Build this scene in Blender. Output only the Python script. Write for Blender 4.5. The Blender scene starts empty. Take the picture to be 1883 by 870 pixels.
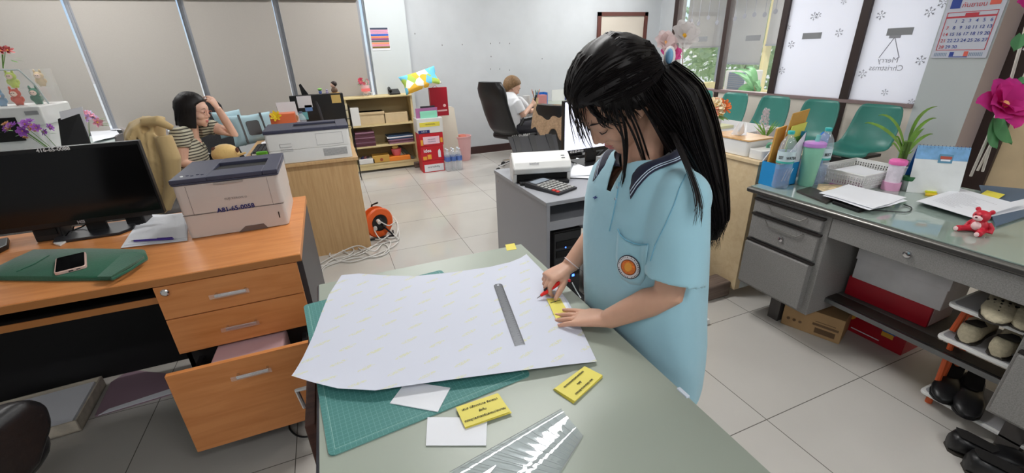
import bpy, math, random
from mathutils import Vector, Matrix, Euler, Quaternion
random.seed(7)
C = bpy.context.scene.collection
PI = math.pi
# ---------------------------------------------------------------- camera
CAM_H = 1.425
F_PX, PITCH, ROLL, YAW = 788.96, 0.4050975, -0.0337555, -0.3813464
def _rows():
    c, s = math.cos, math.sin
    fw = Vector((0, c(PITCH), -s(PITCH))); rt = Vector((1, 0, 0)); up = rt.cross(fw)
    r2 = rt*c(ROLL)+up*s(ROLL); u2 = -rt*s(ROLL)+up*c(ROLL)
    Rz = Matrix(((c(YAW), s(YAW), 0), (-s(YAW), c(YAW), 0), (0, 0, 1)))
    Mi = Rz.transposed()
    return Mi@r2, Mi@u2, Mi@fw
RT, UP, FW = _rows()
cam = bpy.data.objects.new('camera', bpy.data.cameras.new('camera')); C.objects.link(cam)
cam.matrix_world = Matrix(((RT.x, UP.x, -FW.x, 0), (RT.y, UP.y, -FW.y, 0), (RT.z, UP.z, -FW.z, CAM_H), (0, 0, 0, 1)))
cam.data.sensor_width = 36; cam.data.lens = F_PX/1883*36; cam.data.clip_start = 0.02
bpy.context.scene.camera = cam
def ray(x, y): return RT*((x-941.5)/F_PX) - UP*((y-435)/F_PX) + FW
def at(x, y, X=None, Y=None, Z=None):
    "the point of the room that a sight line meets on a vertical plane X or Y or on a level Z"
    d = ray(x, y)
    t = X/d.x if X is not None else (Y/d.y if Y is not None else (Z-CAM_H)/d.z)
    return Vector((0, 0, CAM_H)) + d*t
def z(x, y, h): return at(x, y, Z=h)
# ---------------------------------------------------------------- light
sc = bpy.context.scene
sc.view_settings.view_transform = 'Standard'; sc.view_settings.look = 'None'
sc.view_settings.gamma = 1; sc.view_settings.use_curve_mapping = False
sc.view_settings.exposure = 0.4
sc.cycles.transparent_max_bounces = 24
W = bpy.data.worlds.new('sky'); sc.world = W; W.use_nodes = True
wn = W.node_tree; bg = wn.nodes['Background']
sky = wn.nodes.new('ShaderNodeTexSky'); sky.sky_type = 'HOSEK_WILKIE'; sky.turbidity = 4; sky.sun_direction = (0.5, 0.3, 0.8)
wn.links.new(sky.outputs[0], bg.inputs[0]); bg.inputs[1].default_value = 3.2
def area(name, loc, rot, sx, sy, power, col=(1, 1, 1)):
    l = bpy.data.lights.new(name, 'AREA'); l.shape = 'RECTANGLE'; l.size = sx; l.size_y = sy
    l.energy = power; l.color = col
    o = bpy.data.objects.new(name, l); C.objects.link(o); o.location = loc; o.rotation_euler = rot; return o
# daylight entering through the glass on the right and an added, unseen area light behind the photographer
area('daylight', (6.9, 3.4, 1.5), (0, math.radians(90), 0), 1.8, 5.0, 60, (0.93, 0.97, 1.0))
area('daylight', (1.0, -1.7, 1.8), (math.radians(-90), 0, 0), 4.5, 1.6, 7, (0.95, 0.98, 1.0))
LAMP_W = 27.0
# ---------------------------------------------------------------- materials
MATS = {}
def srgb(c):
    if isinstance(c, str):
        c = c.lstrip('#'); c = tuple(int(c[i:i+2], 16)/255 for i in (0, 2, 4))
    elif max(c) > 1: c = tuple(v/255 for v in c)
    return tuple(v/12.92 if v <= .04045 else ((v+.055)/1.055)**2.4 for v in c)+(1,)
def M(name, col, rough=.5, metal=0, spec=.5, noise=None, bump=None, trans=0, alpha=1, emit=None, sheen=0, coat=0, ior=1.45, aniso=0, sss=0):
    "noise=(scale, amount, (sx,sy,sz)), bump=(scale, strength)"
    if name in MATS: return MATS[name]
    m = bpy.data.materials.new(name); m.use_nodes = True; nt = m.node_tree; b = nt.nodes['Principled BSDF']
    c = srgb(col)
    b.inputs['Base Color'].default_value = c; b.inputs['Roughness'].default_value = rough
    b.inputs['Metallic'].default_value = metal; b.inputs['Specular IOR Level'].default_value = spec
    b.inputs['Transmission Weight'].default_value = trans; b.inputs['IOR'].default_value = ior
    b.inputs['Alpha'].default_value = alpha
    b.inputs['Sheen Weight'].default_value = sheen; b.inputs['Coat Weight'].default_value = coat
    if sss:
        b.inputs['Subsurface Weight'].default_value = sss; b.inputs['Subsurface Radius'].default_value = (1, .4, .2); b.inputs['Subsurface Scale'].default_value = .01
    if emit:
        b.inputs['Emission Color'].default_value = srgb(emit[0]); b.inputs['Emission Strength'].default_value = emit[1]
    tc = nt.nodes.new('ShaderNodeTexCoord')
    if noise:
        sc_, amt = noise[0], noise[1]; sv = noise[2] if len(noise) > 2 else (1, 1, 1)
        mp = nt.nodes.new('ShaderNodeMapping'); mp.inputs['Scale'].default_value = sv
        n = nt.nodes.new('ShaderNodeTexNoise'); n.inputs['Scale'].default_value = sc_; n.inputs['Detail'].default_value = 6
        r = nt.nodes.new('ShaderNodeValToRGB')
        lo = tuple(max(0, v*(1-amt)) for v in c[:3])+(1,); hi = tuple(min(1, v*(1+amt)) for v in c[:3])+(1,)
        r.color_ramp.elements[0].position = .3; r.color_ramp.elements[0].color = lo
        r.color_ramp.elements[1].position = .7; r.color_ramp.elements[1].color = hi
        nt.links.new(tc.outputs['Object'], mp.inputs[0]); nt.links.new(mp.outputs[0], n.inputs['Vector'])
        nt.links.new(n.outputs['Fac'], r.inputs[0]); nt.links.new(r.outputs[0], b.inputs['Base Color'])
    if bump:
        n2 = nt.nodes.new('ShaderNodeTexNoise'); n2.inputs['Scale'].default_value = bump[0]; n2.inputs['Detail'].default_value = 3
        bp = nt.nodes.new('ShaderNodeBump'); bp.inputs['Strength'].default_value = bump[1]; bp.inputs['Distance'].default_value = .01
        nt.links.new(tc.outputs['Object'], n2.inputs['Vector']); nt.links.new(n2.outputs['Fac'], bp.inputs['Height'])
        nt.links.new(bp.outputs[0], b.inputs['Normal'])
    MATS[name] = m; return m
def glassy(name, col=(1, 1, 1), mix=.12, rough=.02, tint=(1, 1, 1), gloss=True):
    "thin clear sheet: mostly lets light through, reflects by Fresnel"
    if name in MATS: return MATS[name]
    m = bpy.data.materials.new(name); m.use_nodes = True; nt = m.node_tree
    for n in list(nt.nodes):
        if n.type == 'BSDF_PRINCIPLED': nt.nodes.remove(n)
    out = [n for n in nt.nodes if n.type == 'OUTPUT_MATERIAL'][0]
    tr = nt.nodes.new('ShaderNodeBsdfTransparent'); tr.inputs[0].default_value = srgb(tint)
    gl = nt.nodes.new('ShaderNodeBsdfGlossy'); gl.inputs['Roughness'].default_value = rough; gl.inputs[0].default_value = (1, 1, 1, 1)
    di = nt.nodes.new('ShaderNodeBsdfDiffuse'); di.inputs[0].default_value = srgb(col)
    lw = nt.nodes.new('ShaderNodeLayerWeight'); lw.inputs[0].default_value = .5
    pw = nt.nodes.new('ShaderNodeMath'); pw.operation = 'POWER'; pw.inputs[1].default_value = 4; nt.links.new(lw.outputs['Facing'], pw.inputs[0])
    fr = nt.nodes.new('ShaderNodeMath'); fr.operation = 'MULTIPLY_ADD'; fr.inputs[1].default_value = .7; fr.inputs[2].default_value = .04; nt.links.new(pw.outputs[0], fr.inputs[0])
    m1 = nt.nodes.new('ShaderNodeMixShader'); m1.inputs[0].default_value = mix
    m2 = nt.nodes.new('ShaderNodeMixShader')
    nt.links.new(tr.outputs[0], m1.inputs[1]); nt.links.new(di.outputs[0], m1.inputs[2])
    nt.links.new(fr.outputs[0], m2.inputs[0]); nt.links.new(m1.outputs[0], m2.inputs[1]); nt.links.new(gl.outputs[0], m2.inputs[2])
    nt.links.new((m2 if gloss else m1).outputs[0], out.inputs[0]); MATS[name] = m; return m
def wood(name, col, dark, scale=(1, 14, 14), rough=.35, spec=.4):
    "grain runs along the axis whose scale is smallest"
    if name in MATS: return MATS[name]
    m = M(name, col, rough, spec=spec); nt = m.node_tree; b = nt.nodes['Principled BSDF']
    tc = nt.nodes.new('ShaderNodeTexCoord'); mp = nt.nodes.new('ShaderNodeMapping'); mp.inputs['Scale'].default_value = scale
    n = nt.nodes.new('ShaderNodeTexNoise'); n.inputs['Scale'].default_value = 3; n.inputs['Detail'].default_value = 8; n.inputs['Distortion'].default_value = .6
    r = nt.nodes.new('ShaderNodeValToRGB'); r.color_ramp.elements[0].position = .32; r.color_ramp.elements[1].position = .62
    r.color_ramp.elements[0].color = srgb(dark); r.color_ramp.elements[1].color = srgb(col)
    nt.links.new(tc.outputs['Object'], mp.inputs[0]); nt.links.new(mp.outputs[0], n.inputs['Vector']); nt.links.new(n.outputs['Fac'], r.inputs[0])
    nt.links.new(r.outputs[0], b.inputs['Base Color']); return m
# ---------------------------------------------------------------- mesh builder
class MB:
    def __init__(s): s.v = []; s.f = []; s.m = []
    def add(s, vs, fs, m=0):
        o = len(s.v); s.v += [Vector(p) for p in vs]
        for f in fs: s.f.append([o+i for i in f]); s.m.append(m)
        return s
    def box(s, x0, x1, y0, y1, z0, z1, m=0, T=None):
        vs = [Vector((x, y, zz)) for zz in (z0, z1) for y in (y0, y1) for x in (x0, x1)]
        if T is not None: vs = [T@p for p in vs]
        return s.add(vs, [(0, 2, 3, 1), (4, 5, 7, 6), (0, 1, 5, 4), (2, 6, 7, 3), (0, 4, 6, 2), (1, 3, 7, 5)], m)
    def hexa(s, p, m=0):
        "8 points: bottom loop of four then top loop of four"
        return s.add(p, [(3, 2, 1, 0), (4, 5, 6, 7), (0, 1, 5, 4), (1, 2, 6, 5), (2, 3, 7, 6), (3, 0, 4, 7)], m)
    def loft(s, rings, m=0, cap=True, closed=True):
        n = len(rings[0]); vs = [p for r in rings for p in r]; fs = []
        for i in range(len(rings)-1):
            for j in range(n if closed else n-1):
                k = (j+1) % n; fs.append((i*n+j, i*n+k, (i+1)*n+k, (i+1)*n+j))
        if cap and closed: fs.append(tuple(range(n-1, -1, -1))); fs.append(tuple((len(rings)-1)*n+j for j in range(n)))
        return s.add(vs, fs, m)
    def prism(s, poly, z0, z1, m=0, T=None):
        a = [Vector((x, y, z0)) for x, y in poly]; b = [Vector((x, y, z1)) for x, y in poly]
        if T is not None: a = [T@p for p in a]; b = [T@p for p in b]
        return s.loft([a, b], m)
    def lathe(s, prof, c=(0, 0, 0), n=24, m=0, T=None, cap=True):
        c = Vector(c); rings = []
        for r, h in prof:
            rg = [Vector((r*math.cos(2*PI*k/n), r*math.sin(2*PI*k/n), h)) for k in range(n)]
            rings.append([(T@p if T is not None else p)+c for p in rg])
        return s.loft(rings, m, cap)
    def cyl(s, p0, p1, r0, r1=None, n=12, m=0):
        return s.tube([p0, p1], [r0, r0 if r1 is None else r1], n, m)
    def tube(s, pts, r, n=8, m=0, cap=True, flat=1):
        pts = [Vector(p) for p in pts]; L = len(pts)
        if not hasattr(r, '__len__'): r = [r]*L
        rings = []; up = None
        for i, p in enumerate(pts):
            d = (pts[min(i+1, L-1)]-pts[max(i-1, 0)])
            d = d.normalized() if d.length > 1e-9 else Vector((0, 0, 1))
            if up is None: up = Vector((0, 0, 1)) if abs(d.z) < .9 else Vector((1, 0, 0))
            sd = d.cross(up)
            sd = sd.normalized() if sd.length > 1e-6 else d.orthogonal().normalized()
            up = sd.cross(d).normalized()
            rings.append([p+(sd*math.cos(2*PI*k/n)+up*math.sin(2*PI*k/n)*flat)*r[i] for k in range(n)])
        return s.loft(rings, m, cap)
    def ball(s, c, r, n=16, m=0, T=None, rows=None):
        if not hasattr(r, '__len__'): r = (r, r, r)
        k = rows or max(5, n//2); rings = []
        for i in range(k+1):
            a = -PI/2+PI*(.02+.96*i/k)
            rg = [Vector((r[0]*math.cos(a)*math.cos(2*PI*j/n), r[1]*math.cos(a)*math.sin(2*PI*j/n), r[2]*math.sin(a))) for j in range(n)]
            rings.append([(T@p if T is not None else p)+Vector(c) for p in rg])
        return s.loft(rings, m)
    def sheet(s, grid, th=.0006, m=0):
        "a grid of points given thickness downward"
        R, K = len(grid), len(grid[0]); vs = [Vector(p) for r in grid for p in r]; n = len(vs)
        vs += [p-Vector((0, 0, th)) for p in vs]; fs = []
        for i in range(R-1):
            for j in range(K-1):
                a = i*K+j; fs.append((a, a+1, a+K+1, a+K)); fs.append((n+a, n+a+K, n+a+K+1, n+a+1))
        bd = [j for j in range(K)]+[i*K+K-1 for i in range(1, R)]+[(R-1)*K+j for j in range(K-2, -1, -1)]+[i*K for i in range(R-2, 0, -1)]
        for i in range(len(bd)): a, b = bd[i], bd[(i+1) % len(bd)]; fs.append((b, a, n+a, n+b))
        return s.add(vs, fs, m)
    def bounds(s):
        return Vector([min(p[i] for p in s.v) for i in range(3)]), Vector([max(p[i] for p in s.v) for i in range(3)])
def wm(o):
    m = o.matrix_basis.copy()
    while o.parent: o = o.parent; m = o.matrix_basis@m
    return m
def build(name, mb, mats, parent=None, world=True, smooth=35, bevel=0, seg=2, sub=0):
    me = bpy.data.meshes.new(name); me.from_pydata([tuple(p) for p in mb.v], [], mb.f)
    if not isinstance(mats, (list, tuple)): mats = [mats]
    for x in mats: me.materials.append(x)
    for p, i in zip(me.polygons, mb.m): p.material_index = i
    me.validate(); me.update()
    import bmesh
    bm = bmesh.new(); bm.from_mesh(me); bmesh.ops.recalc_face_normals(bm, faces=bm.faces); bm.to_mesh(me); bm.free()
    o = bpy.data.objects.new(name, me); C.objects.link(o)
    if smooth:
        me.shade_smooth(); me.set_sharp_from_angle(angle=math.radians(smooth))
    if parent is not None:
        o.parent = parent
        if world: me.transform(wm(parent).inverted())
    if bevel:
        b = o.modifiers.new('bevel', 'BEVEL'); b.width = bevel; b.segments = seg; b.limit_method = 'ANGLE'; b.angle_limit = math.radians(40)
        b.harden_normals = True
    if sub:
        b = o.modifiers.new('sub', 'SUBSURF'); b.levels = sub; b.render_levels = sub
    return o
def thing(name, label, cat, loc, rotz=0, group=None):
    o = bpy.data.objects.new(name, None); C.objects.link(o); o.location = loc; o.rotation_euler = (0, 0, rotz); o.empty_display_size = .05
    o['label'] = label; o['category'] = cat
    if group: o['group'] = group
    return o
def single(name, mb, mats, label, cat, group=None, **k):
    lo, hi = mb.bounds(); base = Vector(((lo.x+hi.x)/2, (lo.y+hi.y)/2, lo.z))
    o = build(name, mb, mats, **k); o.data.transform(Matrix.Translation(-base)); o.location = base
    o['label'] = label; o['category'] = cat
    if group: o['group'] = group
    return o
def struct(name, mb, mats, **k):
    o = build(name, mb, mats, **k); o['kind'] = 'structure'; return o
def copy_tree(o, parent=None):
    c = o.copy(); C.objects.link(c)
    if parent is not None: c.parent = parent
    for ch in list(o.children): copy_tree(ch, c)
    return c
def text(body, size, mat, origin, xd, yd, parent, name='lettering', align='CENTER', ext=.0003, squash=1, bold=0):
    cu = bpy.data.curves.new('t', 'FONT'); cu.body = body; cu.size = size; cu.align_x = align; cu.align_y = 'CENTER'; cu.extrude = ext
    cu.offset = bold; cu.resolution_u = 3
    t = bpy.data.objects.new('t', cu); C.objects.link(t); bpy.context.view_layer.update()
    me = bpy.data.meshes.new_from_object(t.evaluated_get(bpy.context.evaluated_depsgraph_get()))
    bpy.data.objects.remove(t)
    x = Vector(xd).normalized(); y = Vector(yd); y = (y-x*y.dot(x)).normalized(); n = x.cross(y)
    T = Matrix(((x.x*squash, y.x, n.x, origin[0]), (x.y*squash, y.y, n.y, origin[1]), (x.z*squash, y.z, n.z, origin[2]), (0, 0, 0, 1)))
    me.transform(T); me.materials.clear(); me.materials.append(mat)
    o = bpy.data.objects.new(name, me); C.objects.link(o)
    if parent is not None: o.parent = parent; me.transform(wm(parent).inverted())
    return o
def frame_T(o, xd, yd):
    x = Vector(xd).normalized(); y = Vector(yd); y = (y-x*y.dot(x)).normalized(); n = x.cross(y)
    return Matrix(((x.x, y.x, n.x, o[0]), (x.y, y.y, n.y, o[1]), (x.z, y.z, n.z, o[2]), (0, 0, 0, 1)))
def rotz(a): return Matrix.Rotation(a, 4, 'Z')
def baked(o, ops):
    "apply modifiers given as (type, dict) and keep the result as the mesh"
    for t, kw in ops:
        md = o.modifiers.new(t, t)
        for k_, v_ in kw.items(): setattr(md, k_, v_)
    bpy.context.view_layer.update()
    dg = bpy.context.evaluated_depsgraph_get(); me = bpy.data.meshes.new_from_object(o.evaluated_get(dg))
    o.modifiers.clear(); old = o.data; o.data = me; bpy.data.meshes.remove(old); me.name = o.name
    return o
# common materials
white_pl = M('white plastic', (226, 226, 224), .35)
cream_pl = M('warm white plastic', (206, 196, 190), .4)
black_pl = M('black plastic', (18, 18, 20), .35)
black_matte = M('black matte', (14, 14, 15), .8, noise=(30, .2))
dark_screen = M('dark screen', (10, 10, 11), .12)
chrome = M('chrome', (215, 215, 218), .18, 1)
steel = M('brushed steel', (120, 122, 124), .35, 1)
navy_pl = M('slate plastic', (62, 64, 84), .45)
paper_w = M('white paper', (232, 234, 240), .7)
paper_l = M('grey print', (110, 112, 125), .7)
ink = M('dark ink', (28, 28, 34), .6)
blue_ink = M('blue ink', (32, 40, 110), .6)
grey_steel = M('grey painted steel', (134, 132, 130), .42, noise=(260, .22), spec=.4)
grey_steel_light = M('grey office laminate', (158, 160, 166), .45)
beech = wood('beech laminate', (206, 170, 124), (194, 156, 110), (26, 26, 1.5))
pale_wood = wood('pale plywood', (222, 200, 162), (213, 188, 148), (1.5, 10, 10))
red_card = M('red card', (196, 30, 44), .45)
yellow_card = M('yellow card', (236, 222, 84), .6)
kraft = M('kraft cardboard', (176, 142, 100), .8, noise=(12, .08))
leaf_g = M('leaf green', (96, 140, 62), .45, noise=(30, .25))
# ================================================================ structure
floor_m = M('floor tile', (190, 187, 180), .12, spec=.5); nt = floor_m.node_tree; b = nt.nodes['Principled BSDF']
tc = nt.nodes.new('ShaderNodeTexCoord'); mp = nt.nodes.new('ShaderNodeMapping')
T0 = .6
mp.inputs['Location'].default_value = (-(2.041 % T0)/T0, -(1.44 % T0)/T0, 0); mp.inputs['Scale'].default_value = (1/T0, 1/T0, 1)
br = nt.nodes.new('ShaderNodeTexBrick'); br.offset = 0; br.inputs['Scale'].default_value = 1; br.inputs['Brick Width'].default_value = 1; br.inputs['Row Height'].default_value = 1
br.inputs['Mortar Size'].default_value = .0035; br.inputs['Mortar Smooth'].default_value = .3; br.inputs['Bias'].default_value = 0
br.inputs['Color1'].default_value = srgb((208, 204, 198)); br.inputs['Color2'].default_value = srgb((203, 199, 192)); br.inputs['Mortar'].default_value = srgb((112, 108, 102))
ns = nt.nodes.new('ShaderNodeTexNoise'); ns.inputs['Scale'].default_value = 2.2; ns.inputs['Detail'].default_value = 5
mx = nt.nodes.new('ShaderNodeMixRGB'); mx.blend_type = 'MULTIPLY'; mx.inputs[0].default_value = .18
nt.links.new(tc.outputs['Object'], mp.inputs[0]); nt.links.new(mp.outputs[0], br.inputs[0]); nt.links.new(tc.outputs['Object'], ns.inputs[0])
nt.links.new(br.outputs['Color'], mx.inputs[1]); nt.links.new(ns.outputs['Fac'], mx.inputs[2]); nt.links.new(mx.outputs[0], b.inputs['Base Color'])
wall_m = M('wall paint', (196, 200, 204), .7, noise=(3, .04), bump=(40, .03))
col_m = M('column paint', (204, 211, 213), .7)
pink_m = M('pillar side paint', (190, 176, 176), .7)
cream_m = M('cream wall paint', (226, 210, 178), .8, noise=(5, .06))
low_m = M('low wall paint', (228, 218, 208), .7, noise=(6, .04))
dark_fr = M('dark brown frame', (58, 44, 42), .4)
base_m = M('dark skirting', (62, 40, 38), .5)
alu = M('aluminium', (158, 160, 166), .4, .15)
ceil_m = M('ceiling', (225, 225, 222), .9)
YB = 6.35; XP = 5.3; HC = 2.85; XC, YC = 7.7, 7.3
def slab(name, a, m, **k): return struct(name, MB().box(*a), m, **k)
slab('floor', (-4.3, 7.8, -1.9, 7.4, -.1, 0), floor_m)
slab('ceiling', (-4.3, 7.8, -1.9, 7.4, HC, HC+.1), ceil_m)
slab('wall_left', (-4.4, -4.3, -1.9, 6.5, 0, HC), wall_m)
slab('wall_front', (-4.4, 7.8, -2.0, -1.9, 0, HC), wall_m)
# back wall: solid right of the window band, low sill wall under it, head over it
w = MB().box(.63, XP+.09, YB, YB+.15, 0, HC); w.box(-4.4, .63, YB, YB+.15, 0, .62); w.box(-4.4, .63, YB, YB+.15, 2.2, HC); w.box(XP, XP+.09, YB, YC, 0, .8)
struct('wall_back', w, wall_m)
slab('wall_column', (.64, 1.13, 6.24, YB, 0, HC), col_m)
struct('baseboard_back', MB().box(1.13, 5.28, YB-.015, YB, 0, .11), base_m)
# windows behind the blinds
sky_out = M('bright daylight', (255, 255, 255), 1, emit=((240, 246, 255), 2.6))
gl = glassy('window glass', mix=.02)
XS = [-4.2, -3.22, -2.265, -1.288, -.352, .585]
for i in range(5):
    fr = MB(); x0, x1 = XS[i], XS[i+1]
    fr.box(x0+.001, x0+.03, YB-.03, YB+.04, .62, 2.2); fr.box(x1-.03, x1-.001, YB-.03, YB+.04, .62, 2.2)
    fr.box(x0+.03, x1-.03, YB-.02, YB+.04, .62, .66); fr.box(x0+.03, x1-.03, YB-.02, YB+.04, 2.16, 2.2)
    o = struct('window_%d' % (i+1), fr, alu)
    g = build('glass', MB().box(x0+.03, x1-.03, YB+.02, YB+.026, .66, 2.16), gl, o)
blind_m = M('blind fabric', (186, 180, 173), .85, noise=(200, .03))
nt = blind_m.node_tree; b = nt.nodes['Principled BSDF']; tl = nt.nodes.new('ShaderNodeBsdfTranslucent'); tl.inputs[0].default_value = srgb((190, 186, 180)); ms = nt.nodes.new('ShaderNodeMixShader'); ms.inputs[0].default_value = .18
nt.links.new(b.outputs[0], ms.inputs[1]); nt.links.new(tl.outputs[0], ms.inputs[2]); nt.links.new(ms.outputs[0], [n for n in nt.nodes if n.type == 'OUTPUT_MATERIAL'][0].inputs[0])
cass = M('blind cassette', (150, 140, 130), .5)
bl = ['warm grey roller blind left of the one above the white printer', 'warm grey roller blind, above the white printer', 'warm grey roller blind above the seated woman in the striped shirt', 'warm grey roller blind above the mesh chair with the blue cushion', 'warm grey roller blind beside the white column']
for i in range(5):
    x0, x1 = XS[i]+.034, XS[i+1]-.034
    t = thing('roller_blind', bl[i], 'blind', ((x0+x1)/2, YB-.075, .72), group='roller blinds on the back windows')
    build('fabric', MB().box(x0, x1, YB-.078, YB-.074, .74, 2.1), blind_m, t)
    build('cassette', MB().box(x0-.01, x1+.01, YB-.12, YB-.04, 2.07, 2.16), cass, t, bevel=.01)
    build('bottom_bar', MB().box(x0, x1, YB-.085, YB-.067, .715, .745), alu, t, bevel=.003)
# door in the back wall (closed, cream leaf in a brown frame)
d = MB().box(4.09, 4.15, YB-.03, YB, 0, 1.955); d.box(4.97, 5.03, YB-.03, YB, 0, 1.955); d.box(4.09, 5.03, YB-.03, YB, 1.9, 1.955)
dd = struct('door_1', d, M('brown door frame', (92, 48, 40), .5))
build('door_leaf', MB().box(4.15, 4.97, YB-.012, YB, 0, 1.9), M('door leaf', (205, 196, 184), .6), dd)
build('door_handle', MB().cyl((4.22, YB-.05, .95), (4.22, YB-.012, .95), .02, n=12).ball((4.22, YB-.06, .95), .026, 12), chrome, dd)
# right side: glass partition X=5.3 between mullions, low wall under it
low = MB().box(XP, XP+.09, 2.53, YB, 0, .80)
struct('wall_right', low, low_m)
struct('trim_1', MB().box(XP-.02, XP+.1, 2.53, 5.93, .80, .835), M('mauve sill', (150, 128, 128), .5))
struct('wall_right_end', MB().box(XP, XP+.09, 6.02, YC, .8, HC), wall_m)
MY = [(5.93, 6.02), (4.93, 5.0), (4.06, 4.135), (3.15, 3.235)]
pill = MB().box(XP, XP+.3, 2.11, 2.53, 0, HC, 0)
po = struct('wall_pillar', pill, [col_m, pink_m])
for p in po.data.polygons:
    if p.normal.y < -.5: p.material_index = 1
fr = MB()
for a, b_ in MY: fr.box(XP-.015, XP+.075, a, b_, .1, HC)
fr.box(XP-.01, XP+.07, 2.53, 6.02, 2.12, 2.22)
struct('trim_3', fr, dark_fr)
frost = M('frosted film', (212, 214, 224), .6, trans=.0, spec=.3)
nt = frost.node_tree; b = nt.nodes['Principled BSDF']
tl = nt.nodes.new('ShaderNodeBsdfTranslucent'); tl.inputs[0].default_value = (.92, .93, .98, 1); ms = nt.nodes.new('ShaderNodeMixShader'); ms.inputs[0].default_value = .55
out = [n for n in nt.nodes if n.type == 'OUTPUT_MATERIAL'][0]
nt.links.new(b.outputs[0], ms.inputs[1]); nt.links.new(tl.outputs[0], ms.inputs[2]); nt.links.new(ms.outputs[0], out.inputs[0])
panes = [(5.0, 5.93), (4.135, 4.93), (3.235, 4.06), (2.53, 3.15)]
sticker = M('grey safety strip', (150, 152, 156), .6)
deco = M('silver stickers', (164, 165, 174), .6)
def flake(mb, y, zz, r, k=6):
    for i in range(k):
        a = 2*PI*i/k; T = Matrix.Translation((XP+.018, y, zz))@Matrix.Rotation(a, 4, 'X')
        mb.box(-.001, 0, -r*.06, r*.06, r*.2, r*.9, T=T); mb.box(-.001, 0, -r*.2, r*.2, r*.62, r*.72, T=T)
def sight(px, py): p = at(px, py, X=XP+.018); return p.y, p.z
for i, (a, b_) in enumerate(panes):
    o = struct('window_%d' % (i+6), MB().box(XP+.02, XP+.026, a, b_, .835, 2.12), gl if i < 2 else frost)
    ys = [(1290, 72), (1385, 70), (1493, 66), (1655, 58)][i]; y, zz = sight(*ys)
    build('safety_strip', MB().box(XP+.012, XP+.019, y-.11, y+.11, zz-.033, zz+.033), sticker, o)
    dm = MB()
    if i < 2:
        for px, py in ([(1272, 34), (1285, 39), (1303, 28), (1319, 37)], [(1352, 30), (1370, 25), (1388, 22), (1407, 22), (1427, 16)])[i]:
            y, zz = sight(px, py)
            dm.box(XP+.016, XP+.019, y-.003, y+.003, zz, 2.12)
            dm.lathe([(.022, -.001), (.03, -.001), (.03, .001), (.022, .001)], (XP+.018, y, zz-.03), 14, T=Matrix.Rotation(PI/2, 4, 'Y'))
            dm.box(XP+.016, XP+.019, y-.012, y+.012, zz-.045, zz-.015)
    else:
        pts = ([(1449, 51), (1455, 82), (1497, 30), (1505, 28), (1543, 60), (1438, 130)], [(1552, 2), (1586, 136), (1620, 28), (1627, 170), (1693, 111), (1710, 22), (1676, 188), (1735, 5)])[i-2]
        for k, (px, py) in enumerate(pts):
            y, zz = sight(px, py); flake(dm, y, zz, .05 if k % 3 else .038)
        if i == 3:
            y, zz = sight(1631, 118)
            text('Merry\nChristmas', .075, deco, (XP+.014, y, zz), (0, 1, 0), (0, 0, 1), o, 'greeting_sticker')
            dm.box(XP+.016, XP+.019, y-.05, y+.05, zz+.24, zz+.27)
            for s in (-1, 1):
                dm.tube([(XP+.018, y, zz+.25), (XP+.018, y+s*.09, zz+.06)], .004, 4)
    build('sticker', dm, deco, o, smooth=0)
# partition beyond the pillar toward the photographer
XR = 5.62
struct('trim_4', MB().box(XR-.02, XR+.06, 1.93, 2.11, 0, HC), dark_fr)
struct('wall_right_near', MB().box(XR+.02, XR+.1, -1.9, 1.95, 0, HC), M('tan board wall', (226, 204, 166), .7, noise=(6, .05)))
struct('trim_2', MB().box(XR+.012, XR+.02, -1.9, 1.93, 1.02, 1.03), M('board joint', (150, 132, 104), .7))
# corridor beyond the glass
XC, YC = 7.7, 7.3
yellow_m = M('yellow wall', (246, 232, 176), .8)
slab('wall_corridor', (XC, XC+.1, -1.9, 4.95, 0, HC), cream_m)
cw = MB().box(XC, XC+.1, 4.95, YC, 0, .62); cw.box(XC, XC+.1, 4.95, YC, 2.3, HC); cw.box(XC-.02, XC+.12, 6.2, 6.27, .62, 2.3)
cw.box(XC-.02, XC+.12, 5.02, 5.1, .62, 2.3)
struct('wall_corridor_window', cw, yellow_m)
ce = MB().box(XP+.1, XC+.1, YC, YC+.1, 0, .72); ce.box(XP+.1, XC+.1, YC, YC+.1, 2.3, HC)
struct('wall_corridor_end', ce, yellow_m)
struct('window_11', MB().box(6.62, 6.68, YC-.02, YC+.05, .72, 2.3).box(XC-.04, XC, YC-.04, YC, .72, 2.3), alu)
# ceiling lamps
lamp_m = M('lamp tube', (255, 255, 255), .5, emit=((250, 252, 255), 9.0)); refl_m = M('lamp tray', (235, 235, 235), .3)
k = 0
LN = ['above the entrance end at the left', 'above the entrance end, middle one', 'above the entrance end at the right', 'above the middle of the room', 'above the desk under the blinds', 'above the bookshelf aisle', 'above the waiting chairs']
for y, xs in ((-1.0, (-2.2, .9, 3.8)), (2.18, (.9,)), (5.2, (-2.2, .9, 3.8))):
    for x in xs:
        k += 1
        t = thing('ceiling_lamp', 'twin tube fluorescent lamp on the ceiling, '+LN[k-1], 'lamp', (x, y, HC-.07), group='ceiling lamps')
        build('tray', MB().box(x-.62, x+.62, y-.15, y+.15, HC-.02, HC-.001), refl_m, t)
        for s in (-1, 1): build('tube', MB().cyl((x-.58, y+s*.07, HC-.045), (x+.58, y+s*.07, HC-.045), .014, n=8), lamp_m, t)
        a = area('lamp_light', (x, y, HC-.075), (0, 0, 0), 1.1, .22, LAMP_W*(.5 if y < 0 else 1), (1, .99, .97)); 
for o in C.objects:
    if o.type == 'LIGHT' and o.name.startswith('lamp_light'): o.visible_camera = True
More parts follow.
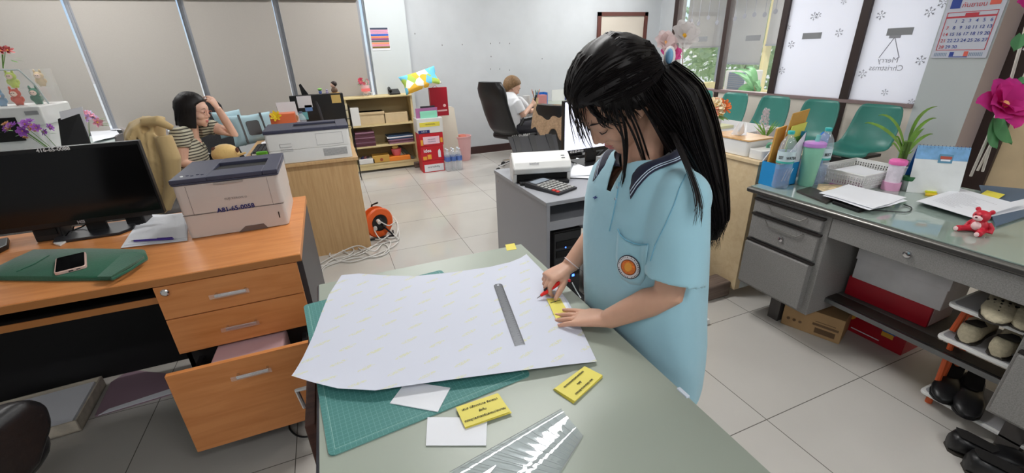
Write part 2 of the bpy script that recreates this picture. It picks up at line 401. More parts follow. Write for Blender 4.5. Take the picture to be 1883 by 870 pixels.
# outdoors beyond the corridor window: tree crowns
tleaf = glassy('tree leaves', col=(186, 208, 160), mix=.8, tint=(200, 220, 170), gloss=False)
def foliage(name, c, r, n, label, seed):
    rnd = random.Random(seed); mb = MB()
    for i in range(n):
        a, e, q = rnd.uniform(0, 2*PI), rnd.uniform(-1, 1), rnd.uniform(.55, 1)
        s = math.sqrt(1-e*e)
        p = Vector((c[0]+r[0]*s*math.cos(a)*q, c[1]+r[1]*s*math.sin(a)*q, c[2]+r[2]*e*q))
        T = Matrix.Translation(p)@Euler((rnd.uniform(0, 6), rnd.uniform(0, 6), rnd.uniform(0, 6))).to_matrix().to_4x4()
        L = rnd.uniform(.1, .2)
        mb.add([T@Vector(v) for v in ((0, -L, 0), (L*.4, 0, .02), (0, L, 0), (-L*.4, 0, .02))], [(0, 1, 2, 3)], 0)
    t = thing(name, label, 'tree', (c[0], c[1], -3), group=None)
    build('crown', mb, tleaf, t)
    build('trunk', MB().tube([(c[0], c[1], -3), (c[0]+.1, c[1], c[2]-.3)], [.16, .08], 8), M('bark', (110, 95, 80), .9), t)
struct('ground', MB().box(XC+.1, 160, -20, 160, -3.2, -3).box(XP, XC+.1, YC+.1, 160, -3.2, -3).box(-80, XP, 6.6, 160, -3.2, -3), M('pale concrete', (206, 202, 192), .9))
foliage('tree', (10.6, 9.2, 1.4), (1.6, 1.5, 1.6), 1500, 'pale sunlit tree outside beyond the clear panes, left of the window post', 1)
foliage('tree', (8.4, 12.4, 1.2), (1.9, 1.6, 1.6), 1300, 'pale sunlit tree outside seen beside the tall organza flowers', 2)
sunl = bpy.data.lights.new('sun', 'SUN'); sunl.energy = 3.0; sunl.angle = .02
so = bpy.data.objects.new('sun', sunl); C.objects.link(so); so.rotation_euler = (math.radians(-25), math.radians(35), 0)
sheer = M('sheer blind', (196, 194, 192), .85); nt = sheer.node_tree; b = nt.nodes['Principled BSDF']; tl = nt.nodes.new('ShaderNodeBsdfTranslucent'); tl.inputs[0].default_value = srgb((200, 200, 200)); ms = nt.nodes.new('ShaderNodeMixShader'); ms.inputs[0].default_value = .5
nt.links.new(b.outputs[0], ms.inputs[1]); nt.links.new(tl.outputs[0], ms.inputs[2]); nt.links.new(ms.outputs[0], [n for n in nt.nodes if n.type == 'OUTPUT_MATERIAL'][0].inputs[0])
foliage('tree', (17, 19, 1.0), (5, 5, 3.2), 1400, 'farthest pale tree in the hazy garden beyond the corridor windows', 3)
foliage('tree', (28, 17, 1.0), (4, 4, 3.2), 1200, 'far pale tree beyond the broad-leaved plant', 4)
t = thing('ceiling_lamp', 'added fluorescent lamp brightening the corridor beyond the glass', 'lamp', (6.5, 5.2, HC-.07), group='ceiling lamps')  # unseen lamp, added to brighten the corridor and its blinds
build('tray', MB().box(6.4, 6.6, 4.6, 5.8, HC-.02, HC-.001), refl_m, t); build('tube', MB().cyl((6.5, 4.62, HC-.045), (6.5, 5.78, HC-.045), .014, n=8), lamp_m, t); area('lamp_light', (6.5, 5.2, HC-.08), (0, 0, 0), .2, 1.1, 30)
# corridor blinds (grey rollers hanging at different heights)
cb = [((XC-.1, 5.12, 6.16), 1.42, 'grey corridor blind pulled up above the broad-leaved plant'), ((XC-.1, 6.22, 7.2), 1.10, 'grey corridor blind hanging lower, beside the one above the broad-leaved plant')]
for (x, a, b_), zb, lb in cb:
    t = thing('roller_blind', lb, 'blind', (x, (a+b_)/2, zb), group='corridor blinds')
    build('fabric', MB().box(x, x+.005, a, b_, zb, 2.4), sheer, t); build('bottom_bar', MB().box(x-.01, x+.015, a, b_, zb-.03, zb), alu, t)
for (a, b_), zb, lb in [((5.5, 6.6), 1.02, 'grey corridor blind hanging lowest, behind the pale organza flowers'), ((6.68, 7.6), 1.42, 'grey corridor blind over the bright garden view')]:
    t = thing('roller_blind', lb, 'blind', ((a+b_)/2, YC-.1, zb), group='corridor blinds')
    build('fabric', MB().box(a, b_, YC-.1, YC-.095, zb, 2.4), sheer, t); build('bottom_bar', MB().box(a, b_, YC-.11, YC-.085, zb-.03, zb), alu, t)
# ================================================================ furniture
# ---- orange wood desk, left
ow = wood('orange wood laminate', (218, 146, 88), (204, 130, 72), (1.3, 12, 12), .32)
ow_edge = M('wood edge band', (178, 118, 66), .45)
dark_lam = M('charcoal laminate', (72, 70, 74), .5)
blk_lam = M('black laminate', (16, 15, 17), .6)
d = thing('office_desk', 'orange wood office desk with three drawers, the bottom one pulled open', 'desk', (-1.1, 2.05, 0))
build('desktop', MB().box(-2.3, -.195, 1.66, 2.46, .725, .755), ow, d, bevel=.002)
build('front_edge', MB().box(-2.3, -.195, 1.655, 1.661, .727, .753), ow_edge, d)
build('side_panel', MB().box(-.222, -.198, 1.70, 2.44, 0, .725), dark_lam, d)
build('side_panel', MB().box(-2.28, -2.255, 1.70, 2.44, 0, .725), dark_lam, d)
build('modesty_panel', MB().box(-2.25, -.222, 2.30, 2.32, .03, .725), blk_lam, d)
build('drawer_carcass', MB().box(-.655, -.222, 1.69, 1.71, .10, .72).box(-.655, -.64, 1.69, 2.3, .10, .72).box(-.24, -.222, 1.69, 2.3, .1, .72).box(-.655, -.222, 1.72, 2.3, .08, .1), blk_lam, d)
sh = build('keyboard_shelf', MB().box(-2.25, -.66, 1.70, 2.1, .648, .668), blk_lam, d)
build('shelf_edge', MB().box(-2.25, -.66, 1.695, 1.70, .646, .670), ow_edge, sh)
tape = glassy('clear tape', mix=.1, rough=.15)
def pull(cx, y, zz, par):
    h = build('handle', MB().box(cx-.05, cx+.05, y-.022, y-.014, zz-.006, zz+.006).box(cx-.05, cx-.042, y-.016, y, zz-.005, zz+.005).box(cx+.042, cx+.05, y-.016, y, zz-.005, zz+.005), chrome, par, bevel=.002)
    build('tape', MB().box(cx-.065, cx+.06, y-.0245, y-.023, zz-.008, zz+.009), tape, h)
for z0, z1, y in ((.593, .722, 1.66), (.444, .589, 1.66)):
    f = build('drawer', MB().box(-.664, -.215, y, y+.018, z0, z1), ow, d, bevel=.001)
    pull(-.445, y, (z0+z1)/2, f)
    if z0 > .5:
        l = MB().lathe([(.013, 0), (.013, .006), (.009, .009), (.005, .009)], (-.634, y, .70), 16, T=Matrix.Rotation(PI/2, 4, 'X'))
        build('lock', l, chrome, f)
y = 1.48
dr = MB().box(-.655, -.21, y, y+.018, .135, .479, 0)
f = build('drawer', dr, ow, d, bevel=.001)
build('drawer_box', MB().box(-.62, -.605, y+.018, 2.0, .16, .40).box(-.26, -.245, y+.018, 2.0, .16, .40).box(-.62, -.245, y+.018, 2.0, .155, .165), blk_lam, f)
pull(-.41, y, .42, f)
single('paper_bundle', MB().prism([(-.56, 1.53), (-.32, 1.52), (-.31, 1.78), (-.55, 1.79)], .168, .43), M('pink folder', (206, 170, 176), .7), 'pale pink paper bundle inside the open desk drawer', 'papers', bevel=.01)
# ---- table in front, with drawers facing left
glass_top = M('sage glass top', (160, 168, 156), .34, spec=.5)
pv = M('dark vinyl edge', (58, 58, 66), .4)
brown = wood('dark brown wood', (84, 52, 42), (62, 36, 30), (1, 14, 14), .5)
tb = thing('work_table', 'large desk topped with pale green glass that the standing person leans on', 'desk', (.2, .7, 0))
XL, XRr, Y0, Y1 = -.138, .585, .0, 1.395
build('tabletop', MB().box(XL, XRr, Y0, Y1, .715, .744), pv, tb, bevel=.008)
build('underlay_sheet', MB().box(XL+.012, XRr-.006, Y0+.01, Y1-.022, .7442, .7452), M('pale green underlay', (186, 193, 180), .6), tb)
build('glass_sheet', MB().box(XL+.008, XRr+.004, Y0+.004, Y1-.016, .7454, .7495), glass_top, tb, bevel=.001)
build('body', MB().box(XL+.012, XRr-.05, Y0+.05, Y1-.05, .60, .714).box(XL+.03, XL+.06, Y0+.05, Y0+.5, 0, .6).box(XL+.03, XL+.3, Y1-.45, Y1-.05, .08, .6).box(XRr-.08, XRr-.05, Y0+.05, Y1-.05, 0, .6), brown, tb)
f = build('drawer', MB().box(-.184, -.160, .885, 1.34, .475, .635), brown, tb, bevel=.003)
build('drawer_box', MB().box(-.160, -.128, .92, 1.32, .49, .60), M('dark drawer side', (40, 28, 26), .6), f)
build('handle', MB().tube([(-.184, 1.065, .605), (-.214, 1.065, .605), (-.214, 1.10, .515), (-.184, 1.10, .515)], .006, 8), chrome, f)
build('door', MB().box(-.16, -.128, .95, 1.34, .09, .46), brown, tb, bevel=.003)
build('edge_clip', MB().box(XRr-.002, XRr+.007, .505, .535, .741, .753), M('clear clip', (225, 235, 250), .1), tb, bevel=.001)
# ---- beige side panel desk (seated woman's)
bd = thing('side_desk', 'light oak desk of the seated woman, with the second printer on its end', 'desk', (-.15, 4.1, 0))
build('desktop', MB().box(-.52, .14, 3.38, 4.95, .722, .745), beech, bd, bevel=.002)
build('end_panel', MB().box(-.50, .125, 3.40, 3.42, 0, .722), beech, bd)
build('end_panel', MB().box(-.50, .125, 4.9, 4.92, 0, .722), beech, bd)
build('side_panel', MB().box(.105, .125, 3.42, 4.9, .0, .722), beech, bd)
# ---- grey computer desk
gd = thing('computer_desk', 'small grey computer desk carrying the document scanner and calculator', 'desk', (1.35, 2.2, 0))
gl_ = grey_steel_light
build('desktop', MB().box(.93, 1.80, 1.84, 2.60, .70, .722), gl_, gd, bevel=.003)
build('side_panel', MB().box(.935, .955, 1.845, 2.595, 0, .70), gl_, gd, bevel=.002)
build('side_panel', MB().box(1.78, 1.80, 1.845, 2.595, 0, .70), gl_, gd, bevel=.002)
build('keyboard_tray', MB().box(.955, 1.78, 1.86, 2.3, .575, .59).box(.955, 1.78, 1.85, 1.862, .56, .61), gl_, gd)
build('back_panel', MB().box(.955, 1.78, 2.56, 2.575, .2, .70), gl_, gd)
build('cam_cap', MB().cyl((.934, 2.54, .66), (.930, 2.54, .66), .006, n=10), chrome, gd)
# ---- steel desk, right
sd = thing('steel_desk', 'grey steel office desk with a glass top along the right side', 'desk', (2.3, .75, 0))
XF, XB, YA, YZ = 1.95, 2.82, 1.54, -.25
trim_m = M('desk edge trim', (126, 124, 120), .3, .6)
build('desktop', MB().box(XF, XB, YZ, YA, .715, .742), trim_m, sd, bevel=.011, seg=3)
build('glass_sheet', MB().box(XF+.02, XB-.01, YZ+.01, YA-.012, .7425, .7475), M('green glass', (150, 166, 158), .06, spec=.6, coat=.5), sd, bevel=.001)
build('edge_strip', MB().box(XF-.003, XF+.004, YZ+.01, YA-.01, .722, .735), M('dark strip', (60, 58, 56), .4), sd)
for ya, yb in ((1.49, 1.10), (.44, -.2)):
    p = build('pedestal', MB().box(XF+.02, XB-.03, yb, ya, .20, .715), grey_steel, sd, bevel=.004)
    lv = ((.628, .70), (.485, .620), (.225, .475))
    for i, (z0, z1) in enumerate(lv):
        g = build('drawer', MB().box(XF+(.005 if i < 2 else -.012), XF+.03, yb+.03, ya-.015, z0, z1-.012), grey_steel, p, bevel=.004)
        yc = (ya+yb)/2
        dm = MB().tube([(XF-.002, yc+.10, z1-.02), (XF-.006, yc+.075, z1-.042), (XF-.006, yc-.075, z1-.042), (XF-.002, yc-.10, z1-.02)], .0035, 6)
        build('recessed_handle', dm, trim_m, g)
        build('rail', MB().box(XF, XF+.028, yb+.022, ya-.01, z1-.010, z1-.001), M('drawer gap', (38, 34, 32), .5), g)
        if i == 1: build('lock', MB().lathe([(.012, 0), (.012, .008), (.006, .01)], (XF+.004, yc, z0+.05), 14, T=Matrix.Rotation(-PI/2, 4, 'Y')), chrome, g)
    for xx in (XF+.15, XB-.12):
        for yy in ((ya-.15,) if ya > 1 else (ya-.06,)): build('foot', MB().box(xx, xx+.06, yy-.03, yy+.03, 0, .201), M('desk foot', (84, 80, 78), .5), sd)
g = build('centre_drawer', MB().box(XF+.012, XF+.5, .445, 1.095, .62, .712), grey_steel, sd, bevel=.003)
build('lock', MB().lathe([(.013, 0), (.013, .01), (.007, .012)], (XF+.012, .80, .664), 14, T=Matrix.Rotation(-PI/2, 4, 'Y')), chrome, g)
fb = MB().box(2.10, 2.17, .44, 1.1, .255, .275); build('footrest', fb, M('dark ribbed rubber', (44, 40, 36), .5), sd)
build('footrest_trim', MB().box(2.085, 2.10, .44, 1.1, .25, .272), steel, sd)
# ---- plywood cabinet behind the standing person
cb_ = thing('low_cabinet', 'pale plywood cabinet between the standing person and the steel desk', 'cabinet', (2.4, 2.1, 0))
build('panel', MB().box(2.09, 2.13, 1.60, 2.75, .05, .83), pale_wood, cb_, bevel=.002)
build('top', MB().box(2.08, 2.65, 1.59, 2.76, .825, .845), pale_wood, cb_, bevel=.002)
build('end_panel', MB().box(2.13, 2.62, 1.60, 1.62, .05, .825), col_m, cb_)
build('back', MB().box(2.6, 2.62, 1.62, 2.75, .05, .825), pale_wood, cb_)
single('wooden_block', MB().box(1.88, 2.085, 1.62, 1.74, 0, .10), wood('weathered wood', (120, 104, 94), (88, 74, 66), (1, 20, 20), .8), 'weathered wooden block on the floor at the foot of the plywood cabinet', 'block', bevel=.012)
single('carton', MB().box(1.66, 1.74, 1.44, 1.47, .0, .035), white_pl, 'tiny white and yellow box lying on the floor tiles', 'box', bevel=.003)
# ---- book shelf
sw = M('cream painted shelf', (214, 196, 148), .55, noise=(6, .05))
bs = thing('bookshelf', 'low cream wooden bookshelf against the back wall', 'shelf', (.63, 6.1, 0))
build('side_panel', MB().box(.20, .22, 5.96, 6.23, .06, .945), sw, bs); build('side_panel', MB().box(1.015, 1.04, 5.96, 6.23, .06, .945), sw, bs)
build('top_panel', MB().box(.17, 1.04, 5.94, 6.24, .945, .965), sw, bs, bevel=.003)
for zz in (.615, .345, .115): build('shelf_board', MB().box(.22, 1.015, 5.96, 6.23, zz-.02, zz), sw, bs)
build('plinth', MB().box(.20, 1.04, 5.965, 5.985, .03, .115), sw, bs)
build('back_panel', MB().box(.22, 1.015, 6.22, 6.23, .06, .945), M('shelf back', (168, 150, 110), .7), bs)
single('wooden_block', MB().box(.96, 1.06, 5.90, 5.96, 0, .075), wood('weathered wood', (1, 1, 1), (1, 1, 1)), 'small weathered block at the foot of the bookshelf corner', 'block', bevel=.006)
# ---- back desk of the far person and back left desk
bk = thing('writing_desk', 'desk with a glass top at the back wall where the far person writes', 'desk', (3.2, 5.6, 0))
build('desktop', MB().box(2.55, 4.05, 5.3, 6.0, .72, .745), M('dark desktop', (52, 48, 50), .4), bk, bevel=.004)
build('glass_sheet', MB().box(2.57, 4.03, 5.32, 5.98, .7455, .749), glass_top, bk)
for x in (2.58, 3.98): build('side_panel', MB().box(x, x+.03, 5.33, 5.95, 0, .72), grey_steel, bk)
bl_ = thing('window_desk', 'long desk under the leftmost blinds, crowded with flowers and papers', 'desk', (-2.6, 5.2, 0))
build('desktop', MB().box(-4.0, -1.5, 4.3, 5.9, .72, .745), M('pale green top', (188, 198, 196), .3), bl_, bevel=.003)
build('front_panel', MB().box(-3.98, -1.53, 4.33, 4.35, .0, .72), grey_steel, bl_); build('side_panel', MB().box(-1.55, -1.53, 4.35, 5.88, 0, .72), grey_steel, bl_)
# ---- waiting chairs
teal = M('teal plastic', (58, 132, 122), .35, noise=(3, .1))
def seat_shell():
    mb = MB(); prof = [(.02, -.01, .42), (.0, .01, .46), (.10, .0, .45), (.28, -.01, .44), (.38, 0, .47), (.44, 0, .62), (.47, 0, .80), (.48, 0, .86)]
    grid = []
    for i, (x, _, h) in enumerate(prof):
        row = []
        for j in range(9):
            u = j/8*2-1; wd = .225 if i < 5 else .225-.012*(i-4)
            if i == len(prof)-1: wd = .17
            lift = .035*abs(u)**3 if i < 5 else 0; fw = -.04*abs(u)**2.5 if i >= 4 else 0
            row.append(Vector((x-.24+fw, u*wd, h+lift)))
        grid.append(row)
    n = 9; vs = [p for r in grid for p in r]
    return mb.add(vs, [(i*n+j, i*n+j+1, (i+1)*n+j+1, (i+1)*n+j) for i in range(len(prof)-1) for j in range(8)])
wc = [(at(1560, 205, X=4.75).y, 'teal waiting chair nearest the white pillar'), (at(1497, 200, X=4.75).y, 'teal waiting chair behind the lidded bottle'), (at(1420, 200, X=4.75).y, 'teal waiting chair behind the brown envelopes'), (at(1349, 200, X=4.75).y, 'teal waiting chair behind the orange and cream bouquet'), (at(1289, 200, X=4.75).y, 'teal waiting chair farthest along the row, by the hair of the standing person')]
first = None
base_y = []
ys_ = [2.56, 3.12, 3.66, 4.22, 4.78]
for y_, (_, lb) in zip(ys_, wc):
    if first is None:
        t = thing('waiting_chair', lb, 'chair', (4.65, y_, 0), 0, 'teal waiting chairs in a row'); first = t
        s_ = build('seat', seat_shell(), teal, t, world=False, smooth=60, sub=1)
        sm_ = s_.modifiers.new('s', 'SOLIDIFY'); sm_.thickness = .008
        build('bracket', MB().box(-.15, .15, -.14, .14, .40, .425).box(-.03, .03, -.1, .1, .35, .40), black_pl, t, world=False)
    else:
        t = copy_tree(first); t.location.y = y_; t['label'] = lb
bm_ = thing('chair_beam', 'black steel beam carrying the row of teal chairs', 'beam', (4.65, 3.6, 0))
build('beam', MB().box(4.61, 4.69, 2.2, 5.1, .30, .36), black_pl, bm_)
for y_ in (2.8, 4.5): build('leg', MB().box(4.62, 4.68, y_-.03, y_+.03, .04, .30).box(4.4, 4.9, y_-.03, y_+.03, 0, .04), black_pl, bm_)
# ================================================================ objects: left side
def blob(name, mb, mats, parent=None, voxel=.006, it=6, sub=0):
    "several overlapping solids fused into one continuous skin"
    o = build(name, mb, mats, parent, smooth=0)
    ops = [('REMESH', dict(mode='VOXEL', voxel_size=voxel, use_smooth_shade=True))]
    if it: ops.append(('SMOOTH', dict(factor=.5, iterations=it)))
    return baked(o, ops)
def rrect(x0, x1, y0, y1, r, n=5):
    p = []
    for cx, cy, a in ((x1-r, y1-r, 0), (x0+r, y1-r, PI/2), (x0+r, y0+r, PI), (x1-r, y0+r, 1.5*PI)):
        for k in range(n+1): p.append((cx+r*math.cos(a+PI/2*k/n), cy+r*math.sin(a+PI/2*k/n)))
    return p
def poly4(pts, n=8, th=.0006, wav=0, m=0, mb=None):
    "four corner points bl, br, tr, tl filled with a slightly wavy sheet"
    a, b, c, d = [Vector(p) for p in pts]; g = []
    for i in range(n+1):
        v = i/n; r = []
        for j in range(n+1):
            u = j/n; p = (a*(1-u)+b*u)*(1-v)+(d*(1-u)+c*u)*v
            p.z += wav*(math.sin(u*5+v*3)*.5+.5*math.sin(v*7+1)+1); r.append(p)
        g.append(r)
    return (mb or MB()).sheet(g, th, m)
def quadpx(pts, h): return [z(px, py, h) for px, py in pts]
# ---- monitor on the orange desk
t = thing('monitor', 'black computer monitor turned off, asset number on its top edge, on the orange desk', 'monitor', (-1.02, 2.32, .755))
my = 2.262
build('housing', MB().prism(rrect(-1.31, -.755, .815, 1.137, .004), 0, .028, T=Matrix.Translation((0, my+.03, 0))@Matrix.Rotation(PI/2, 4, 'X')), black_pl, t, bevel=.002)
build('screen', MB().box(-1.303, -.763, my-.0015, my+.002, .836, 1.122), dark_screen, t)
build('neck', MB().box(-1.06, -.99, 2.31, 2.33, .765, .98), black_pl, t, bevel=.004)
fp = [(-1.145, 2.225), (-.925, 2.225), (-.89, 2.28), (-.91, 2.40), (-1.13, 2.40), (-1.16, 2.28)]
build('foot', MB().prism(fp, .756, .768), M('matte black stand', (38, 38, 42), .35), t, bevel=.003)
text('416-65-0088', .02, M('white paint marker', (225, 225, 225), .6), (-1.03, my-.002, 1.129), (1, 0, .0), (0, 0, 1), t, bold=.0004)
text('MSI', .017, M('silver print', (190, 190, 195), .4, .5), (-1.045, my-.002, .826), (1, 0, 0), (0, 0, 1), t, 'brand_mark', bold=.0005)
cab = MB().tube([(-1.05, 2.34, .80), (-1.1, 2.36, .775), (-1.15, 2.34, .762), (-1.13, 2.29, .765), (-1.10, 2.27, .79)], .003, 6)
build('cable', cab, black_pl, t)
def speaker(px0, px1, lb):
    a = z(*px0, .755); b_ = z(*px1, .755); y = (a.y+b_.y)/2
    t = thing('desk_speaker', lb, 'speaker', ((a.x+b_.x)/2, y+.05, .755), group='pair of desk speakers')
    x0, x1 = a.x, b_.x+.02
    build('cabinet', MB().hexa([(x0, y, .755), (x1, y, .755), (x1, y+.1, .755), (x0, y+.1, .755), (x0, y+.015, .93), (x1, y+.015, .93), (x1, y+.1, .93), (x0, y+.1, .93)]), black_pl, t, bevel=.006)
    build('grille', MB().box(x0+.01, x1-.01, y-.001, y+.012, .78, .90), black_matte, t)
speaker((65, 448), (108, 440), 'black desk speaker under the left half of the monitor')
speaker((232, 420), (262, 412), 'black desk speaker under the right corner of the monitor')
k_ = quadpx([(-40, 478), (14, 452), (16, 438), (-40, 450)], .77)
single('keyboard', MB().prism([(p.x, p.y) for p in k_], .756, .776), black_pl, 'black keyboard end at the left edge of the orange desk', 'keyboard', bevel=.004)
t = thing('usb_tag', 'small white tagged usb stick lying by the monitor stand', 'usb stick', z(115, 440, .756))
q_ = quadpx([(98, 447), (110, 451), (133, 436), (122, 431)], .762)
build('tag', MB().prism([(p.x, p.y) for p in q_], .756, .763), white_pl, t, bevel=.001)
build('cord', MB().tube([z(128, 436, .76), z(134, 425, .77), z(136, 415, .79), z(130, 418, .80)], .0025, 6), black_pl, t)
# ---- green folded cloth
gc = M('green cloth', (30, 92, 68), .9, sheen=.3, bump=(160, .15), noise=(8, .15))
out_ = quadpx([(-30, 518), (0, 516), (100, 517), (205, 516), (238, 499), (272, 478), (268, 466), (170, 464), (65, 466), (30, 482), (-30, 512)], .757)
P2 = [(p.x, p.y) for p in out_]
cen = Vector((sum(p[0] for p in P2)/len(P2), sum(p[1] for p in P2)/len(P2)))
rg = []
for s_, h in ((1.0, .757), (1.01, .765), (1.0, .772), (.97, .776)):
    rg.append([Vector((cen.x+(x-cen.x)*s_, cen.y+(y-cen.y)*s_, h)) for x, y in P2])
mb = MB().loft(rg, 0)
lay = quadpx([(180, 512), (205, 512), (266, 474), (250, 466), (228, 468)], .777)
mb.prism([(p.x, p.y) for p in lay], .776, .784)
for a, b_, r in (((196, 512), (255, 470), .004), ((206, 514), (268, 476), .005), ((30, 500), (90, 470), .002)):
    mb.tube([z(*a, .777), z((a[0]+b_[0])/2+4, (a[1]+b_[1])/2, .779), z(*b_, .777)], r, 8)
o = single('folded_cloth', mb, gc, 'dark green folded cloth lying on the orange desk under the phone', 'cloth', smooth=60)
# ---- phone
pc = quadpx([(97, 512), (150, 497), (157, 457), (112, 466)], .787)
c_ = sum(pc, Vector())/4; xd = (pc[1]-pc[0]+pc[2]-pc[3]); wd = xd.length/2; yd = (pc[3]-pc[0]+pc[2]-pc[1]); ln = yd.length/2
T = frame_T((c_.x, c_.y, .7765), xd, yd)
t = thing('phone', 'black-screened phone in a pale pink case on the green cloth', 'phone', (c_.x, c_.y, .7765))
wd = .082; ln = .168
build('case', MB().prism(rrect(-wd/2, wd/2, -ln/2, ln/2, .012), 0, .011, T=T), M('pale pink case', (220, 186, 176), .45), t, bevel=.002)
build('screen', MB().prism(rrect(-wd/2+.004, wd/2-.004, -ln/2+.004, ln/2-.004, .008), .0105, .0118, T=T), dark_screen, t)
build('port', MB().box(-.006, .006, -ln/2-.0008, -ln/2+.001, .003, .007, T=T).box(.014, .024, -ln/2-.0008, -ln/2+.001, .004, .007, T=T), black_pl, t)
# ---- papers and pen
for k, (dz, cs) in enumerate(((0, [(222, 457), (345, 443), (345, 395), (262, 395)]), (.002, [(228, 452), (345, 440), (341, 392), (270, 398)]), (.004, [(236, 446), (343, 438), (338, 394), (276, 396)]))):
    single('paper_sheet', poly4(quadpx(cs, .757+dz), wav=.0012), paper_w, ['lowest sheet of the paper pile left of the grey printer', 'middle sheet of the paper pile left of the grey printer', 'top white sheet left of the grey printer with the purple pen on it'][k], 'paper', 'papers beside the first printer')
a, b_ = z(247, 443, .768), z(318, 439, .768)
t = thing('pen', 'purple ballpoint pen lying on the papers beside the printer', 'pen', tuple((a+b_)/2))
pm = M('purple plastic', (70, 48, 140), .3)
build('barrel', MB().cyl(a, b_, .0045, n=10), pm, t); build('clip', MB().cyl(b_+Vector((0, 0, .006)), b_*.6+a*.4+Vector((0, 0, .006)), .0015, n=6), pm, t)
build('tip', MB().cyl(a, a+(a-b_).normalized()*.012, .004, .001, n=8), chrome, t)
# ---- printers
def printer(name, lb, x0, x1, y0, y1, zb, h, body, lid, rotate=0, front=True):
    cx, cy = (x0+x1)/2, (y0+y1)/2
    t = thing(name, lb, 'printer', (cx, cy, zb), rotate)
    w, dp = (x1-x0)/2, (y1-y0)/2
    b_ = build('body', MB().prism(rrect(-w, w, -dp, dp, .018), .0, h*.40).prism(rrect(-w-.002, w+.002, -dp-.001, dp, .02), h*.40, h*.9), body, t, world=False, bevel=.004)
    # lid with the output well
    L = MB(); o_ = rrect(-w-.006, w+.006, -dp-.006, dp, .014)
    L.prism(o_, h*.9, h*.93); wx0, wx1, wy0, wy1 = -w*.35, w*.72, -dp*.35, dp*.45
    for r in ((-w-.005, wx0, -dp-.005, dp-.002), (wx1, w+.005, -dp-.005, dp-.002), (wx0, wx1, -dp-.005, wy0), (wx0, wx1, wy1, dp-.002)):
        L.box(*r, h*.93, h)
    build('lid', L, lid, t, world=False, bevel=.003)
    build('output_well', MB().hexa([(wx0, wy0, h*.93), (wx1, wy0, h*.93), (wx1, wy1, h*.93), (wx0, wy1, h*.93), (wx0, wy0, h*.985), (wx1, wy0, h*.985), (wx1, wy1, h*.94), (wx0, wy1, h*.94)]), black_matte, t, world=False)
    if front:
        for j in range(5): build('button', MB().lathe([(.006, 0), (.005, .003)], (-w*.85+j*.018, -dp*.75+.01*(j % 2), h), 10), navy_pl if j else white_pl, t, world=False)
        gap = M('panel gap', (120, 112, 110), .7)
        build('panel_line', MB().box(-w*.78, -w*.775, -dp-.0022, -dp, h*.40, h*.88).box(w*.775, w*.78, -dp-.0022, -dp, h*.40, h*.88).box(-w*.99, w*.99, -dp-.0022, -dp, h*.395, h*.403), gap, b_, world=False)
        build('grip', MB().box(-w*.25, w*.30, -dp-.008, -dp, h*.86, h*.895), M('grip grey', (170, 164, 160), .5), t, world=False)
        build('tray_notch', MB().prism([(-w*.05, 0), (w*.55, 0), (w*.48, .022), (.02, .022)], 0, .003, T=Matrix.Translation((0, -dp-.0005, 0))@Matrix.Rotation(PI/2, 4, 'X')), M('tray recess', (112, 96, 90), .6), t, world=False)
        build('level_slot', MB().box(w*.83, w*.85, -dp-.0025, -dp, h*.15, h*.26), black_pl, t, world=False)
    return t, w, dp, h
t, w, dp, h = printer('laser_printer', 'white laser printer with a slate lid and handwritten blue asset number on the orange desk', -.622, -.250, 2.02, 2.39, .756, .25, cream_pl, navy_pl)
text('FUJI XEROX ⊙', .013, M('grey logo print', (140, 136, 136), .5), (-.42, 2.016, .756+.60*h), (1, 0, .0), (0, 0, 1), t, 'brand_mark')
text('A81-65-0058', .026, blue_ink, (-.43, 2.0155, .756+.43*h), (1, 0, .02), (0, 0, 1), t, 'asset_number', bold=.0006)
t, w, dp, h = printer('laser_printer', 'second white laser printer, seen from the side, on the light oak desk', -.44, .105, 3.40, 3.78, .746, .235, white_pl, navy_pl, 0, False)
sm = MB(); gm = M('vent grey', (150, 150, 152), .6)
for j in range(9):
    for i in range(26): sm.box(-w+.02+.335+i*.0062, -w+.024+.335+i*.0062, -dp-.0025, -dp, .03+j*.006, .033+j*.006)
for j in range(8): sm.box(-w+.05, -w+.09, -dp-.0025, -dp, .01+j*.009, .013+j*.009)
sm.box(-w+.08, -w+.16, -dp-.0025, -dp, .10, .102).box(-w+.08, -w+.16, -dp-.0025, -dp, .088, .09)
for (a0, a1, b0, b1) in ((.08, .155, .115, .118), (.08, .155, .138, .14), (.08, .083, .115, .14), (.32, .50, .11, .1115), (.32, .50, .19, .1915), (.32, .3215, .11, .19), (.4985, .50, .11, .19)): sm.box(-w+a0, -w+a1, -dp-.0025, -dp, b0, b1)
build('vent_grid', sm, gm, t, world=False)
# ---- window desk items
Yw = 5.2
def bx(px0, px1, py0, py1, Y, depth, mb=None, m=0):
    "box whose front face fills the given picture rectangle at distance Y"
    a = at(px0, py1, Y=Y); b_ = at(px1, py0, Y=Y)
    return (mb or MB()).box(a.x, b_.x, Y, Y+depth, a.z, b_.z, m)
t = thing('photo_printer', 'bulky white printer under the clear display case at the far left', 'printer', (-2.75, 4.85, .745))
build('body', MB().box(-3.2, -2.17, 4.7, 5.15, .745, 1.01), white_pl, t, bevel=.02)
build('lid', MB().box(-3.2, -2.1, 4.68, 5.15, 1.01, 1.155), white_pl, t, bevel=.015)
build('paper_slot', MB().box(-3.15, -2.27, 4.673, 4.69, .9, 1.08), black_matte, t)
build('label_plate', MB().box(-2.2, -2.12, 4.672, 4.682, 1.09, 1.12), gm, t)
case_T = glassy('acrylic', mix=.06)
t = thing('display_case', 'clear acrylic display case of small dolls on the white printer', 'display case', (-2.5, 4.85, 1.156))
x0, x1, y0, y1 = -3.0, -2.10, 4.76, 5.08
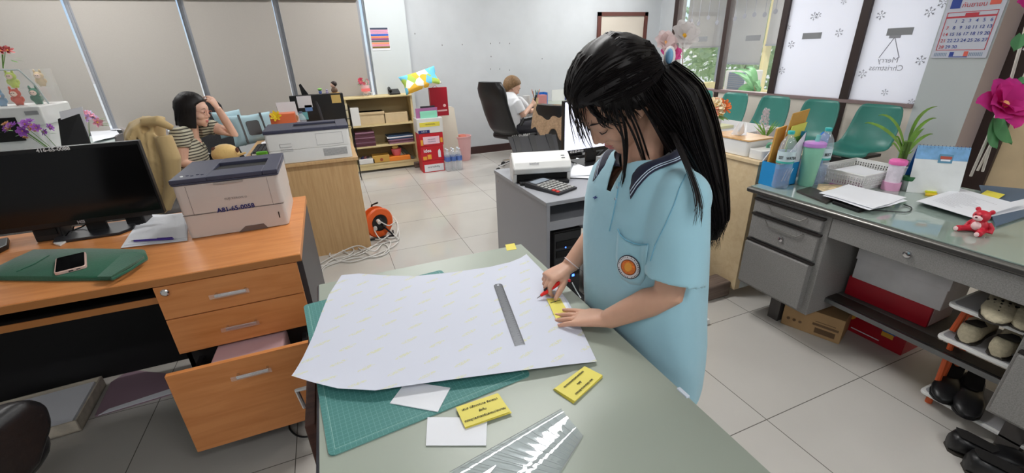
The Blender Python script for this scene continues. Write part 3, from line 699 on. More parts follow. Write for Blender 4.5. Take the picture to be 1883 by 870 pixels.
build('shell', MB().box(x0, x1, y0, y0+.004, 1.157, 1.42).box(x0, x1, y1, y1+.004, 1.157, 1.42).box(x1-.004, x1, y0, y1, 1.157, 1.42).box(x0, x1, y0, y1, 1.42, 1.424).box(x0, x1, y0, y1, 1.285, 1.289), case_T, t)
build('rim', MB().tube([(x1-.2, y0, 1.425), (x1-.06, y0, 1.42), (x1, y0, 1.3), (x1+.03, y0, 1.16)], .006, 6), M('clear rim', (190, 200, 200), .2), t)
def doll(x, y, zb, s, suit, lb, face=(238, 206, 190)):
    t = thing('toy_doll', lb, 'toy', (x, y, zb), group='dolls in the display case')
    mb = MB().ball((x, y, zb+.035*s), (.032*s, .025*s, .036*s), 12).ball((x, y, zb+.09*s), (.034*s, .03*s, .034*s), 12)
    for q in (-1, 1): mb.ball((x+q*.03*s, y, zb+.045*s), (.012*s, .012*s, .022*s), 8); mb.ball((x+q*.014*s, y, zb+.008*s), (.012*s, .014*s, .01*s), 8); mb.ball((x+q*.02*s, y, zb+.125*s), (.009*s, .008*s, .02*s), 8)
    build('suit', mb, M('toy cloth %s' % (suit,), suit, .8), t, smooth=60)
    build('face', MB().ball((x, y-.02*s, zb+.088*s), (.022*s, .014*s, .021*s), 12), M('toy face %s' % (face,), face, .6), t, smooth=60)
    e = MB()
    for q in (-1, 1): e.ball((x+q*.008*s, y-.034*s, zb+.092*s), .0035*s, 6)
    build('eyes', e, black_pl, t)
doll(-2.18, 4.88, 1.157, 1.0, (60, 120, 96), 'little doll in a green suit on the lower shelf of the display case')
doll(-2.30, 4.88, 1.157, 1.0, (214, 76, 40), 'little doll in an orange suit on the lower shelf of the display case', (250, 220, 200))
doll(-2.27, 4.86, 1.29, .95, (196, 214, 90), 'little doll in a yellow-green suit on the upper shelf of the display case')
doll(-2.14, 4.95, 1.29, .9, (206, 178, 130), 'little tan doll at the sloping end of the upper shelf')
doll(-2.40, 4.88, 1.157, .9, (120, 160, 190), 'little blue doll at the edge of the picture, lower shelf')
# flowers helper
def petal_flower(mb, c, r, n, m, tilt=None, layers=2, cup=.35):
    T0_ = Matrix.Translation(c)@(tilt or Matrix.Identity(4))
    for L in range(layers):
        rr = r*(1-.28*L)
        for k in range(n):
            a = 2*PI*(k+.5*L)/n; T = T0_@Matrix.Rotation(a, 4, 'Z')
            w_ = rr*1.9/n*1.5; hz = rr*cup*(1+L)
            g = [(0, 0, 0), (rr*.5, -w_*.5, hz*.5), (rr*.95, -w_*.4, hz), (rr*1.05, 0, hz*1.05), (rr*.95, w_*.4, hz), (rr*.5, w_*.5, hz*.5), (rr*.55, 0, hz*.35)]
            mb.add([T@Vector(p) for p in g], [(0, 1, 6), (1, 2, 3, 6), (6, 3, 4, 5), (0, 6, 5)], m)
    return mb
def bunch(name, lb, base, center, R, n, cols, fr, cat='flowers', seed=1, vase=None, nleaf=10, group=None):
    rnd = random.Random(seed); t = thing(name, lb, cat, base, group=group); cen = Vector(center)
    mats = [M('petal %s' % (c,), c, .6) for c in cols]
    for i in range(n):
        d = Vector((rnd.uniform(-1, 1), rnd.uniform(-1, .6), rnd.uniform(-.5, 1))).normalized()
        p = cen+Vector((d.x*R[0], d.y*R[1], d.z*R[2]))*rnd.uniform(.6, 1)
        up = (d+Vector((0, -.6, .4))).normalized(); q = Vector((0, 0, 1)).rotation_difference(up).to_matrix().to_4x4()
        mb = petal_flower(MB(), p, fr*rnd.uniform(.8, 1.15), 6, 0, q, 3)
        mb.ball(p+up*fr*.15, fr*.16, 8, 1)
        build('blossom', mb, [mats[i % len(mats)], M('flower heart', (236, 196, 90), .6)], t)
    lm = MB()
    for i in range(nleaf):
        a = rnd.uniform(0, 2*PI); s = Vector((math.cos(a)*R[0]*.9, math.sin(a)*R[1]*.7, rnd.uniform(-.9, -.1)*R[2])); p = cen+s; d = (s+Vector((0, 0, .02))).normalized()
        sd = d.cross(Vector((0, 0, 1))).normalized()*fr*.35; L = fr*1.5
        lm.add([p, p+d*L*.5+sd, p+d*L, p+d*L*.5-sd], [(0, 1, 2, 3)])
    lm.tube([Vector(base)+Vector((0, 0, .01)), cen], .004, 5)
    for i in range(4): lm.tube([Vector(base)+Vector((0, 0, .01)), cen+Vector((rnd.uniform(-1, 1)*R[0]*.6, 0, rnd.uniform(-.3, .6)*R[2]))], .002, 4)
    build('leaves', lm, leaf_g, t)
    return t
bunch('rose_bouquet', 'dried dusky rose bouquet standing on top of the display case', (at(4, 122, Y=4.9).x, 4.9, 1.425), tuple(at(4, 100, Y=4.9)), (.07, .05, .05), 6, [(176, 84, 84), (214, 150, 140)], .04, seed=3)
bunch('orchid_spray', 'purple and yellow artificial orchid spray at the far left behind the monitor', (-1.75, 4.0, .76), tuple(at(42, 238, Y=4.0)), (.14, .06, .05), 16, [(170, 96, 200), (190, 120, 214), (222, 170, 120)], .028, seed=5)
bunch('pastel_bouquet', 'pastel pink and lilac flower ball behind the black card stand', (-1.95, 4.8, .76), tuple(at(152, 222, Y=4.8)), (.12, .08, .06), 12, [(214, 180, 226), (240, 170, 190), (196, 196, 236)], .045, seed=6)
t = thing('receipt_printer', 'black document feeder with a white sheet standing in it, behind the monitor', 'printer', (-1.5, 3.3, .745))
a = at(0, 262, Y=3.2); 
build('body', MB().box(-2.1, -1.30, 3.2, 3.5, .60, .90).box(-1.50, -1.28, 3.25, 3.5, .9, .97), black_pl, t, bevel=.01)
p0, p1 = at(98, 245, Y=3.4), at(130, 205, Y=3.4)
build('tray', MB().hexa([(p0.x, 3.4, .95), (p0.x+.14, 3.4, .95), (p0.x+.14, 3.42, .95), (p0.x, 3.42, .95), (p0.x+.03, 3.44, p1.z-.04), (p0.x+.14, 3.44, p1.z-.01), (p0.x+.14, 3.46, p1.z-.01), (p0.x+.03, 3.46, p1.z-.04)]), black_pl, t)
build('sheet', MB().hexa([(p0.x+.02, 3.43, .97), (p0.x+.135, 3.43, .98), (p0.x+.135, 3.432, .98), (p0.x+.02, 3.432, .97), (p0.x+.05, 3.44, p1.z), (p0.x+.165, 3.44, p1.z+.02), (p0.x+.165, 3.442, p1.z+.02), (p0.x+.05, 3.442, p1.z)]), paper_w, t)
single('printer_stand', MB().box(-2.15, -1.5, 3.15, 3.6, 0, .598), grey_steel, 'grey stand holding the black document feeder behind the monitor', 'stand', bevel=.004)
for k, (cs, lb) in enumerate([([(30, 250), (98, 245), (92, 226), (60, 235)], 'white paper sheet beside the orchid spray'), ([(78, 228), (128, 240), (128, 222), (85, 219)], 'white paper under the black card stand, near the white printer'), ([(172, 262), (222, 250), (208, 232), (165, 238)], 'loose white paper on the window desk by the coat'), ([(205, 240), (232, 240), (225, 231), (190, 232)], 'white paper at the back edge of the window desk')]):
    single('paper_sheet', poly4(quadpx(cs, .752+.004*k), wav=.004), paper_w, lb, 'paper', 'papers on the window desk')
qf = [at(145, 232, Y=4.4), at(188, 268, Y=4.4)]
t = thing('clear_folder', 'clear document folder with a dark blue spine on the window desk', 'folder', (-1.75, 4.3, .75))
build('cover', MB().hexa([(-1.95, 4.2, .75), (-1.70, 4.2, .75), (-1.70, 4.2, .755), (-1.95, 4.2, .755), (-2.05, 4.55, .84), (-1.80, 4.55, .84), (-1.80, 4.55, .845), (-2.05, 4.55, .845)]), M('pale folder', (196, 208, 206), .3), t)
build('spine', MB().tube([(-1.84, 4.19, .757), (-1.94, 4.55, .85)], .008, 6), M('navy spine', (30, 56, 110), .4), t)
# ---- office chairs
leather = M('black leather', (24, 24, 27), .38, bump=(60, .1))
mesh_m = M('black mesh', (34, 34, 38), .7, noise=(150, .4))
def swivel(name, lb, loc, rot, back_h=1.1, mat=leather, arms=True, plump=1, group=None, seat_z=.47, tilt=.12):
    t = thing(name, lb, 'chair', loc, rot, group)       # local frame: faces +X
    s = MB(); s.prism(rrect(-.24, .26, -.25, .25, .08), seat_z-.045, seat_z+.03)
    build('seat', s, mat, t, world=False, bevel=.03, seg=4)
    bm = MB(); rows = []
    for i in range(9):
        u = i/8; zc = seat_z+.02+u*(back_h-seat_z-.02); xc = -.24-tilt*u-.03*math.sin(u*PI)+(.03 if u < .1 else 0)
        hw = .23-.02*abs(u-.4)-(.05 if u > .95 else 0); th = (.035 if mat is leather else .012)*plump*(1-.3*u) + (.018*plump if u > .72 and mat is leather else 0)
        rg = []
        for k in range(16):
            a = 2*PI*k/16; cx, sy = math.cos(a), math.sin(a)
            yy = hw*math.copysign(abs(sy)**.6, sy); rg.append(Vector((xc+th*math.copysign(abs(cx)**.7, cx)+.05*(abs(yy)/hw)**2*.6, yy, zc)))
        rows.append(rg)
    bm.loft(rows); build('backrest', bm, mat, t, world=False, smooth=60)
    if arms:
        for q in (-1, 1):
            build('armrest', MB().tube([(-.22, q*.27, .62), (-.18, q*.29, .69), (.05, q*.3, .70), (.18, q*.3, .66), (.16, q*.29, .50), (.05, q*.26, .44)], [.02, .024, .026, .024, .018, .016], 8), black_pl if mat is mesh_m else leather, t, world=False)
    build('gas_lift', MB().cyl((0, 0, .09), (0, 0, seat_z-.04), .027, n=12), chrome, t, world=False)
    for k in range(5):
        a = 2*PI*k/5+.3; e = Vector((math.cos(a)*.29, math.sin(a)*.29, .075))
        l = build('leg', MB().tube([(0, 0, .12), e*.5+Vector((0, 0, .07)), e], [.022, .018, .014], 8), chrome if plump > 1 else black_pl, t, world=False)
        build('caster', MB().lathe([(.026, -.02), (.03, -.012), (.03, .012), (.026, .02)], (e.x, e.y, .031), 14, T=Matrix.Rotation(PI/2, 4, 'X')), black_pl, l, world=False)
    return t
# chair the near end of the orange desk, just its back in view
t = thing('leather_chair', 'black leather office chair at the bottom left edge of the picture', 'chair', (-1.20, 1.20, 0), math.radians(82))
build('seat', MB().prism(rrect(-.27, .27, -.27, .27, .12), .38, .50), leather, t, world=False, bevel=.05, seg=4)
build('gas_lift', MB().cyl((0, 0, .1), (0, 0, .375), .03), chrome, t, world=False)
bkr = []
for i in range(8):
    u = i/7; bkr.append([Vector((-.27-.10*u+.04*math.cos(2*PI*k/16), (.24-.05*u*u)*math.copysign(abs(math.sin(2*PI*k/16))**.6, math.sin(2*PI*k/16)), .52+.48*u)) for k in range(16)])
build('backrest', MB().loft(bkr), leather, t, world=False, smooth=60)
for q in (-1, 1): build('armrest', MB().loft([[Vector((x, q*.27+y_*w_, h)) for x, h in ((-.24, .44), (.10, .44), (.19, .50), (.21, .57), (.16, .625), (0, .645), (-.16, .64), (-.25, .60))] for y_, w_ in ((-1, .045), (1, .045))]), leather, t, world=False, bevel=.035, seg=5)
for k in range(5):
    a = 2*PI*k/5; e = Vector((math.cos(a)*.28, math.sin(a)*.28, .06))
    build('leg', MB().tube([(0, 0, .11), e], [.025, .015], 8), black_pl, t, world=False)
swivel('mesh_chair', 'black mesh office chair with blue cushions behind the seated woman', (-.95, 4.95, 0), math.radians(-50), 1.10, mesh_m, tilt=.14)
blue_c = M('pale blue cushion', (166, 196, 206), .8, noise=(10, .08))
def pillow(name, lb, c, sx, sy, th, T3, mat, cat='cushion', extra=None):
    mb = MB(); n = 12; g1 = []; g2 = []
    for i in range(n+1):
        r1 = []; r2 = []
        for j in range(n+1):
            u, v = i/n*2-1, j/n*2-1; f = max(0, (1-u**4)*(1-v**4))**.5
            k_ = 1-.10*(1-abs(u))*abs(v)**2-.0; l_ = 1-.10*(1-abs(v))*abs(u)**2
            r1.append(T3@Vector((u*sx*l_, v*sy*k_, th*f+.002))); r2.append(T3@Vector((u*sx*l_, v*sy*k_, -th*f-.002)))
        g1.append(r1); g2.append(r2)
    def fc(off, fl): return [((off+i*(n+1)+j, off+i*(n+1)+j+1, off+(i+1)*(n+1)+j+1, off+(i+1)*(n+1)+j) if not fl else (off+i*(n+1)+j, off+(i+1)*(n+1)+j, off+(i+1)*(n+1)+j+1, off+i*(n+1)+j+1)) for i in range(n) for j in range(n)]
    N = (n+1)**2; bd = [(0, j) for j in range(n+1)]+[(i, n) for i in range(1, n+1)]+[(n, j) for j in range(n-1, -1, -1)]+[(i, 0) for i in range(n-1, 0, -1)]
    ids = [i*(n+1)+j for i, j in bd]; side = [(ids[k], ids[(k+1) % len(ids)], N+ids[(k+1) % len(ids)], N+ids[k]) for k in range(len(ids))]
    mb.add([p for r in g1 for p in r]+[p for r in g2 for p in r], fc(0, False)+fc(N, True)+side)
    t = thing(name, lb, cat, tuple(c)); build('cover', mb, mat, t, smooth=80); return t
cc = at(470, 238, Y=4.45)
T3 = Matrix.Translation((cc.x-.05, 4.66, cc.z-.02))@Euler((math.radians(72), 0, math.radians(24))).to_matrix().to_4x4()
t = pillow('cushion', 'pale blue cushion with black panel leaning in the black mesh chair', (cc.x-.05, 4.66, .5), .19, .14, .045, T3, blue_c)
bm = MB().prism(rrect(-.055, .055, -.065, .065, .02), .043, .052, T=T3)
for x in (-.09, .09): bm.box(x-.008, x+.008, -.13, .13, .036, .046, T=T3)
build('strap_panel', bm, black_pl, t)
T3 = Matrix.Translation((-.86, 4.75, .90))@Euler((math.radians(72), 0, math.radians(30))).to_matrix().to_4x4()
pillow('cushion', 'second pale blue cushion partly hidden behind the seated woman\'s arm', (-.86, 4.75, .6), .12, .12, .04, T3, blue_c)
# ---- side desk items
t = thing('desk_organizer', 'orange tray holding a yellow flower behind the second printer', 'tray', tuple(z(520, 222, .80)))
org = M('orange plastic', (214, 110, 70), .4)
a, b_ = at(497, 222, Y=4.25), at(541, 208, Y=4.25)
build('tray', MB().box(a.x, b_.x, 4.25, 4.4, .747, b_.z), org, t, bevel=.004)
mb = petal_flower(MB(), at(507, 214, Y=4.23), .045, 7, 0, Matrix.Rotation(1.2, 4, 'X'), 2)
build('flower', mb, M('yellow petals', (240, 210, 50), .5), t)
t = thing('desk_calendar', 'white tent desk calendar with a brown drawing beside the orange tray', 'calendar', tuple(at(528, 205, Y=4.55)))
a, b_ = at(516, 212, Y=4.55), at(546, 187, Y=4.55)
build('card', MB().hexa([(a.x, 4.52, .747), (b_.x, 4.52, .747), (b_.x, 4.525, .747), (a.x, 4.525, .747), (a.x-.02, 4.58, b_.z), (b_.x-.02, 4.58, b_.z), (b_.x-.02, 4.585, b_.z), (a.x-.02, 4.585, b_.z)]), paper_w, t)
build('stand', MB().hexa([(a.x-.03, 4.66, .747), (b_.x-.03, 4.66, .747), (b_.x-.03, 4.665, .747), (a.x-.03, 4.665, .747), (a.x-.02, 4.586, b_.z), (b_.x-.02, 4.586, b_.z), (b_.x-.02, 4.59, b_.z), (a.x-.02, 4.59, b_.z)]), black_pl, t)
build('drawing', MB().ball((b_.x-.035, 4.548, .93), (.018, .002, .03), 10), M('brown drawing', (180, 140, 100), .8), t)
t = thing('monitor', 'back of a large black monitor screen with notes stuck on it, beyond the second printer', 'monitor', (-.03, 4.75, .747))
a, b_ = at(544, 235, Y=4.7), at(630, 171, Y=4.7)
build('housing', MB().box(a.x, b_.x, 4.7, 4.74, .80, b_.z), black_pl, t, bevel=.005)
build('stand', MB().box(-.08, -.02, 4.74, 4.78, .76, .95).box(-.14, .05, 4.68, 4.86, .747, .76), black_pl, t)
for (p, q_, m_) in (((549, 199), (571, 176), paper_w), ((562, 205), (573, 193), M('blue note', (110, 150, 210), .6)), ((550, 221), (565, 206), M('cyan note', (120, 196, 206), .6)), ((611, 190), (625, 174), M('tan note', (214, 184, 110), .6))):
    u, v = at(*p, Y=4.69), at(*q_, Y=4.69); build('note', MB().box(u.x, v.x, 4.692, 4.700, u.z, v.z), m_, t)
def bottle(name, lb, c, H, R, label=None, cap=(70, 190, 180), water=None, group=None, parts=True, lab_col=(206, 214, 228)):
    t = thing(name, lb, 'bottle', c, group=group); c = Vector(c)
    pl = glassy('clear bottle plastic', mix=.22, rough=.05, col=(220, 232, 245))
    prof = [(R*.86, 0), (R*.97, H*.02), (R, H*.08), (R*.94, H*.14), (R, H*.2), (R*.93, H*.3), (R*.98, H*.36), (R*.95, H*.42), (R*.98, H*.5), (R, H*.56), (R*.99, H*.70), (R*.86, H*.80), (R*.60, H*.87), (R*.36, H*.92), (R*.33, H*.955)]
    build('body', MB().lathe(prof, c, 20), pl, t, smooth=60)
    build('cap', MB().lathe([(R*.37, H*.945), (R*.4, H*.955), (R*.4, H*.995), (R*.36, H)], c, 16), M('cap %s' % (cap,), cap, .4), t)
    if label: build('label', MB().lathe([(R*1.005, H*.46), (R*1.01, H*.66)], c, 20, cap=False), M('film label %s' % (lab_col,), lab_col, .4), t, smooth=60)
    if water: build('water', MB().lathe([(R*.80, H*.015), (R*.92, H*.05), (R*.90, H*water)], c, 20), glassy('water', mix=.18, col=(120, 150, 190), tint=(225, 235, 250)), t, smooth=60)
    return t
c = at(556, 222, Y=4.3); bottle('water_bottle', 'clear water bottle in front of the black monitor beyond the second printer', (c.x, 4.3, .747), .26, .035, True, (90, 110, 140), .3)
single('phone_stand', MB().hexa([(-.06, 4.5, .747), (-.045, 4.5, .747), (-.045, 4.6, .747), (-.06, 4.6, .747), (-.10, 4.5, 1.07), (-.085, 4.5, 1.07), (-.07, 4.6, 1.0), (-.085, 4.6, 1.0)]), M('dark grey panel', (52, 52, 58), .4), 'thin dark grey panel standing edge-on before the black monitor', 'panel')
c = at(560, 168, Y=4.9)
single('small_screen', MB().hexa([(c.x-.03, 4.88, 1.105), (c.x+.03, 4.88, 1.105), (c.x+.03, 4.95, 1.105), (c.x-.03, 4.95, 1.105), (c.x-.04, 4.88, 1.20), (c.x-.02, 4.88, 1.21), (c.x-.0, 4.93, 1.16), (c.x-.03, 4.93, 1.16)]), black_pl, 'small black wedge-shaped screen standing left of the figurines', 'screen', bevel=.002)
single('screen_shelf', MB().box(-.28, .16, 4.86, 5.0, 1.085, 1.10).box(-.27, -.25, 4.88, 4.98, .746, 1.085).box(.12, .14, 4.88, 4.98, .746, 1.085), black_pl, 'narrow black shelf above the black monitor holding figurines', 'shelf')
t = thing('figurine', 'small dark-haired seated figurine on the black shelf', 'figurine', (.09, 4.92, 1.10)); c = Vector((.09, 4.92, 1.10))
build('body', MB().ball(c+Vector((0, 0, .03)), (.032, .03, .03), 12), M('figurine robe', (120, 96, 80), .7), t, smooth=60)
build('head', MB().ball(c+Vector((-.006, 0, .078)), (.024, .022, .026), 12), M('figurine skin', (232, 190, 170), .6), t, smooth=60)
build('hair', MB().ball(c+Vector((.006, .004, .09)), (.03, .028, .028), 12), M('figurine hair', (50, 38, 36), .6), t, smooth=60)
build('base', MB().lathe([(.045, 0), (.045, .008)], c, 16), M('figurine base', (200, 160, 100), .6), t)
c = Vector((at(588, 165, Y=4.92).x, 4.92, 1.10))
t = thing('figurine', 'tiny green and blue toy on the black shelf, left of the seated figurine', 'figurine', tuple(c))
build('body', MB().ball(c+Vector((0, 0, .018)), (.016, .014, .02), 10), M('toy blue', (100, 120, 180), .6), t); build('head', MB().ball(c+Vector((0, 0, .045)), (.022, .016, .013), 10), M('toy green', (150, 210, 110), .6), t)
c = Vector((at(601, 167, Y=4.92).x, 4.92, 1.10))
single('figurine', MB().ball(c+Vector((0, 0, .014)), (.014, .012, .016), 10).ball(c+Vector((0, 0, .034)), .01, 8), M('toy lilac', (190, 180, 214), .6), 'tiny lilac toy between the green toy and the seated figurine', 'figurine')
for k, (cs, lb) in enumerate([([(472, 283), (508, 280), (506, 256), (482, 262)], 'white sheets by the keyboard of the seated woman'), ([(478, 276), (508, 272), (508, 254), (488, 258)], 'upper white sheet leaning against the second printer')]):
    single('paper_sheet', poly4(quadpx(cs, .749+.004*k), wav=.003), paper_w, lb, 'paper', 'papers on the oak desk')
kb = quadpx([(440, 290), (470, 288), (482, 262), (460, 262)], .76)
t = thing('keyboard', 'black keyboard in front of the seated woman', 'keyboard', (-.56, 4.05, .75))
build('base', MB().box(-.62, -.46, 3.85, 4.28, .747, .765), black_pl, t, bevel=.003)
km = MB()
for i in range(14):
    for j in range(5): km.box(-.605+j*.029, -.582+j*.029, 3.865+i*.029, 3.888+i*.029, .765, .770)
build('keys', km, M('key caps', (44, 44, 48), .5), t)
single('desk_shelf', MB().box(-.66, -.50, 3.7, 4.9, .735, .746), beech, 'light oak keyboard ledge along the seated woman\'s side of the desk', 'ledge')
c = z(482, 283, .757); t = thing('tape_dispenser', 'bright green tape dispenser beside the second printer', 'tape dispenser', tuple(c))
build('body', MB().prism([(c.x+x, c.y+y) for x, y in rrect(-.04, .04, -.02, .02, .018)], .747, .775), M('bright green', (110, 200, 60), .4), t, bevel=.006)
build('cutter', MB().box(c.x-.07, c.x-.04, c.y-.008, c.y+.008, .748, .76), white_pl, t)
# ---- bookshelf contents
def shelfbox(name, lb, px, py, Y, dp, mat, cat, zb=None, lid=None, group=None, bevel=.004, tex=None):
    a = at(px[0], py[1], Y=Y); b_ = at(px[1], py[0], Y=Y); zb_ = a.z if zb is None else zb
    h = b_.z-a.z
    mb = MB().box(a.x, b_.x, Y, Y+dp, zb_, zb_+h)
    t = thing(name, lb, cat, ((a.x+b_.x)/2, Y+dp/2, zb_), group=group)
    build('body', mb, mat, t, bevel=bevel)
    if lid: build('lid', MB().box(a.x-.008, b_.x+.008, Y-.008, Y+dp, zb_+h-.03, zb_+h), lid, t, bevel=.003)
    return t
tan_b = M('tan box', (206, 184, 146), .7, noise=(14, .05))
shelfbox('storage_box', 'tan lidded storage box, the larger of two on the top board of the bookshelf', (663, 704), (197, 224), 5.98, .2, tan_b, 'box', .616, tan_b)
shelfbox('storage_box', 'plain tan storage box, the smaller right one on the top board of the bookshelf', (709, 748), (198, 220), 5.98, .2, tan_b, 'box', .616)
shelfbox('tissue_packet', 'upright white and turquoise packet at the left end of the top board', (647, 658), (193, 228), 5.97, .15, white_pl, 'packet', .616)
fc_ = M('maroon folder', (94, 52, 66), .6); fc2 = M('mauve folder', (150, 110, 130), .6); fc3 = M('navy folder', (44, 70, 100), .5)
for i in range(9):
    a = at(651, 268-i*4.2, Y=5.97); b_ = at(692-i*.7, 268-i*4.2, Y=5.97); zz = .347+i*.0205
    single('ring_folder', MB().box(a.x, b_.x, 5.97+random.uniform(0, .01), 6.17, zz, zz+.018), [fc_, fc_, fc2][i % 3], ['lowest', 'second', 'third', 'fourth', 'fifth', 'sixth', 'seventh', 'eighth', 'topmost'][i]+' maroon or mauve folder, counting up, in the left stack on the middle bookshelf board', 'folder', 'stacked maroon folders', bevel=.002)
cols = [fc2, fc_, fc2, fc3, paper_w, fc3]
lbs = ['lowest mauve folder of the right stack on the middle board', 'maroon folder near the bottom of the right stack on the middle board', 'mauve folder in the middle of the right stack', 'navy folder of the right stack, under the white sheaf', 'white sheaf near the top of the right stack on the middle board', 'top navy folder of the right stack on the middle board']
for i in range(6):
    a = at(716-i*1.2, 262-i*4, Y=5.97); b_ = at(762-i*.6, 262-i*4, Y=5.97); zz = .347+i*.018
    single('paper_folder', MB().prism([(a.x+.02*(i % 2), 5.97), (b_.x, 5.98+.004*i), (b_.x-.02, 6.18), (a.x, 6.17)], zz, zz+.016), cols[i], lbs[i], 'folder', 'right stack of folders', bevel=.002)
t = shelfbox('open_box', 'small white open box of odds and ends at the bottom left of the bookshelf', (662, 689), (294, 306), 5.97, .16, white_pl, 'box', .116)
for k, (x, c_) in enumerate(((.30, (60, 60, 110)), (.34, (180, 120, 130)), (.37, (70, 60, 70)))):
    single('trinket', MB().ball((x, 6.03, .185), (.022, .02, .018), 8).ball((x+.012, 6.04, .20), .012, 8), M('trinket %d' % k, c_, .5), ['dark blue trinket in the white open box', 'pink trinket in the middle of the white open box', 'dark plum trinket at the right of the white open box'][k], 'trinket')
t = shelfbox('gift_box', 'mustard brown box with a round red stamp on the bottom board', (687, 716), (286, 302), 5.97, .16, M('mustard box', (200, 158, 76), .6), 'box', .116)
build('stamp', MB().lathe([(.02, 0), (.02, .002)], (at(702, 295, Y=5.965).x, 5.967, .155), 14, T=Matrix.Rotation(PI/2, 4, 'X')), M('stamp red', (160, 80, 50), .6), t)
t = shelfbox('carton_tray', 'orange and grey open carton on the bottom board of the bookshelf', (718, 755), (291, 303), 5.965, .17, M('orange card', (240, 140, 50), .5), 'box', .116)
single('basket', MB().lathe([(.05, 0), (.065, .05), (.07, .09)], (at(730, 285, Y=6.05).x, 6.06, .175), 16, cap=True), M('pink basket', (224, 110, 120), .5), 'small pink basket above the orange carton on the bottom board', 'basket')
single('cloth_bundle', MB().ball((at(728, 281, Y=6.05).x, 6.06, .285), (.045, .04, .03), 10), M('pale yellow cloth', (230, 214, 130), .8), 'pale yellow crumpled bundle in the pink basket', 'cloth')
for k in range(2):
    x = at(752-k*7, 285, Y=6.0).x
    single('thin_board', MB().hexa([(x-.03, 5.99, .118+.0), (x+.07, 5.99, .118), (x+.075, 5.995, .118), (x-.025, 5.995, .118), (x-.16, 6.14, .31), (x-.10, 6.14, .31), (x-.095, 6.146, .31), (x-.155, 6.146, .31)]), M('thin frame %d' % k, [(70, 74, 64), (190, 184, 160)][k], .5), ['dark thin board leaning at the right of the bottom board', 'pale thin board leaning beside the dark one on the bottom board'][k], 'board')
# pot on tricycle, telephone on shelf
c = Vector((at(674, 178, Y=6.1).x, 6.1, .966))
t = bunch('flower_pot', 'pink and red artificial flowers in a small pink pot on the bookshelf', tuple(c+Vector((0, 0, .04))), tuple(c+Vector((0, 0, .18))), (.075, .06, .04), 10, [(232, 110, 140), (244, 180, 190), (214, 70, 96)], .03, seed=9)
build('pot', MB().lathe([(.035, .035), (.055, .10), (.06, .13)], c, 16), M('pink white pot', (238, 200, 204), .4), t)
build('bow', MB().box(c.x-.055, c.x+.055, c.y-.065, c.y-.055, c.z+.06, c.z+.095), M('salmon ribbon', (240, 120, 120), .5), t)
tm = M('white wire', (235, 235, 235), .4)
mb = MB()
for dx in (-.01, .085): mb.tube([(c.x+dx+.022*math.cos(a*PI/6), c.y-.03, c.z+.024+.022*math.sin(a*PI/6)) for a in range(13)], .003, 6)
mb.tube([(c.x-.01, c.y-.03, c.z+.03), (c.x+.04, c.y-.03, c.z+.05), (c.x+.085, c.y-.03, c.z+.03), (c.x+.10, c.y-.03, c.z+.09)], .003, 6)
build('tricycle_stand', mb, tm, t)
c = Vector((at(725, 172, Y=6.1).x, 6.1, .966)); t = thing('telephone', 'black desk telephone on the right of the bookshelf top', 'telephone', tuple(c))
build('base', MB().hexa([(c.x-.07, 6.02, .966), (c.x+.07, 6.02, .966), (c.x+.07, 6.18, .966), (c.x-.07, 6.18, .966), (c.x-.07, 6.02, .985), (c.x+.07, 6.02, .985), (c.x+.07, 6.18, 1.03), (c.x-.07, 6.18, 1.03)]), black_pl, t, bevel=.004)
build('handset', MB().tube([(c.x-.05, 6.04, 1.01), (c.x-.055, 6.09, 1.04), (c.x-.055, 6.14, 1.05), (c.x-.05, 6.18, 1.04)], [.02, .013, .013, .02], 8), black_pl, t)
c = at(646, 205, Y=5.9)
t = thing('magazine_rack', 'cream rack of papers on black wire beside the bookshelf', 'rack', (.14, 5.6, .0))
mb = MB()
for k in range(4): mb.box(.08, .21, 5.62+k*.03, 5.64+k*.03, .70, .93-.02*k)
build('papers', mb, M('cream papers', (226, 214, 180), .7), t)
wr = MB()
for h in (.66, .76, .86): wr.tube([(.07, 5.6, h), (.23, 5.6, h), (.23, 5.76, h), (.07, 5.76, h), (.07, 5.6, h)], .004, 6)
for x, y in ((.07, 5.6), (.23, 5.6), (.23, 5.76), (.07, 5.76)): wr.tube([(x, y, 0), (x, y, .9)], .005, 6)
build('wire_frame', wr, black_pl, t)
# ---- stack of boxes right of the shelf
Yb = 5.56
def printbox(lb, px, py, zb, mat, h, seed=0):
    a = at(px[0], 300, Y=Yb); x0 = at(px[0], py, Y=Yb).x; x1 = at(px[1], py, Y=Yb).x
    t = thing('carton', lb, 'box', ((x0+x1)/2, Yb+.1, zb), group='cartons stacked beside the bookshelf')
    b_ = build('body', MB().box(x0, x1, Yb, Yb+.24, zb, zb+h-.003), mat, t, bevel=.003)
    return t, x0, x1
t, x0, x1 = printbox('bottom red carton with a wide white label, stacked beside the bookshelf', (777, 817), 300, 0, red_card, .155)
build('label', MB().box(x0+.02, x1-.01, Yb-.002, Yb, .012, .105), paper_w, t); text('เอกสารสำคัญ', .03, ink, ((x0+x1)/2, Yb-.003, .07), (1, 0, 0), (0, 0, 1), t)
t, x0, x1 = printbox('red carton with yellow print, second from the floor beside the bookshelf', (773, 815), 270, .155, red_card, .19)
text('idea', .062, paper_w, (x0+.085, Yb-.002, .285), (1, 0, 0), (0, 0, 1), t, bold=.0015)
build('print', MB().box(x0+.02, x0+.07, Yb-.002, Yb, .17, .215).box(x0+.08, x0+.13, Yb-.002, Yb, .175, .235), M('amber print', (232, 170, 60), .5), t)
build('bottle_print', MB().prism([(x1-.075, .19), (x1-.04, .19), (x1-.04, .27), (x1-.055, .30), (x1-.075, .27)], -.002, 0, T=Matrix.Translation((0, Yb-.002, 0))@Matrix.Rotation(PI/2, 4, 'X')), paper_w, t)
t, x0, x1 = printbox('red carton with a pink label, third from the floor beside the bookshelf', (769, 813), 235, .345, red_card, .165)
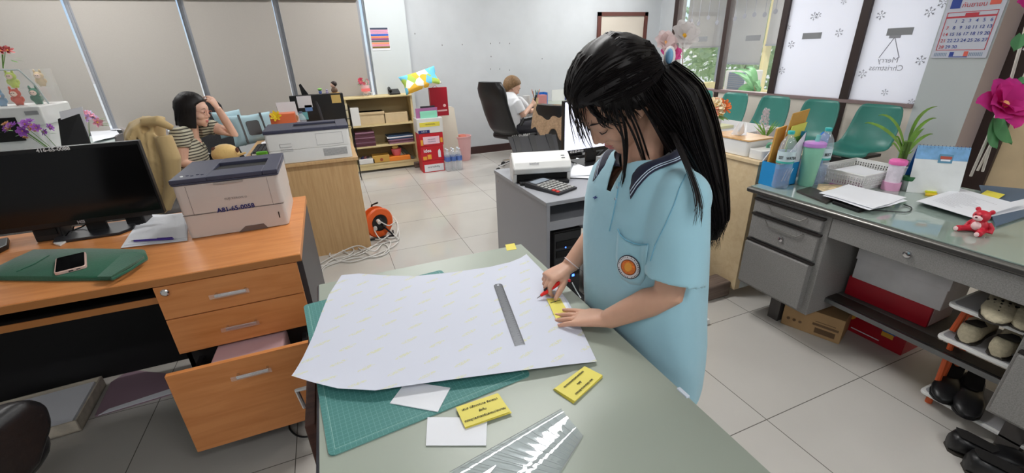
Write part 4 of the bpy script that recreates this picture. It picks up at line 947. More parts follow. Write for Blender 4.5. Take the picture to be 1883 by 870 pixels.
build('label', MB().box(x0+.045, x1-.05, Yb-.002, Yb, .37, .465), M('pink label', (240, 206, 220), .6), t)
for k in range(2): text('งานเอกสาร', .022, blue_ink, ((x0+x1)/2, Yb-.003, .43-.03*k), (1, 0, 0), (0, 0, 1), t)
build('print', MB().box(x0+.01, x0+.04, Yb-.002, Yb, .36, .43).box(x1-.04, x1-.01, Yb-.002, Yb, .38, .44), M('amber print', (1, 1, 1)), t)
t, x0, x1 = printbox('white carton with a yellow strip label, top of the carton stack', (764, 812), 205, .51, white_pl, .185)
build('label', MB().box(x0+.03, x1-.04, Yb-.002, Yb, .59, .645), yellow_card, t); text('เอกสารการเงิน', .022, ink, ((x0+x1)/2, Yb-.003, .62), (1, 0, 0), (0, 0, 1), t)
build('blue_band', MB().box(x0+.005, x0+.15, Yb-.002, Yb, .512, .55), blue_ink, t); text('A B I E', .026, paper_w, (x0+.08, Yb-.003, .531), (1, 0, 0), (0, 0, 1), t)
xa, xb = at(764, 190, Y=Yb).x, at(806, 190, Y=Yb).x
for k, (c_, dx, h, lb) in enumerate((((150, 230, 200), .045, .085, 'mint green folder standing in front on top of the carton stack'), ((176, 110, 160), .0, .12, 'purple folder standing on the carton stack behind the mint one'), ((60, 60, 66), .07, .14, 'dark grey folder behind the purple one on the carton stack'))):
    single('upright_folder', MB().box(xa+dx, xb-.01-dx*.3, Yb+.02+.03*k, Yb+.035+.03*k, .694, .694+h), M('folder %d' % k, c_, .5), lb, 'folder', 'folders on the carton stack')
a, b_ = at(796, 194, Y=Yb+.1), at(820, 165, Y=Yb+.1)
t = thing('gift_bag', 'dark red paper bag behind the carton stack', 'bag', ((a.x+b_.x)/2, Yb+.16, .694))
build('bag', MB().box(a.x-.02, b_.x+.02, Yb+.13, Yb+.2, .694, b_.z+.03), M('dark red bag', (170, 24, 44), .4), t, bevel=.002)
build('print', MB().box(a.x+.06, b_.x, Yb+.128, Yb+.13, .75, .77).ball((b_.x-.03, Yb+.13, .82), (.02, .003, .02), 10), M('bag print', (236, 190, 190), .5), t)
build('handle', MB().tube([(a.x+.02, Yb+.13, b_.z+.03), (a.x+.05, Yb+.12, b_.z+.06), (a.x+.09, Yb+.13, b_.z+.03)], .003, 6), red_card, t)
# pillow with big colour patches
pm_ = M('patchwork pillow', (120, 200, 230), .7); nt = pm_.node_tree; b = nt.nodes['Principled BSDF']; tc = nt.nodes.new('ShaderNodeTexCoord')
vo = nt.nodes.new('ShaderNodeTexVoronoi'); vo.inputs['Scale'].default_value = 13; rp = nt.nodes.new('ShaderNodeValToRGB'); rp.color_ramp.interpolation = 'CONSTANT'
rp.color_ramp.elements[0].color = srgb((110, 196, 226)); rp.color_ramp.elements[1].color = srgb((244, 240, 226)); rp.color_ramp.elements[1].position = .40
e = rp.color_ramp.elements.new(.52); e.color = srgb((246, 190, 60)); e = rp.color_ramp.elements.new(.62); e.color = srgb((176, 206, 90))
nt.links.new(tc.outputs['Object'], vo.inputs['Vector']); nt.links.new(vo.outputs['Color'], rp.inputs[0]); nt.links.new(rp.outputs[0], b.inputs['Base Color'])
c = at(774, 148, Y=5.62)
T3 = Matrix.Translation((c.x, 5.66, c.z-.0))@Euler((math.radians(62), math.radians(-14), 0)).to_matrix().to_4x4()
pillow('pillow', 'pillow printed in bright blue, cream and yellow patches lying on top of the carton stack', (c.x, 5.66, .84), .235, .12, .05, T3, pm_, 'pillow')
a, b_ = at(812, 315, Y=5.95), at(835, 196, Y=5.95)
single('foam_board', MB().prism([(a.x, .0), (b_.x+.06, .0), (b_.x, b_.z-.02), (b_.x-.03, b_.z), (a.x, b_.z)], -.02, .02, T=Matrix.Translation((0, 5.98, 0))@Matrix.Rotation(PI/2, 4, 'X')), M('cream foam', (226, 220, 204), .8), 'tall cream board leaning against the back wall behind the water bottles', 'board')
# water bottle pack
lb6 = ['front left', 'front middle', 'front right', 'back left', 'back middle', 'back right']
for k in range(6):
    x = 1.335+.078*(k % 3); y = 5.50+.08*(k//3)
    bottle('water_bottle', lb6[k]+' bottle of the shrink-wrapped water pack on the floor', (x, y, 0), .29, .037, True, (226, 236, 246), None, 'six-pack of water bottles', lab_col=(90, 120, 190))
t = thing('waste_bin', 'pale pink slatted waste bin against the back wall', 'bin', (1.70, 6.02, 0))
pb = M('pink bin', (232, 184, 184), .4)
build('bin', MB().lathe([(.10, 0), (.105, .01), (.13, .33), (.137, .335), (.137, .35), (.128, .35), (.10, .02)], (1.70, 6.05, 0), 20), pb, t, smooth=40)
build('liner', MB().lathe([(.10, .30), (.05, .36), (.01, .33)], (1.70, 6.05, 0), 9), M('red liner', (214, 120, 100), .6), t)
# poster on column
a, b_ = at(685, 93, Y=6.24), at(713, 51, Y=6.24)
t = thing('poster', 'small printed chart of coloured rows taped to the white column', 'poster', ((a.x+b_.x)/2, 6.235, a.z))
build('sheet', MB().box(a.x, b_.x, 6.236, 6.239, a.z, b_.z), paper_w, t)
pc_ = [(60, 70, 90), (214, 150, 180), (214, 150, 180), (40, 90, 190), (230, 130, 90), (150, 70, 120), (96, 110, 100), (236, 150, 110), (220, 140, 160), (120, 96, 40)]
for k, c_ in enumerate(pc_):
    h = (b_.z-a.z)*.92/10; zt = b_.z-k*h
    build('row', MB().box(a.x+.005, b_.x-.005, 6.234, 6.236, zt-h*.85, zt), M('row %s' % (c_,), c_, .6), t)
# wall pinholes
mb = MB()
for px, py in [(902, 80), (919, 79), (937, 80), (903, 104), (902, 127), (919, 127), (937, 129), (850, 82), (997, 108), (813, 83), (763, 62)]:
    p = at(px, py, Y=YB-.002); mb.ball(p, (.006, .003, .01), 6)
single('wall_marks', mb, M('plaster pit', (120, 118, 120), .9), 'small dark screw holes in the grey back wall', 'mark')
# ---- cable reel and cable
c = Vector((.215, 3.60, .135)); t = thing('cable_reel', 'orange cable reel on the floor beside the oak desk', 'cable reel', (c.x, c.y, 0))
T = Matrix.Rotation(PI/2, 4, 'X')@Matrix.Rotation(0, 4, 'Y')
T = Matrix.Rotation(math.radians(25), 4, 'Z')@Matrix.Rotation(PI/2, 4, 'X')
orr = M('reel orange', (226, 96, 36), .4)
build('flange', MB().lathe([(.07, .03), (.075, .04), (.12, .04), (.13, .03), (.13, .02), (.07, .02)], c, 32, T=T), orr, t)
build('flange', MB().lathe([(.07, -.04), (.13, -.04), (.13, -.03), (.07, -.03)], c, 32, T=T), orr, t)
build('drum', MB().lathe([(.07, -.035), (.07, .038), (.05, .045)], c, 24, T=T), black_pl, t)
ou = MB()
for dx, dz in ((.0, .03), (-.03, -.025), (.03, -.02)): ou.lathe([(.018, .044), (.018, .052)], c+Vector((dx, 0, dz)), 12, T=T)
build('socket', ou, M('dark socket', (40, 40, 44), .5), t)
build('frame', MB().tube([c+Vector((-.09, .03, -.12)), c+Vector((-.05, .05, .0)), c+Vector((-.02, .05, .14)), c+Vector((.03, .03, .16))], .008, 8).tube([c+Vector((-.12, -.07, -.125)), c+Vector((.11, -.05, -.125)), c+Vector((.12, .06, -.125))], .008, 8).tube([c+Vector((.11, -.05, -.125)), c+Vector((0.03, -.03, -.02))], .008, 8), black_pl, t)
wc_ = M('white cable', (214, 212, 208), .5)
def floor_cable(pxs, r=.005, h0=.006):
    pts = []
    ctrl = [z(a, b_, h) for a, b_, h in pxs]
    for i in range(len(ctrl)-1):
        p0 = ctrl[max(i-1, 0)]; p1 = ctrl[i]; p2 = ctrl[i+1]; p3 = ctrl[min(i+2, len(ctrl)-1)]
        for k in range(6):
            u = k/6; pts.append(.5*((2*p1)+(p2-p0)*u+(2*p0-5*p1+4*p2-p3)*u*u+(3*p1-p0-3*p2+p3)*u**3))
    pts.append(ctrl[-1])
    for p in pts: p.z = max(p.z, r)
    return MB().tube(pts, r, 6)
t = thing('power_cable', 'tangled white power cable on the floor beside the cable reel', 'cable', tuple(z(650, 465, 0)))
A = floor_cable([(700, 408, .17), (715, 415, .12), (728, 410, .06), (733, 440, .01), (705, 447, .01), (688, 462, .03), (660, 452, .05), (630, 462, .03), (600, 478, .01), (585, 487, .01)])
build('strand', A, wc_, t)
build('strand', floor_cable([(686, 420, .1), (700, 440, .05), (715, 432, .03), (690, 450, .01), (655, 470, .01), (625, 455, .02), (640, 445, .02), (665, 460, .01), (690, 472, .01), (715, 462, .01), (700, 448, .01), (640, 473, .01), (590, 490, .01)]), wc_, t)
build('strand', floor_cable([(585, 500, .01), (610, 478, .01), (640, 470, .02), (650, 458, .02), (625, 452, .02), (606, 470, .01), (640, 482, .01), (680, 472, .01), (720, 455, .01), (732, 445, .01)]), wc_, t)
build('strand', floor_cable([(722, 398, .10), (731, 412, .06), (728, 435, .01), (712, 436, .02), (716, 425, .03), (733, 440, .01)]), wc_, t)
build('strand', floor_cable([(590, 508, .005), (600, 490, .01), (650, 475, .01), (700, 470, .01), (718, 445, .01), (690, 440, .01)]), wc_, t)
build('plug', MB().cyl(c+Vector((0, -.05, .03)), c+Vector((.01, -.085, .02)), .016, n=10).cyl(c+Vector((-.03, -.05, -.025)), c+Vector((-.03, -.085, -.03)), .016, n=10), wc_, t)
t = thing('black_cable', 'black cable looped on the floor under the open drawer', 'cable', tuple(z(560, 790, 0)))
build('strand', floor_cable([(580, 765, .01), (545, 768, .01), (532, 785, .01), (548, 802, .01), (575, 800, .01), (580, 778, .01), (555, 766, .01), (582, 764, .01)], .004), black_pl, t)
# ---- binders and papers on the floor under the orange desk
a_ = quadpx([(70, 806), (152, 795), (205, 690), (60, 690)], .0)
t = thing('document_box', 'worn cardboard box lid full of papers on the floor under the orange desk', 'box', (-1.33, 2.1, 0))
x0, x1, y0, y1 = -1.62, -1.21, 1.97, 2.28
T = Matrix.Translation((x1, y0, 0))@rotz(math.radians(4))@Matrix.Translation((-x1, -y0, 0))
wp = M('worn card', (196, 186, 170), .9, noise=(20, .2))
build('tray', MB().box(x0, x1, y0, y1, .002, .012, T=T).box(x0, x1, y0, y0+.008, .002, .06, T=T).box(x1-.008, x1, y0, y1, .002, .06, T=T).box(x0, x1, y1-.008, y1, .002, .06, T=T), wp, t, bevel=.002)
for k in range(3):
    single('paper_sheaf', MB().box(x0+.02+.01*k, x1-.012-.006*k, y0+.012+.005*k, y1-.02, .013+.013*k, .025+.013*k, T=T), paper_w, ['lowest sheaf of papers in the worn cardboard lid', 'middle sheaf of papers in the worn cardboard lid', 'top sheaf of papers in the worn cardboard lid'][k], 'papers', 'papers in the cardboard lid')
cs = [(175, 767), (328, 722), (318, 690), (240, 682), (205, 705)]
single('document_sleeve', MB().prism([(p.x, p.y) for p in quadpx(cs, .004)], .001, .012), M('mauve sleeve', (150, 124, 138), .4), 'mauve plastic sleeve of papers on the floor left of the open drawer', 'folder', bevel=.002)
cs = [(180, 764), (326, 720), (322, 712), (200, 752)]
single('paper_sheet', MB().prism([(p.x, p.y) for p in quadpx(cs, .014)], .0125, .0145), paper_w, 'white paper edge showing on the mauve sleeve under the desk', 'paper')
# ================================================================ objects: work table
TT = .7498
mat_m = M('green cutting mat', (70, 130, 126), .55); nt = mat_m.node_tree; b = nt.nodes['Principled BSDF']
tc = nt.nodes.new('ShaderNodeTexCoord'); br = nt.nodes.new('ShaderNodeTexBrick'); br.offset = 0
br.inputs['Scale'].default_value = 100; br.inputs['Brick Width'].default_value = 1; br.inputs['Row Height'].default_value = 1; br.inputs['Mortar Size'].default_value = .035
for q_, c_ in (('Color1', (70, 130, 126)), ('Color2', (70, 130, 126)), ('Mortar', (106, 160, 156))): br.inputs[q_].default_value = srgb(c_)
nt.links.new(tc.outputs['Object'], br.inputs[0]); nt.links.new(br.outputs['Color'], b.inputs['Base Color'])
cs = [z(605, 841, .752), z(977, 690, .752), Vector((.40, 1.27, 0)), Vector((-.05, 1.30, 0))]
x_ = (cs[1]-cs[0]).normalized(); W_ = (cs[1]-cs[0]).length; y_ = Vector((-x_.y, x_.x, 0))
T = frame_T((cs[0].x, cs[0].y, TT+.0002), (x_.x, x_.y, 0), (y_.x, y_.y, 0))
t = thing('cutting_mat', 'green gridded cutting mat under the big white sheet', 'cutting mat', (cs[0].x, cs[0].y, TT), math.atan2(x_.y, x_.x))
build('mat', MB().prism(rrect(0, W_, 0, .60, .012), 0, .003, T=T), mat_m, t)
lm = MB()
for d_ in (.012,): lm.box(d_, W_-d_, d_, d_+.001, .003, .0033, T=T).box(d_, d_+.001, d_, .59, .003, .0033, T=T).box(W_-d_-.001, W_-d_, d_, .59, .003, .0033, T=T)
build('border_line', lm, M('mat line', (140, 184, 178), .6), t)
# ---- big patterned sheet
pm2 = M('patterned paper', (206, 210, 224), .65); nt = pm2.node_tree; b = nt.nodes['Principled BSDF']
tc = nt.nodes.new('ShaderNodeTexCoord'); mp = nt.nodes.new('ShaderNodeMapping'); mp.inputs['Rotation'].default_value = (0, 0, math.radians(-12)); mp.inputs['Scale'].default_value = (1/.088, 1/.052, 1)
br = nt.nodes.new('ShaderNodeTexBrick'); br.offset = .5
sp = nt.nodes.new('ShaderNodeSeparateXYZ')
nt.links.new(tc.outputs['Object'], mp.inputs[0]); nt.links.new(mp.outputs[0], sp.inputs[0])
def mth(op, a, b_=None, c=None):
    n = nt.nodes.new('ShaderNodeMath'); n.operation = op
    for i, v in enumerate((a, b_, c)):
        if v is None: continue
        if isinstance(v, (int, float)): n.inputs[i].default_value = v
        else: nt.links.new(v, n.inputs[i])
    return n.outputs[0]
row = mth('FLOOR', sp.outputs[1]); u = mth('FRACT', mth('ADD', sp.outputs[0], mth('MULTIPLY', row, .5))); v = mth('FRACT', sp.outputs[1])
du = mth('DIVIDE', mth('ABSOLUTE', mth('SUBTRACT', u, .5)), .27); slope = mth('MULTIPLY', mth('SUBTRACT', u, .5), .35)
dv = mth('DIVIDE', mth('ABSOLUTE', mth('SUBTRACT', mth('SUBTRACT', v, .5), slope)), .10)
r2 = mth('ADD', mth('MULTIPLY', du, du), mth('MULTIPLY', dv, dv))
nz = nt.nodes.new('ShaderNodeTexNoise'); nz.inputs['Scale'].default_value = 260; nt.links.new(tc.outputs['Object'], nz.inputs['Vector'])
mask = mth('MULTIPLY', mth('LESS_THAN', r2, 1.0), mth('GREATER_THAN', nz.outputs['Fac'], .47))
mxn = nt.nodes.new('ShaderNodeMixRGB'); mxn.inputs[1].default_value = srgb((206, 210, 224)); mxn.inputs[2].default_value = srgb((208, 210, 186))
nt.links.new(mask, mxn.inputs[0]); nt.links.new(mxn.outputs[0], b.inputs['Base Color'])
top_e = [(628, 506), (660, 503), (700, 506), (760, 508), (830, 501), (900, 491), (938, 482), (958, 474), (968, 467)]
bot_e = [(536, 691), (575, 703), (620, 714), (690, 718), (770, 706), (860, 694), (960, 681), (1040, 671), (1098, 665)]
lef_e = [(536, 691), (556, 655), (575, 615), (592, 570), (605, 540), (628, 506)]
rig_e = [(1098, 665), (1072, 610), (1046, 555), (1020, 520), (992, 490), (968, 467)]
def samp(e, u, hf):
    s_ = u*(len(e)-1); i = min(int(s_), len(e)-2); f = s_-i
    return z(e[i][0]*(1-f)+e[i+1][0]*f, e[i][1]*(1-f)+e[i+1][1]*f, hf(u))
hb = lambda u: .757+.012*math.sin(u*PI)**.5*(1 if u < .9 else .6)+.006*(1-u); ht = lambda u: .757+.006*abs(math.sin(u*7)); hl = lambda v: .763-.004*v; hr = lambda v: .757
NU, NV = 40, 24; g = []
c00, c10, c01, c11 = samp(bot_e, 0, lambda u: .763), samp(bot_e, 1, hr), samp(top_e, 0, lambda u: .759), samp(top_e, 1, hr)
for i in range(NV+1):
    v_ = i/NV; r_ = []
    for j in range(NU+1):
        u_ = j/NU; B_, T_, L_, R_ = samp(bot_e, u_, hb), samp(top_e, u_, ht), samp(lef_e, v_, hl), samp(rig_e, v_, hr)
        p = B_*(1-v_)+T_*v_+L_*(1-u_)+R_*u_-(c00*(1-u_)*(1-v_)+c10*u_*(1-v_)+c01*(1-u_)*v_+c11*u_*v_)
        e_ = min(v_, 1-v_, 1.0); p.z = max(.7560, p.z if e_ < .02 else .7562+(p.z-.7562)*math.exp(-e_*9)+.0006*math.sin(u_*9)*math.sin(v_*5))
        r_.append(p)
    g.append(r_)
single('patterned_sheet', MB().sheet(g, .0003), pm2, 'large white sheet printed with small yellow marks spread over the work table', 'paper', smooth=60)
# ---- steel ruler
a, b_, c_, d_ = z(966, 636, .7575), z(948, 640, .7575), z(908, 524, .7575), z(922, 521, .7575)
mid0, mid1 = (a+b_)/2, (c_+d_)/2; xd = (mid1-mid0); L = xd.length
T = frame_T((mid0.x, mid0.y, .7570), xd, (-xd.y, xd.x, 0))
t = thing('ruler', 'steel ruler lying on the big patterned sheet', 'ruler', (mid0.x, mid0.y, .757), math.atan2(xd.y, xd.x))
st = M('ruler steel', (100, 102, 106), .42, .8)
build('blade', MB().prism([(0, -.0135), (L-.008, -.0135), (L, -.008), (L, .008), (L-.008, .0135), (0, .0135)], 0, .0012, T=T), st, t)
tk = MB()
for k in range(int(L*1000)-8):
    if k % 2: continue
    ln = .009 if k % 10 == 0 else .004
    tk.box(.004+k*.001, .0043+k*.001, -.0135, -.0135+ln, .0012, .0014, T=T)
    if k % 4 == 0: tk.box(.004+k*.001, .0043+k*.001, .0135-ln*.8, .0135, .0012, .0014, T=T)
build('graduations', tk, ink, t); build('hole', MB().lathe([(.0035, .0012), (.0035, .0014)], T@Vector((L-.008, 0, 0)), 12), M('hole', (210, 212, 222), .6), t)
# ---- cards
def card(cs, h, mat, lb, th=.0012, lines=None, cat='card', group=None, name='card', wav=0, flip=1):
    P4 = quadpx(cs, h); c_ = sum(P4, Vector())/4
    t = thing(name, lb, cat, (c_.x, c_.y, h-th), group=group)
    m = MB(); m.sheet([[P4[0].lerp(P4[1], j/4).lerp(P4[3].lerp(P4[2], j/4), i/4)+Vector((0, 0, wav*math.sin(i*1.3+j))) for j in range(5)] for i in range(5)], th)
    build('sheet', m, mat, t)
    if lines:
        xd = (P4[1]-P4[0])*flip; yd = (P4[3]-P4[0])*flip; H_ = yd.length; wd_ = xd.length
        for k, (s_, ln) in enumerate(lines):
            o = text(ln, s_, ink, c_+yd.normalized()*H_*(.27-.27*k)+Vector((0, 0, .0008)), xd, yd, t, 'print', bold=0, squash=.9)
    return t
L3 = [(.0080, 'เสนอ ปลัดเทศบาล พิจารณา'), (.0080, 'ส่งคืน'), (.0080, 'กองยุทธศาสตร์และงบประมาณ')]
card([(717, 741), (805, 757), (828, 713), (747, 701)], .7555, paper_w, 'blank white card lying on the green cutting mat, its edge under the big sheet', .002, name='card')
card([(783, 819), (894, 819), (896, 768), (786, 767)], .7525, paper_w, 'blank white card on the glass, half covered by a yellow card', .0015)
yc = M('yellow card stock', (226, 212, 92), .5)
card([(856, 788), (941, 759), (915, 723), (838, 749)], .7555, yc, 'lower yellow card of the pair overlapping the white card', .0012, group='yellow cards')
card([(855, 786), (938, 757), (917, 724), (838, 749)], .7575, yc, 'printed yellow card on top of the pair by the clear plastic sleeve', .001, L3, group='yellow cards', flip=1)
for k in range(5):
    card([(1017+k*.6, 716-k*.4), (1075, 675-k*.4), (1108, 694-k), (1054+k*.7, 742-k)], .7515+.0012*k, yc, 'yellow card in the small stack right of the cutting mat, '+['lowest', 'second from the bottom', 'middle one', 'second from the top', 'printed top one'][k], .001, None, group='stack of yellow cards')
P4 = quadpx([(1054, 741), (1108, 692), (1076, 673), (1019, 714)], .7575); c_ = sum(P4, Vector())/4; xd = P4[0]-P4[1]; yd = P4[0]-P4[3]
top = [o for o in C.objects if o.get('label', '').endswith('printed top one')][0]
for k, (s_, ln) in enumerate(L3): text(ln, s_*.9, ink, c_+yd.normalized()*yd.length*(.27-.27*k), xd, yd, top, 'print', bold=0, squash=.8)
card([(1022, 586), (1047, 578), (1030, 548), (1005, 549)], .7600, yc, 'printed yellow card under the hands of the standing person', .0008, [(.006, 'กองยุทธศาสตร์')], group=None)
card([(1038, 575), (1048, 571), (1036, 546), (1024, 547)], .7588, paper_w, 'white slip showing beside the yellow card under the hands', .0006)
p = z(940, 455, .7505)
single('sticky_note', MB().prism([(q.x, q.y) for q in quadpx([(932, 461), (950, 458), (946, 447), (929, 450)], .7505)], TT+.0001, TT+.0006), yc, 'small yellow sticky tab on the far corner of the glass table top', 'sticky note')
# ---- clear plastic sleeve with folds
clr = glassy('clear sleeve', mix=.03, rough=.03, tint=(250, 252, 255))
cs = quadpx([(828, 872), (925, 890), (1072, 800), (1032, 752)], .753); cs[0] = z(826, 868, .753); cs[1] = z(1010, 900, .753)
g = []
for i in range(15):
    r_ = []
    for j in range(41):
        u_, v_ = j/40, i/14
        p = cs[0].lerp(cs[1], v_).lerp(cs[3].lerp(cs[2], v_), u_)
        p.z = .7522+.00012*abs(math.sin(u_*PI*11))+.0004*math.sin(v_*8+u_*2)+(.0016*max(0, 1-abs(v_-.12)/.08)+.0012*max(0, 1-abs(v_-.72)/.06))
        r_.append(p)
    g.append(r_)
sl_ = single('clear_sleeve', MB().sheet(g, .0002), clr, 'crinkled clear plastic card sleeve on the glass top at the bottom of the picture', 'plastic sleeve', smooth=60)
sm_ = MB()
for k in range(1, 12): sm_.tube([g[i][int(k*40/12)]+Vector((0, 0, .0003)) for i in range(0, 15, 2)], .0006, 4, flat=.4)
sm_.tube([g[14][j]+Vector((0, 0, .0003)) for j in range(0, 41, 4)], .0007, 4); sm_.tube([g[0][j]+Vector((0, 0, .0003)) for j in range(0, 41, 4)], .0007, 4)
build('seams', sm_, M('sleeve seam', (150, 156, 154), .3), sl_)
a, b_ = z(872, 868, .756), z(912, 858, .757)
t = thing('tweezers', 'metal blade tip just showing at the bottom edge of the picture', 'blade', tuple(a))
build('blade', MB().hexa([a+Vector((-.03, -.02, 0)), a+Vector((.0, -.03, 0)), b_, b_+Vector((0, .001, 0))]+[q+Vector((0, 0, .002)) for q in (a+Vector((-.03, -.02, 0)), a+Vector((.0, -.03, 0)), b_, b_+Vector((0, .001, 0)))]), chrome, t)
# ================================================================ grey computer desk
t = thing('document_scanner', 'white document scanner with an open black feed tray on the grey computer desk', 'scanner', (1.09, 2.32, .723))
x0, x1 = .93, 1.265; y0 = 2.19
prof = [(y0, .0), (y0-.035, .035), (y0-.05, .09), (y0-.02, .135), (y0+.07, .165), (y0+.15, .13), (y0+.16, 0)]
def xprism(mb, prof, xa, xb, zb, m=0): return mb.loft([[Vector((xa, y, zb+h)) for y, h in prof], [Vector((xb, y, zb+h)) for y, h in prof]], m)
T = Matrix.Translation((1.09, 2.25, 0))@rotz(math.radians(-16))@Matrix.Translation((-1.09, -2.25, 0))
def TX(mb): mb.v = [T@p for p in mb.v]; return mb
sc_pr = [(2.18, .06), (2.165, .09), (2.19, .125), (2.26, .16), (2.33, .15), (2.36, .06), (2.36, 0), (2.30, 0), (2.26, .05)]
build('body', TX(xprism(MB(), [(2.175, .055), (2.165, .085), (2.185, .12), (2.27, .158), (2.33, .15), (2.37, .05), (2.37, .03), (2.26, .03)], x0, x1, .723)), white_pl, t, bevel=.008, seg=3)
for xx in ((x0-.003, x0+.02), (x1-.02, x1+.003)): build('side_cheek', TX(xprism(MB(), [(2.20, 0), (2.19, .05), (2.175, .09), (2.20, .12), (2.27, .15), (2.36, .12), (2.38, 0)], xx[0], xx[1], .723)), white_pl, t, bevel=.004)
build('output_slot', TX(MB().box(x0+.02, x1-.02, 2.19, 2.36, .724, .775)), black_matte, t); build('output_tray', TX(MB().box(x0+.03, x1-.02, 2.13, 2.2, .724, .742)), black_pl, t, bevel=.003)
build('feed_tray', TX(MB().hexa([(x0+.02, 2.32, .87), (x1-.04, 2.32, .87), (x1-.04, 2.335, .86), (x0+.02, 2.335, .86), (x0+.0, 2.46, .945), (x1-.03, 2.46, .945), (x1-.03, 2.47, .94), (x0+.0, 2.47, .94)])), M('tray black', (36, 36, 40), .4), t, bevel=.002)
rb = MB()
for xx in (x0+.04, (x0+x1)/2-.03, x1-.09):
    rb.hexa([(xx, 2.325, .875), (xx+.03, 2.325, .875), (xx+.03, 2.33, .873), (xx, 2.33, .873), (xx-.01, 2.452, .952), (xx+.03, 2.452, .952), (xx+.03, 2.46, .948), (xx-.01, 2.46, .948)])
build('paper_guide', TX(rb), black_pl, t)
bt = MB()
for k in range(2): bt.box(x1-.05, x1-.03, 2.205+k*.022, 2.22+k*.022, .853+k*.009, .857+k*.009)
build('button', TX(bt), M('grey buttons', (130, 134, 134), .5), t)
text('brother', .018, M('grey print', (1, 1, 1)), T@Vector((x0+.12, 2.178, .838)), T.to_3x3()@Vector((1, 0, 0)), T.to_3x3()@Vector((0, .6, .8)), t, 'brand_mark')
# calculator
P4 = quadpx([(972, 341), (1036, 357), (1055, 340), (990, 326)], .74); c_ = sum(P4, Vector())/4; xd = P4[1]-P4[0]+P4[2]-P4[3]
wl, hl_ = .135, .185; xd.z = 0; xd = (P4[2]-P4[1]+P4[3]-P4[0]); xd = Vector((xd.x, xd.y, 0)).normalized()
ax = (P4[1]-P4[0]); ax.z = 0; ax.normalize(); perp = Vector((-ax.y, ax.x, 0))
T = frame_T((c_.x, c_.y, .7235), ax, perp)
LX, LY = (P4[1]-P4[0]).length, abs((P4[3]-P4[0]).dot(perp))
t = thing('calculator', 'black desk calculator on the corner of the grey computer desk', 'calculator', (c_.x, c_.y, .7235), math.atan2(ax.y, ax.x))
build('body', MB().hexa([T@Vector(p) for p in ((-LX/2, -LY/2, 0), (LX/2, -LY/2, 0), (LX/2, LY/2, 0), (-LX/2, LY/2, 0), (-LX/2, -LY/2, .028), (LX/2, -LY/2, .012), (LX/2, LY/2, .012), (-LX/2, LY/2, .028))]), M('calculator body', (48, 48, 52), .4), t, bevel=.003)
def ct(u, v): hh = .028-.016*(u/LX+.5); return T@Matrix.Translation((u, v, hh))@Matrix.Rotation(math.atan(.016/LX), 4, 'Y')
build('display', MB().box(-.024, .024, -LY*.36, LY*.36, 0, .0015, T=ct(-LX*.33, 0)), M('lcd', (150, 160, 172), .2), t)
km, rd = MB(), MB()
for i in range(6):
    for j in range(6):
        (rd if (i, j) in ((4, 0), (5, 0)) else km).box(-.0085, .0085, -.009, .009, 0, .005, T=ct(-LX*.12+i*LX*.108, -LY*.40+j*LY*.155))
build('keys', km, M('light keys', (168, 168, 166), .5), t); build('red_key', rd, M('red keys', (214, 60, 50), .5), t)
# monitor with lit white screen
my = 2.40
a, b_ = at(1036, 272, Y=my), at(1107, 280, Y=my)
t = thing('monitor', 'monitor showing a white screen, asset number on its lower bezel, on the grey computer desk', 'monitor', (1.6, my, .722))
x0 = a.x; x1 = x0+.53; zt = at(1040, 188, Y=my).z; zb_ = .835
T = Matrix.Translation((x0, my, 0))@rotz(math.radians(3))@Matrix.Translation((-x0, -my, 0))
build('housing', MB().box(x0, x1, my, my+.03, zb_-.025, zt+.006, T=T), black_pl, t, bevel=.003)
build('screen', MB().box(x0+.008, x1-.008, my-.0015, my, zb_, zt-.002, T=T), M('lit screen', (225, 226, 240), .3, emit=((225, 228, 245), .75)), t)
build('stand', MB().box(x0+.20, x0+.28, my+.03, my+.05, .735, 1.0, T=T).box(x0+.13, x0+.36, my-.06, my+.14, .7235, .735, T=T), black_pl, t, bevel=.003)
text('416-55-0110', .020, M('white paint marker', (1, 1, 1)), T@Vector((x0+.10, my-.002, zb_-.012)), (1, .05, 0), (0, 0, 1), t, bold=.0004)
for k, (cs, lb) in enumerate([([(1045, 327), (1102, 330), (1104, 300), (1060, 291)], 'white paper pile between the scanner and the bright monitor'), ([(1048, 325), (1100, 322), (1098, 298), (1066, 293)], 'top sheet of the paper pile between scanner and bright monitor')]):
    single('paper_sheet', poly4(quadpx(cs, .727+.004*k), wav=.002), paper_w, lb, 'paper', 'papers on the grey desk')
t = thing('computer_tower', 'black computer tower under the grey computer desk', 'computer', (1.12, 2.15, 0))
build('case', MB().box(1.03, 1.21, 1.95, 2.35, .05, .50), black_pl, t, bevel=.004)
build('bezel', MB().box(1.035, 1.205, 1.945, 1.95, .06, .49), M('tower bezel', (36, 38, 42), .3), t)
for h in (.42, .36, .23): build('drive_bay', MB().box(1.045, 1.195, 1.94, 1.946, h-.02, h+.02), black_matte, t)
build('power_light', MB().box(1.10, 1.107, 1.938, 1.941, .395, .402).box(1.15, 1.165, 1.938, 1.941, .20, .215), M('blue led', (60, 120, 255), .4, emit=((70, 120, 255), 3)), t)
single('tower_stand', MB().box(1.0, 1.24, 1.94, 2.38, 0, .049), M('stand grey', (70, 70, 72), .5), 'low grey stand under the computer tower', 'stand')
single('seat_pad', MB().prism(rrect(1.30, 1.50, 1.96, 2.1, .05), .02, .56), M('dusty pink leatherette', (186, 140, 142), .4), 'dusty pink quilted bag under the grey computer desk', 'bag', bevel=.03, seg=3)
single('router_box', MB().prism(rrect(1.36, 1.60, 1.78, 1.86, .01), .0, .09), M('grey device', (196, 196, 198), .4), 'small grey device box on the floor by the grey desk', 'box', bevel=.006)
# ================================================================ steel desk items
DT = .7478
def desk_at(px, py, h=None): return z(px, py, DT if h is None else h)
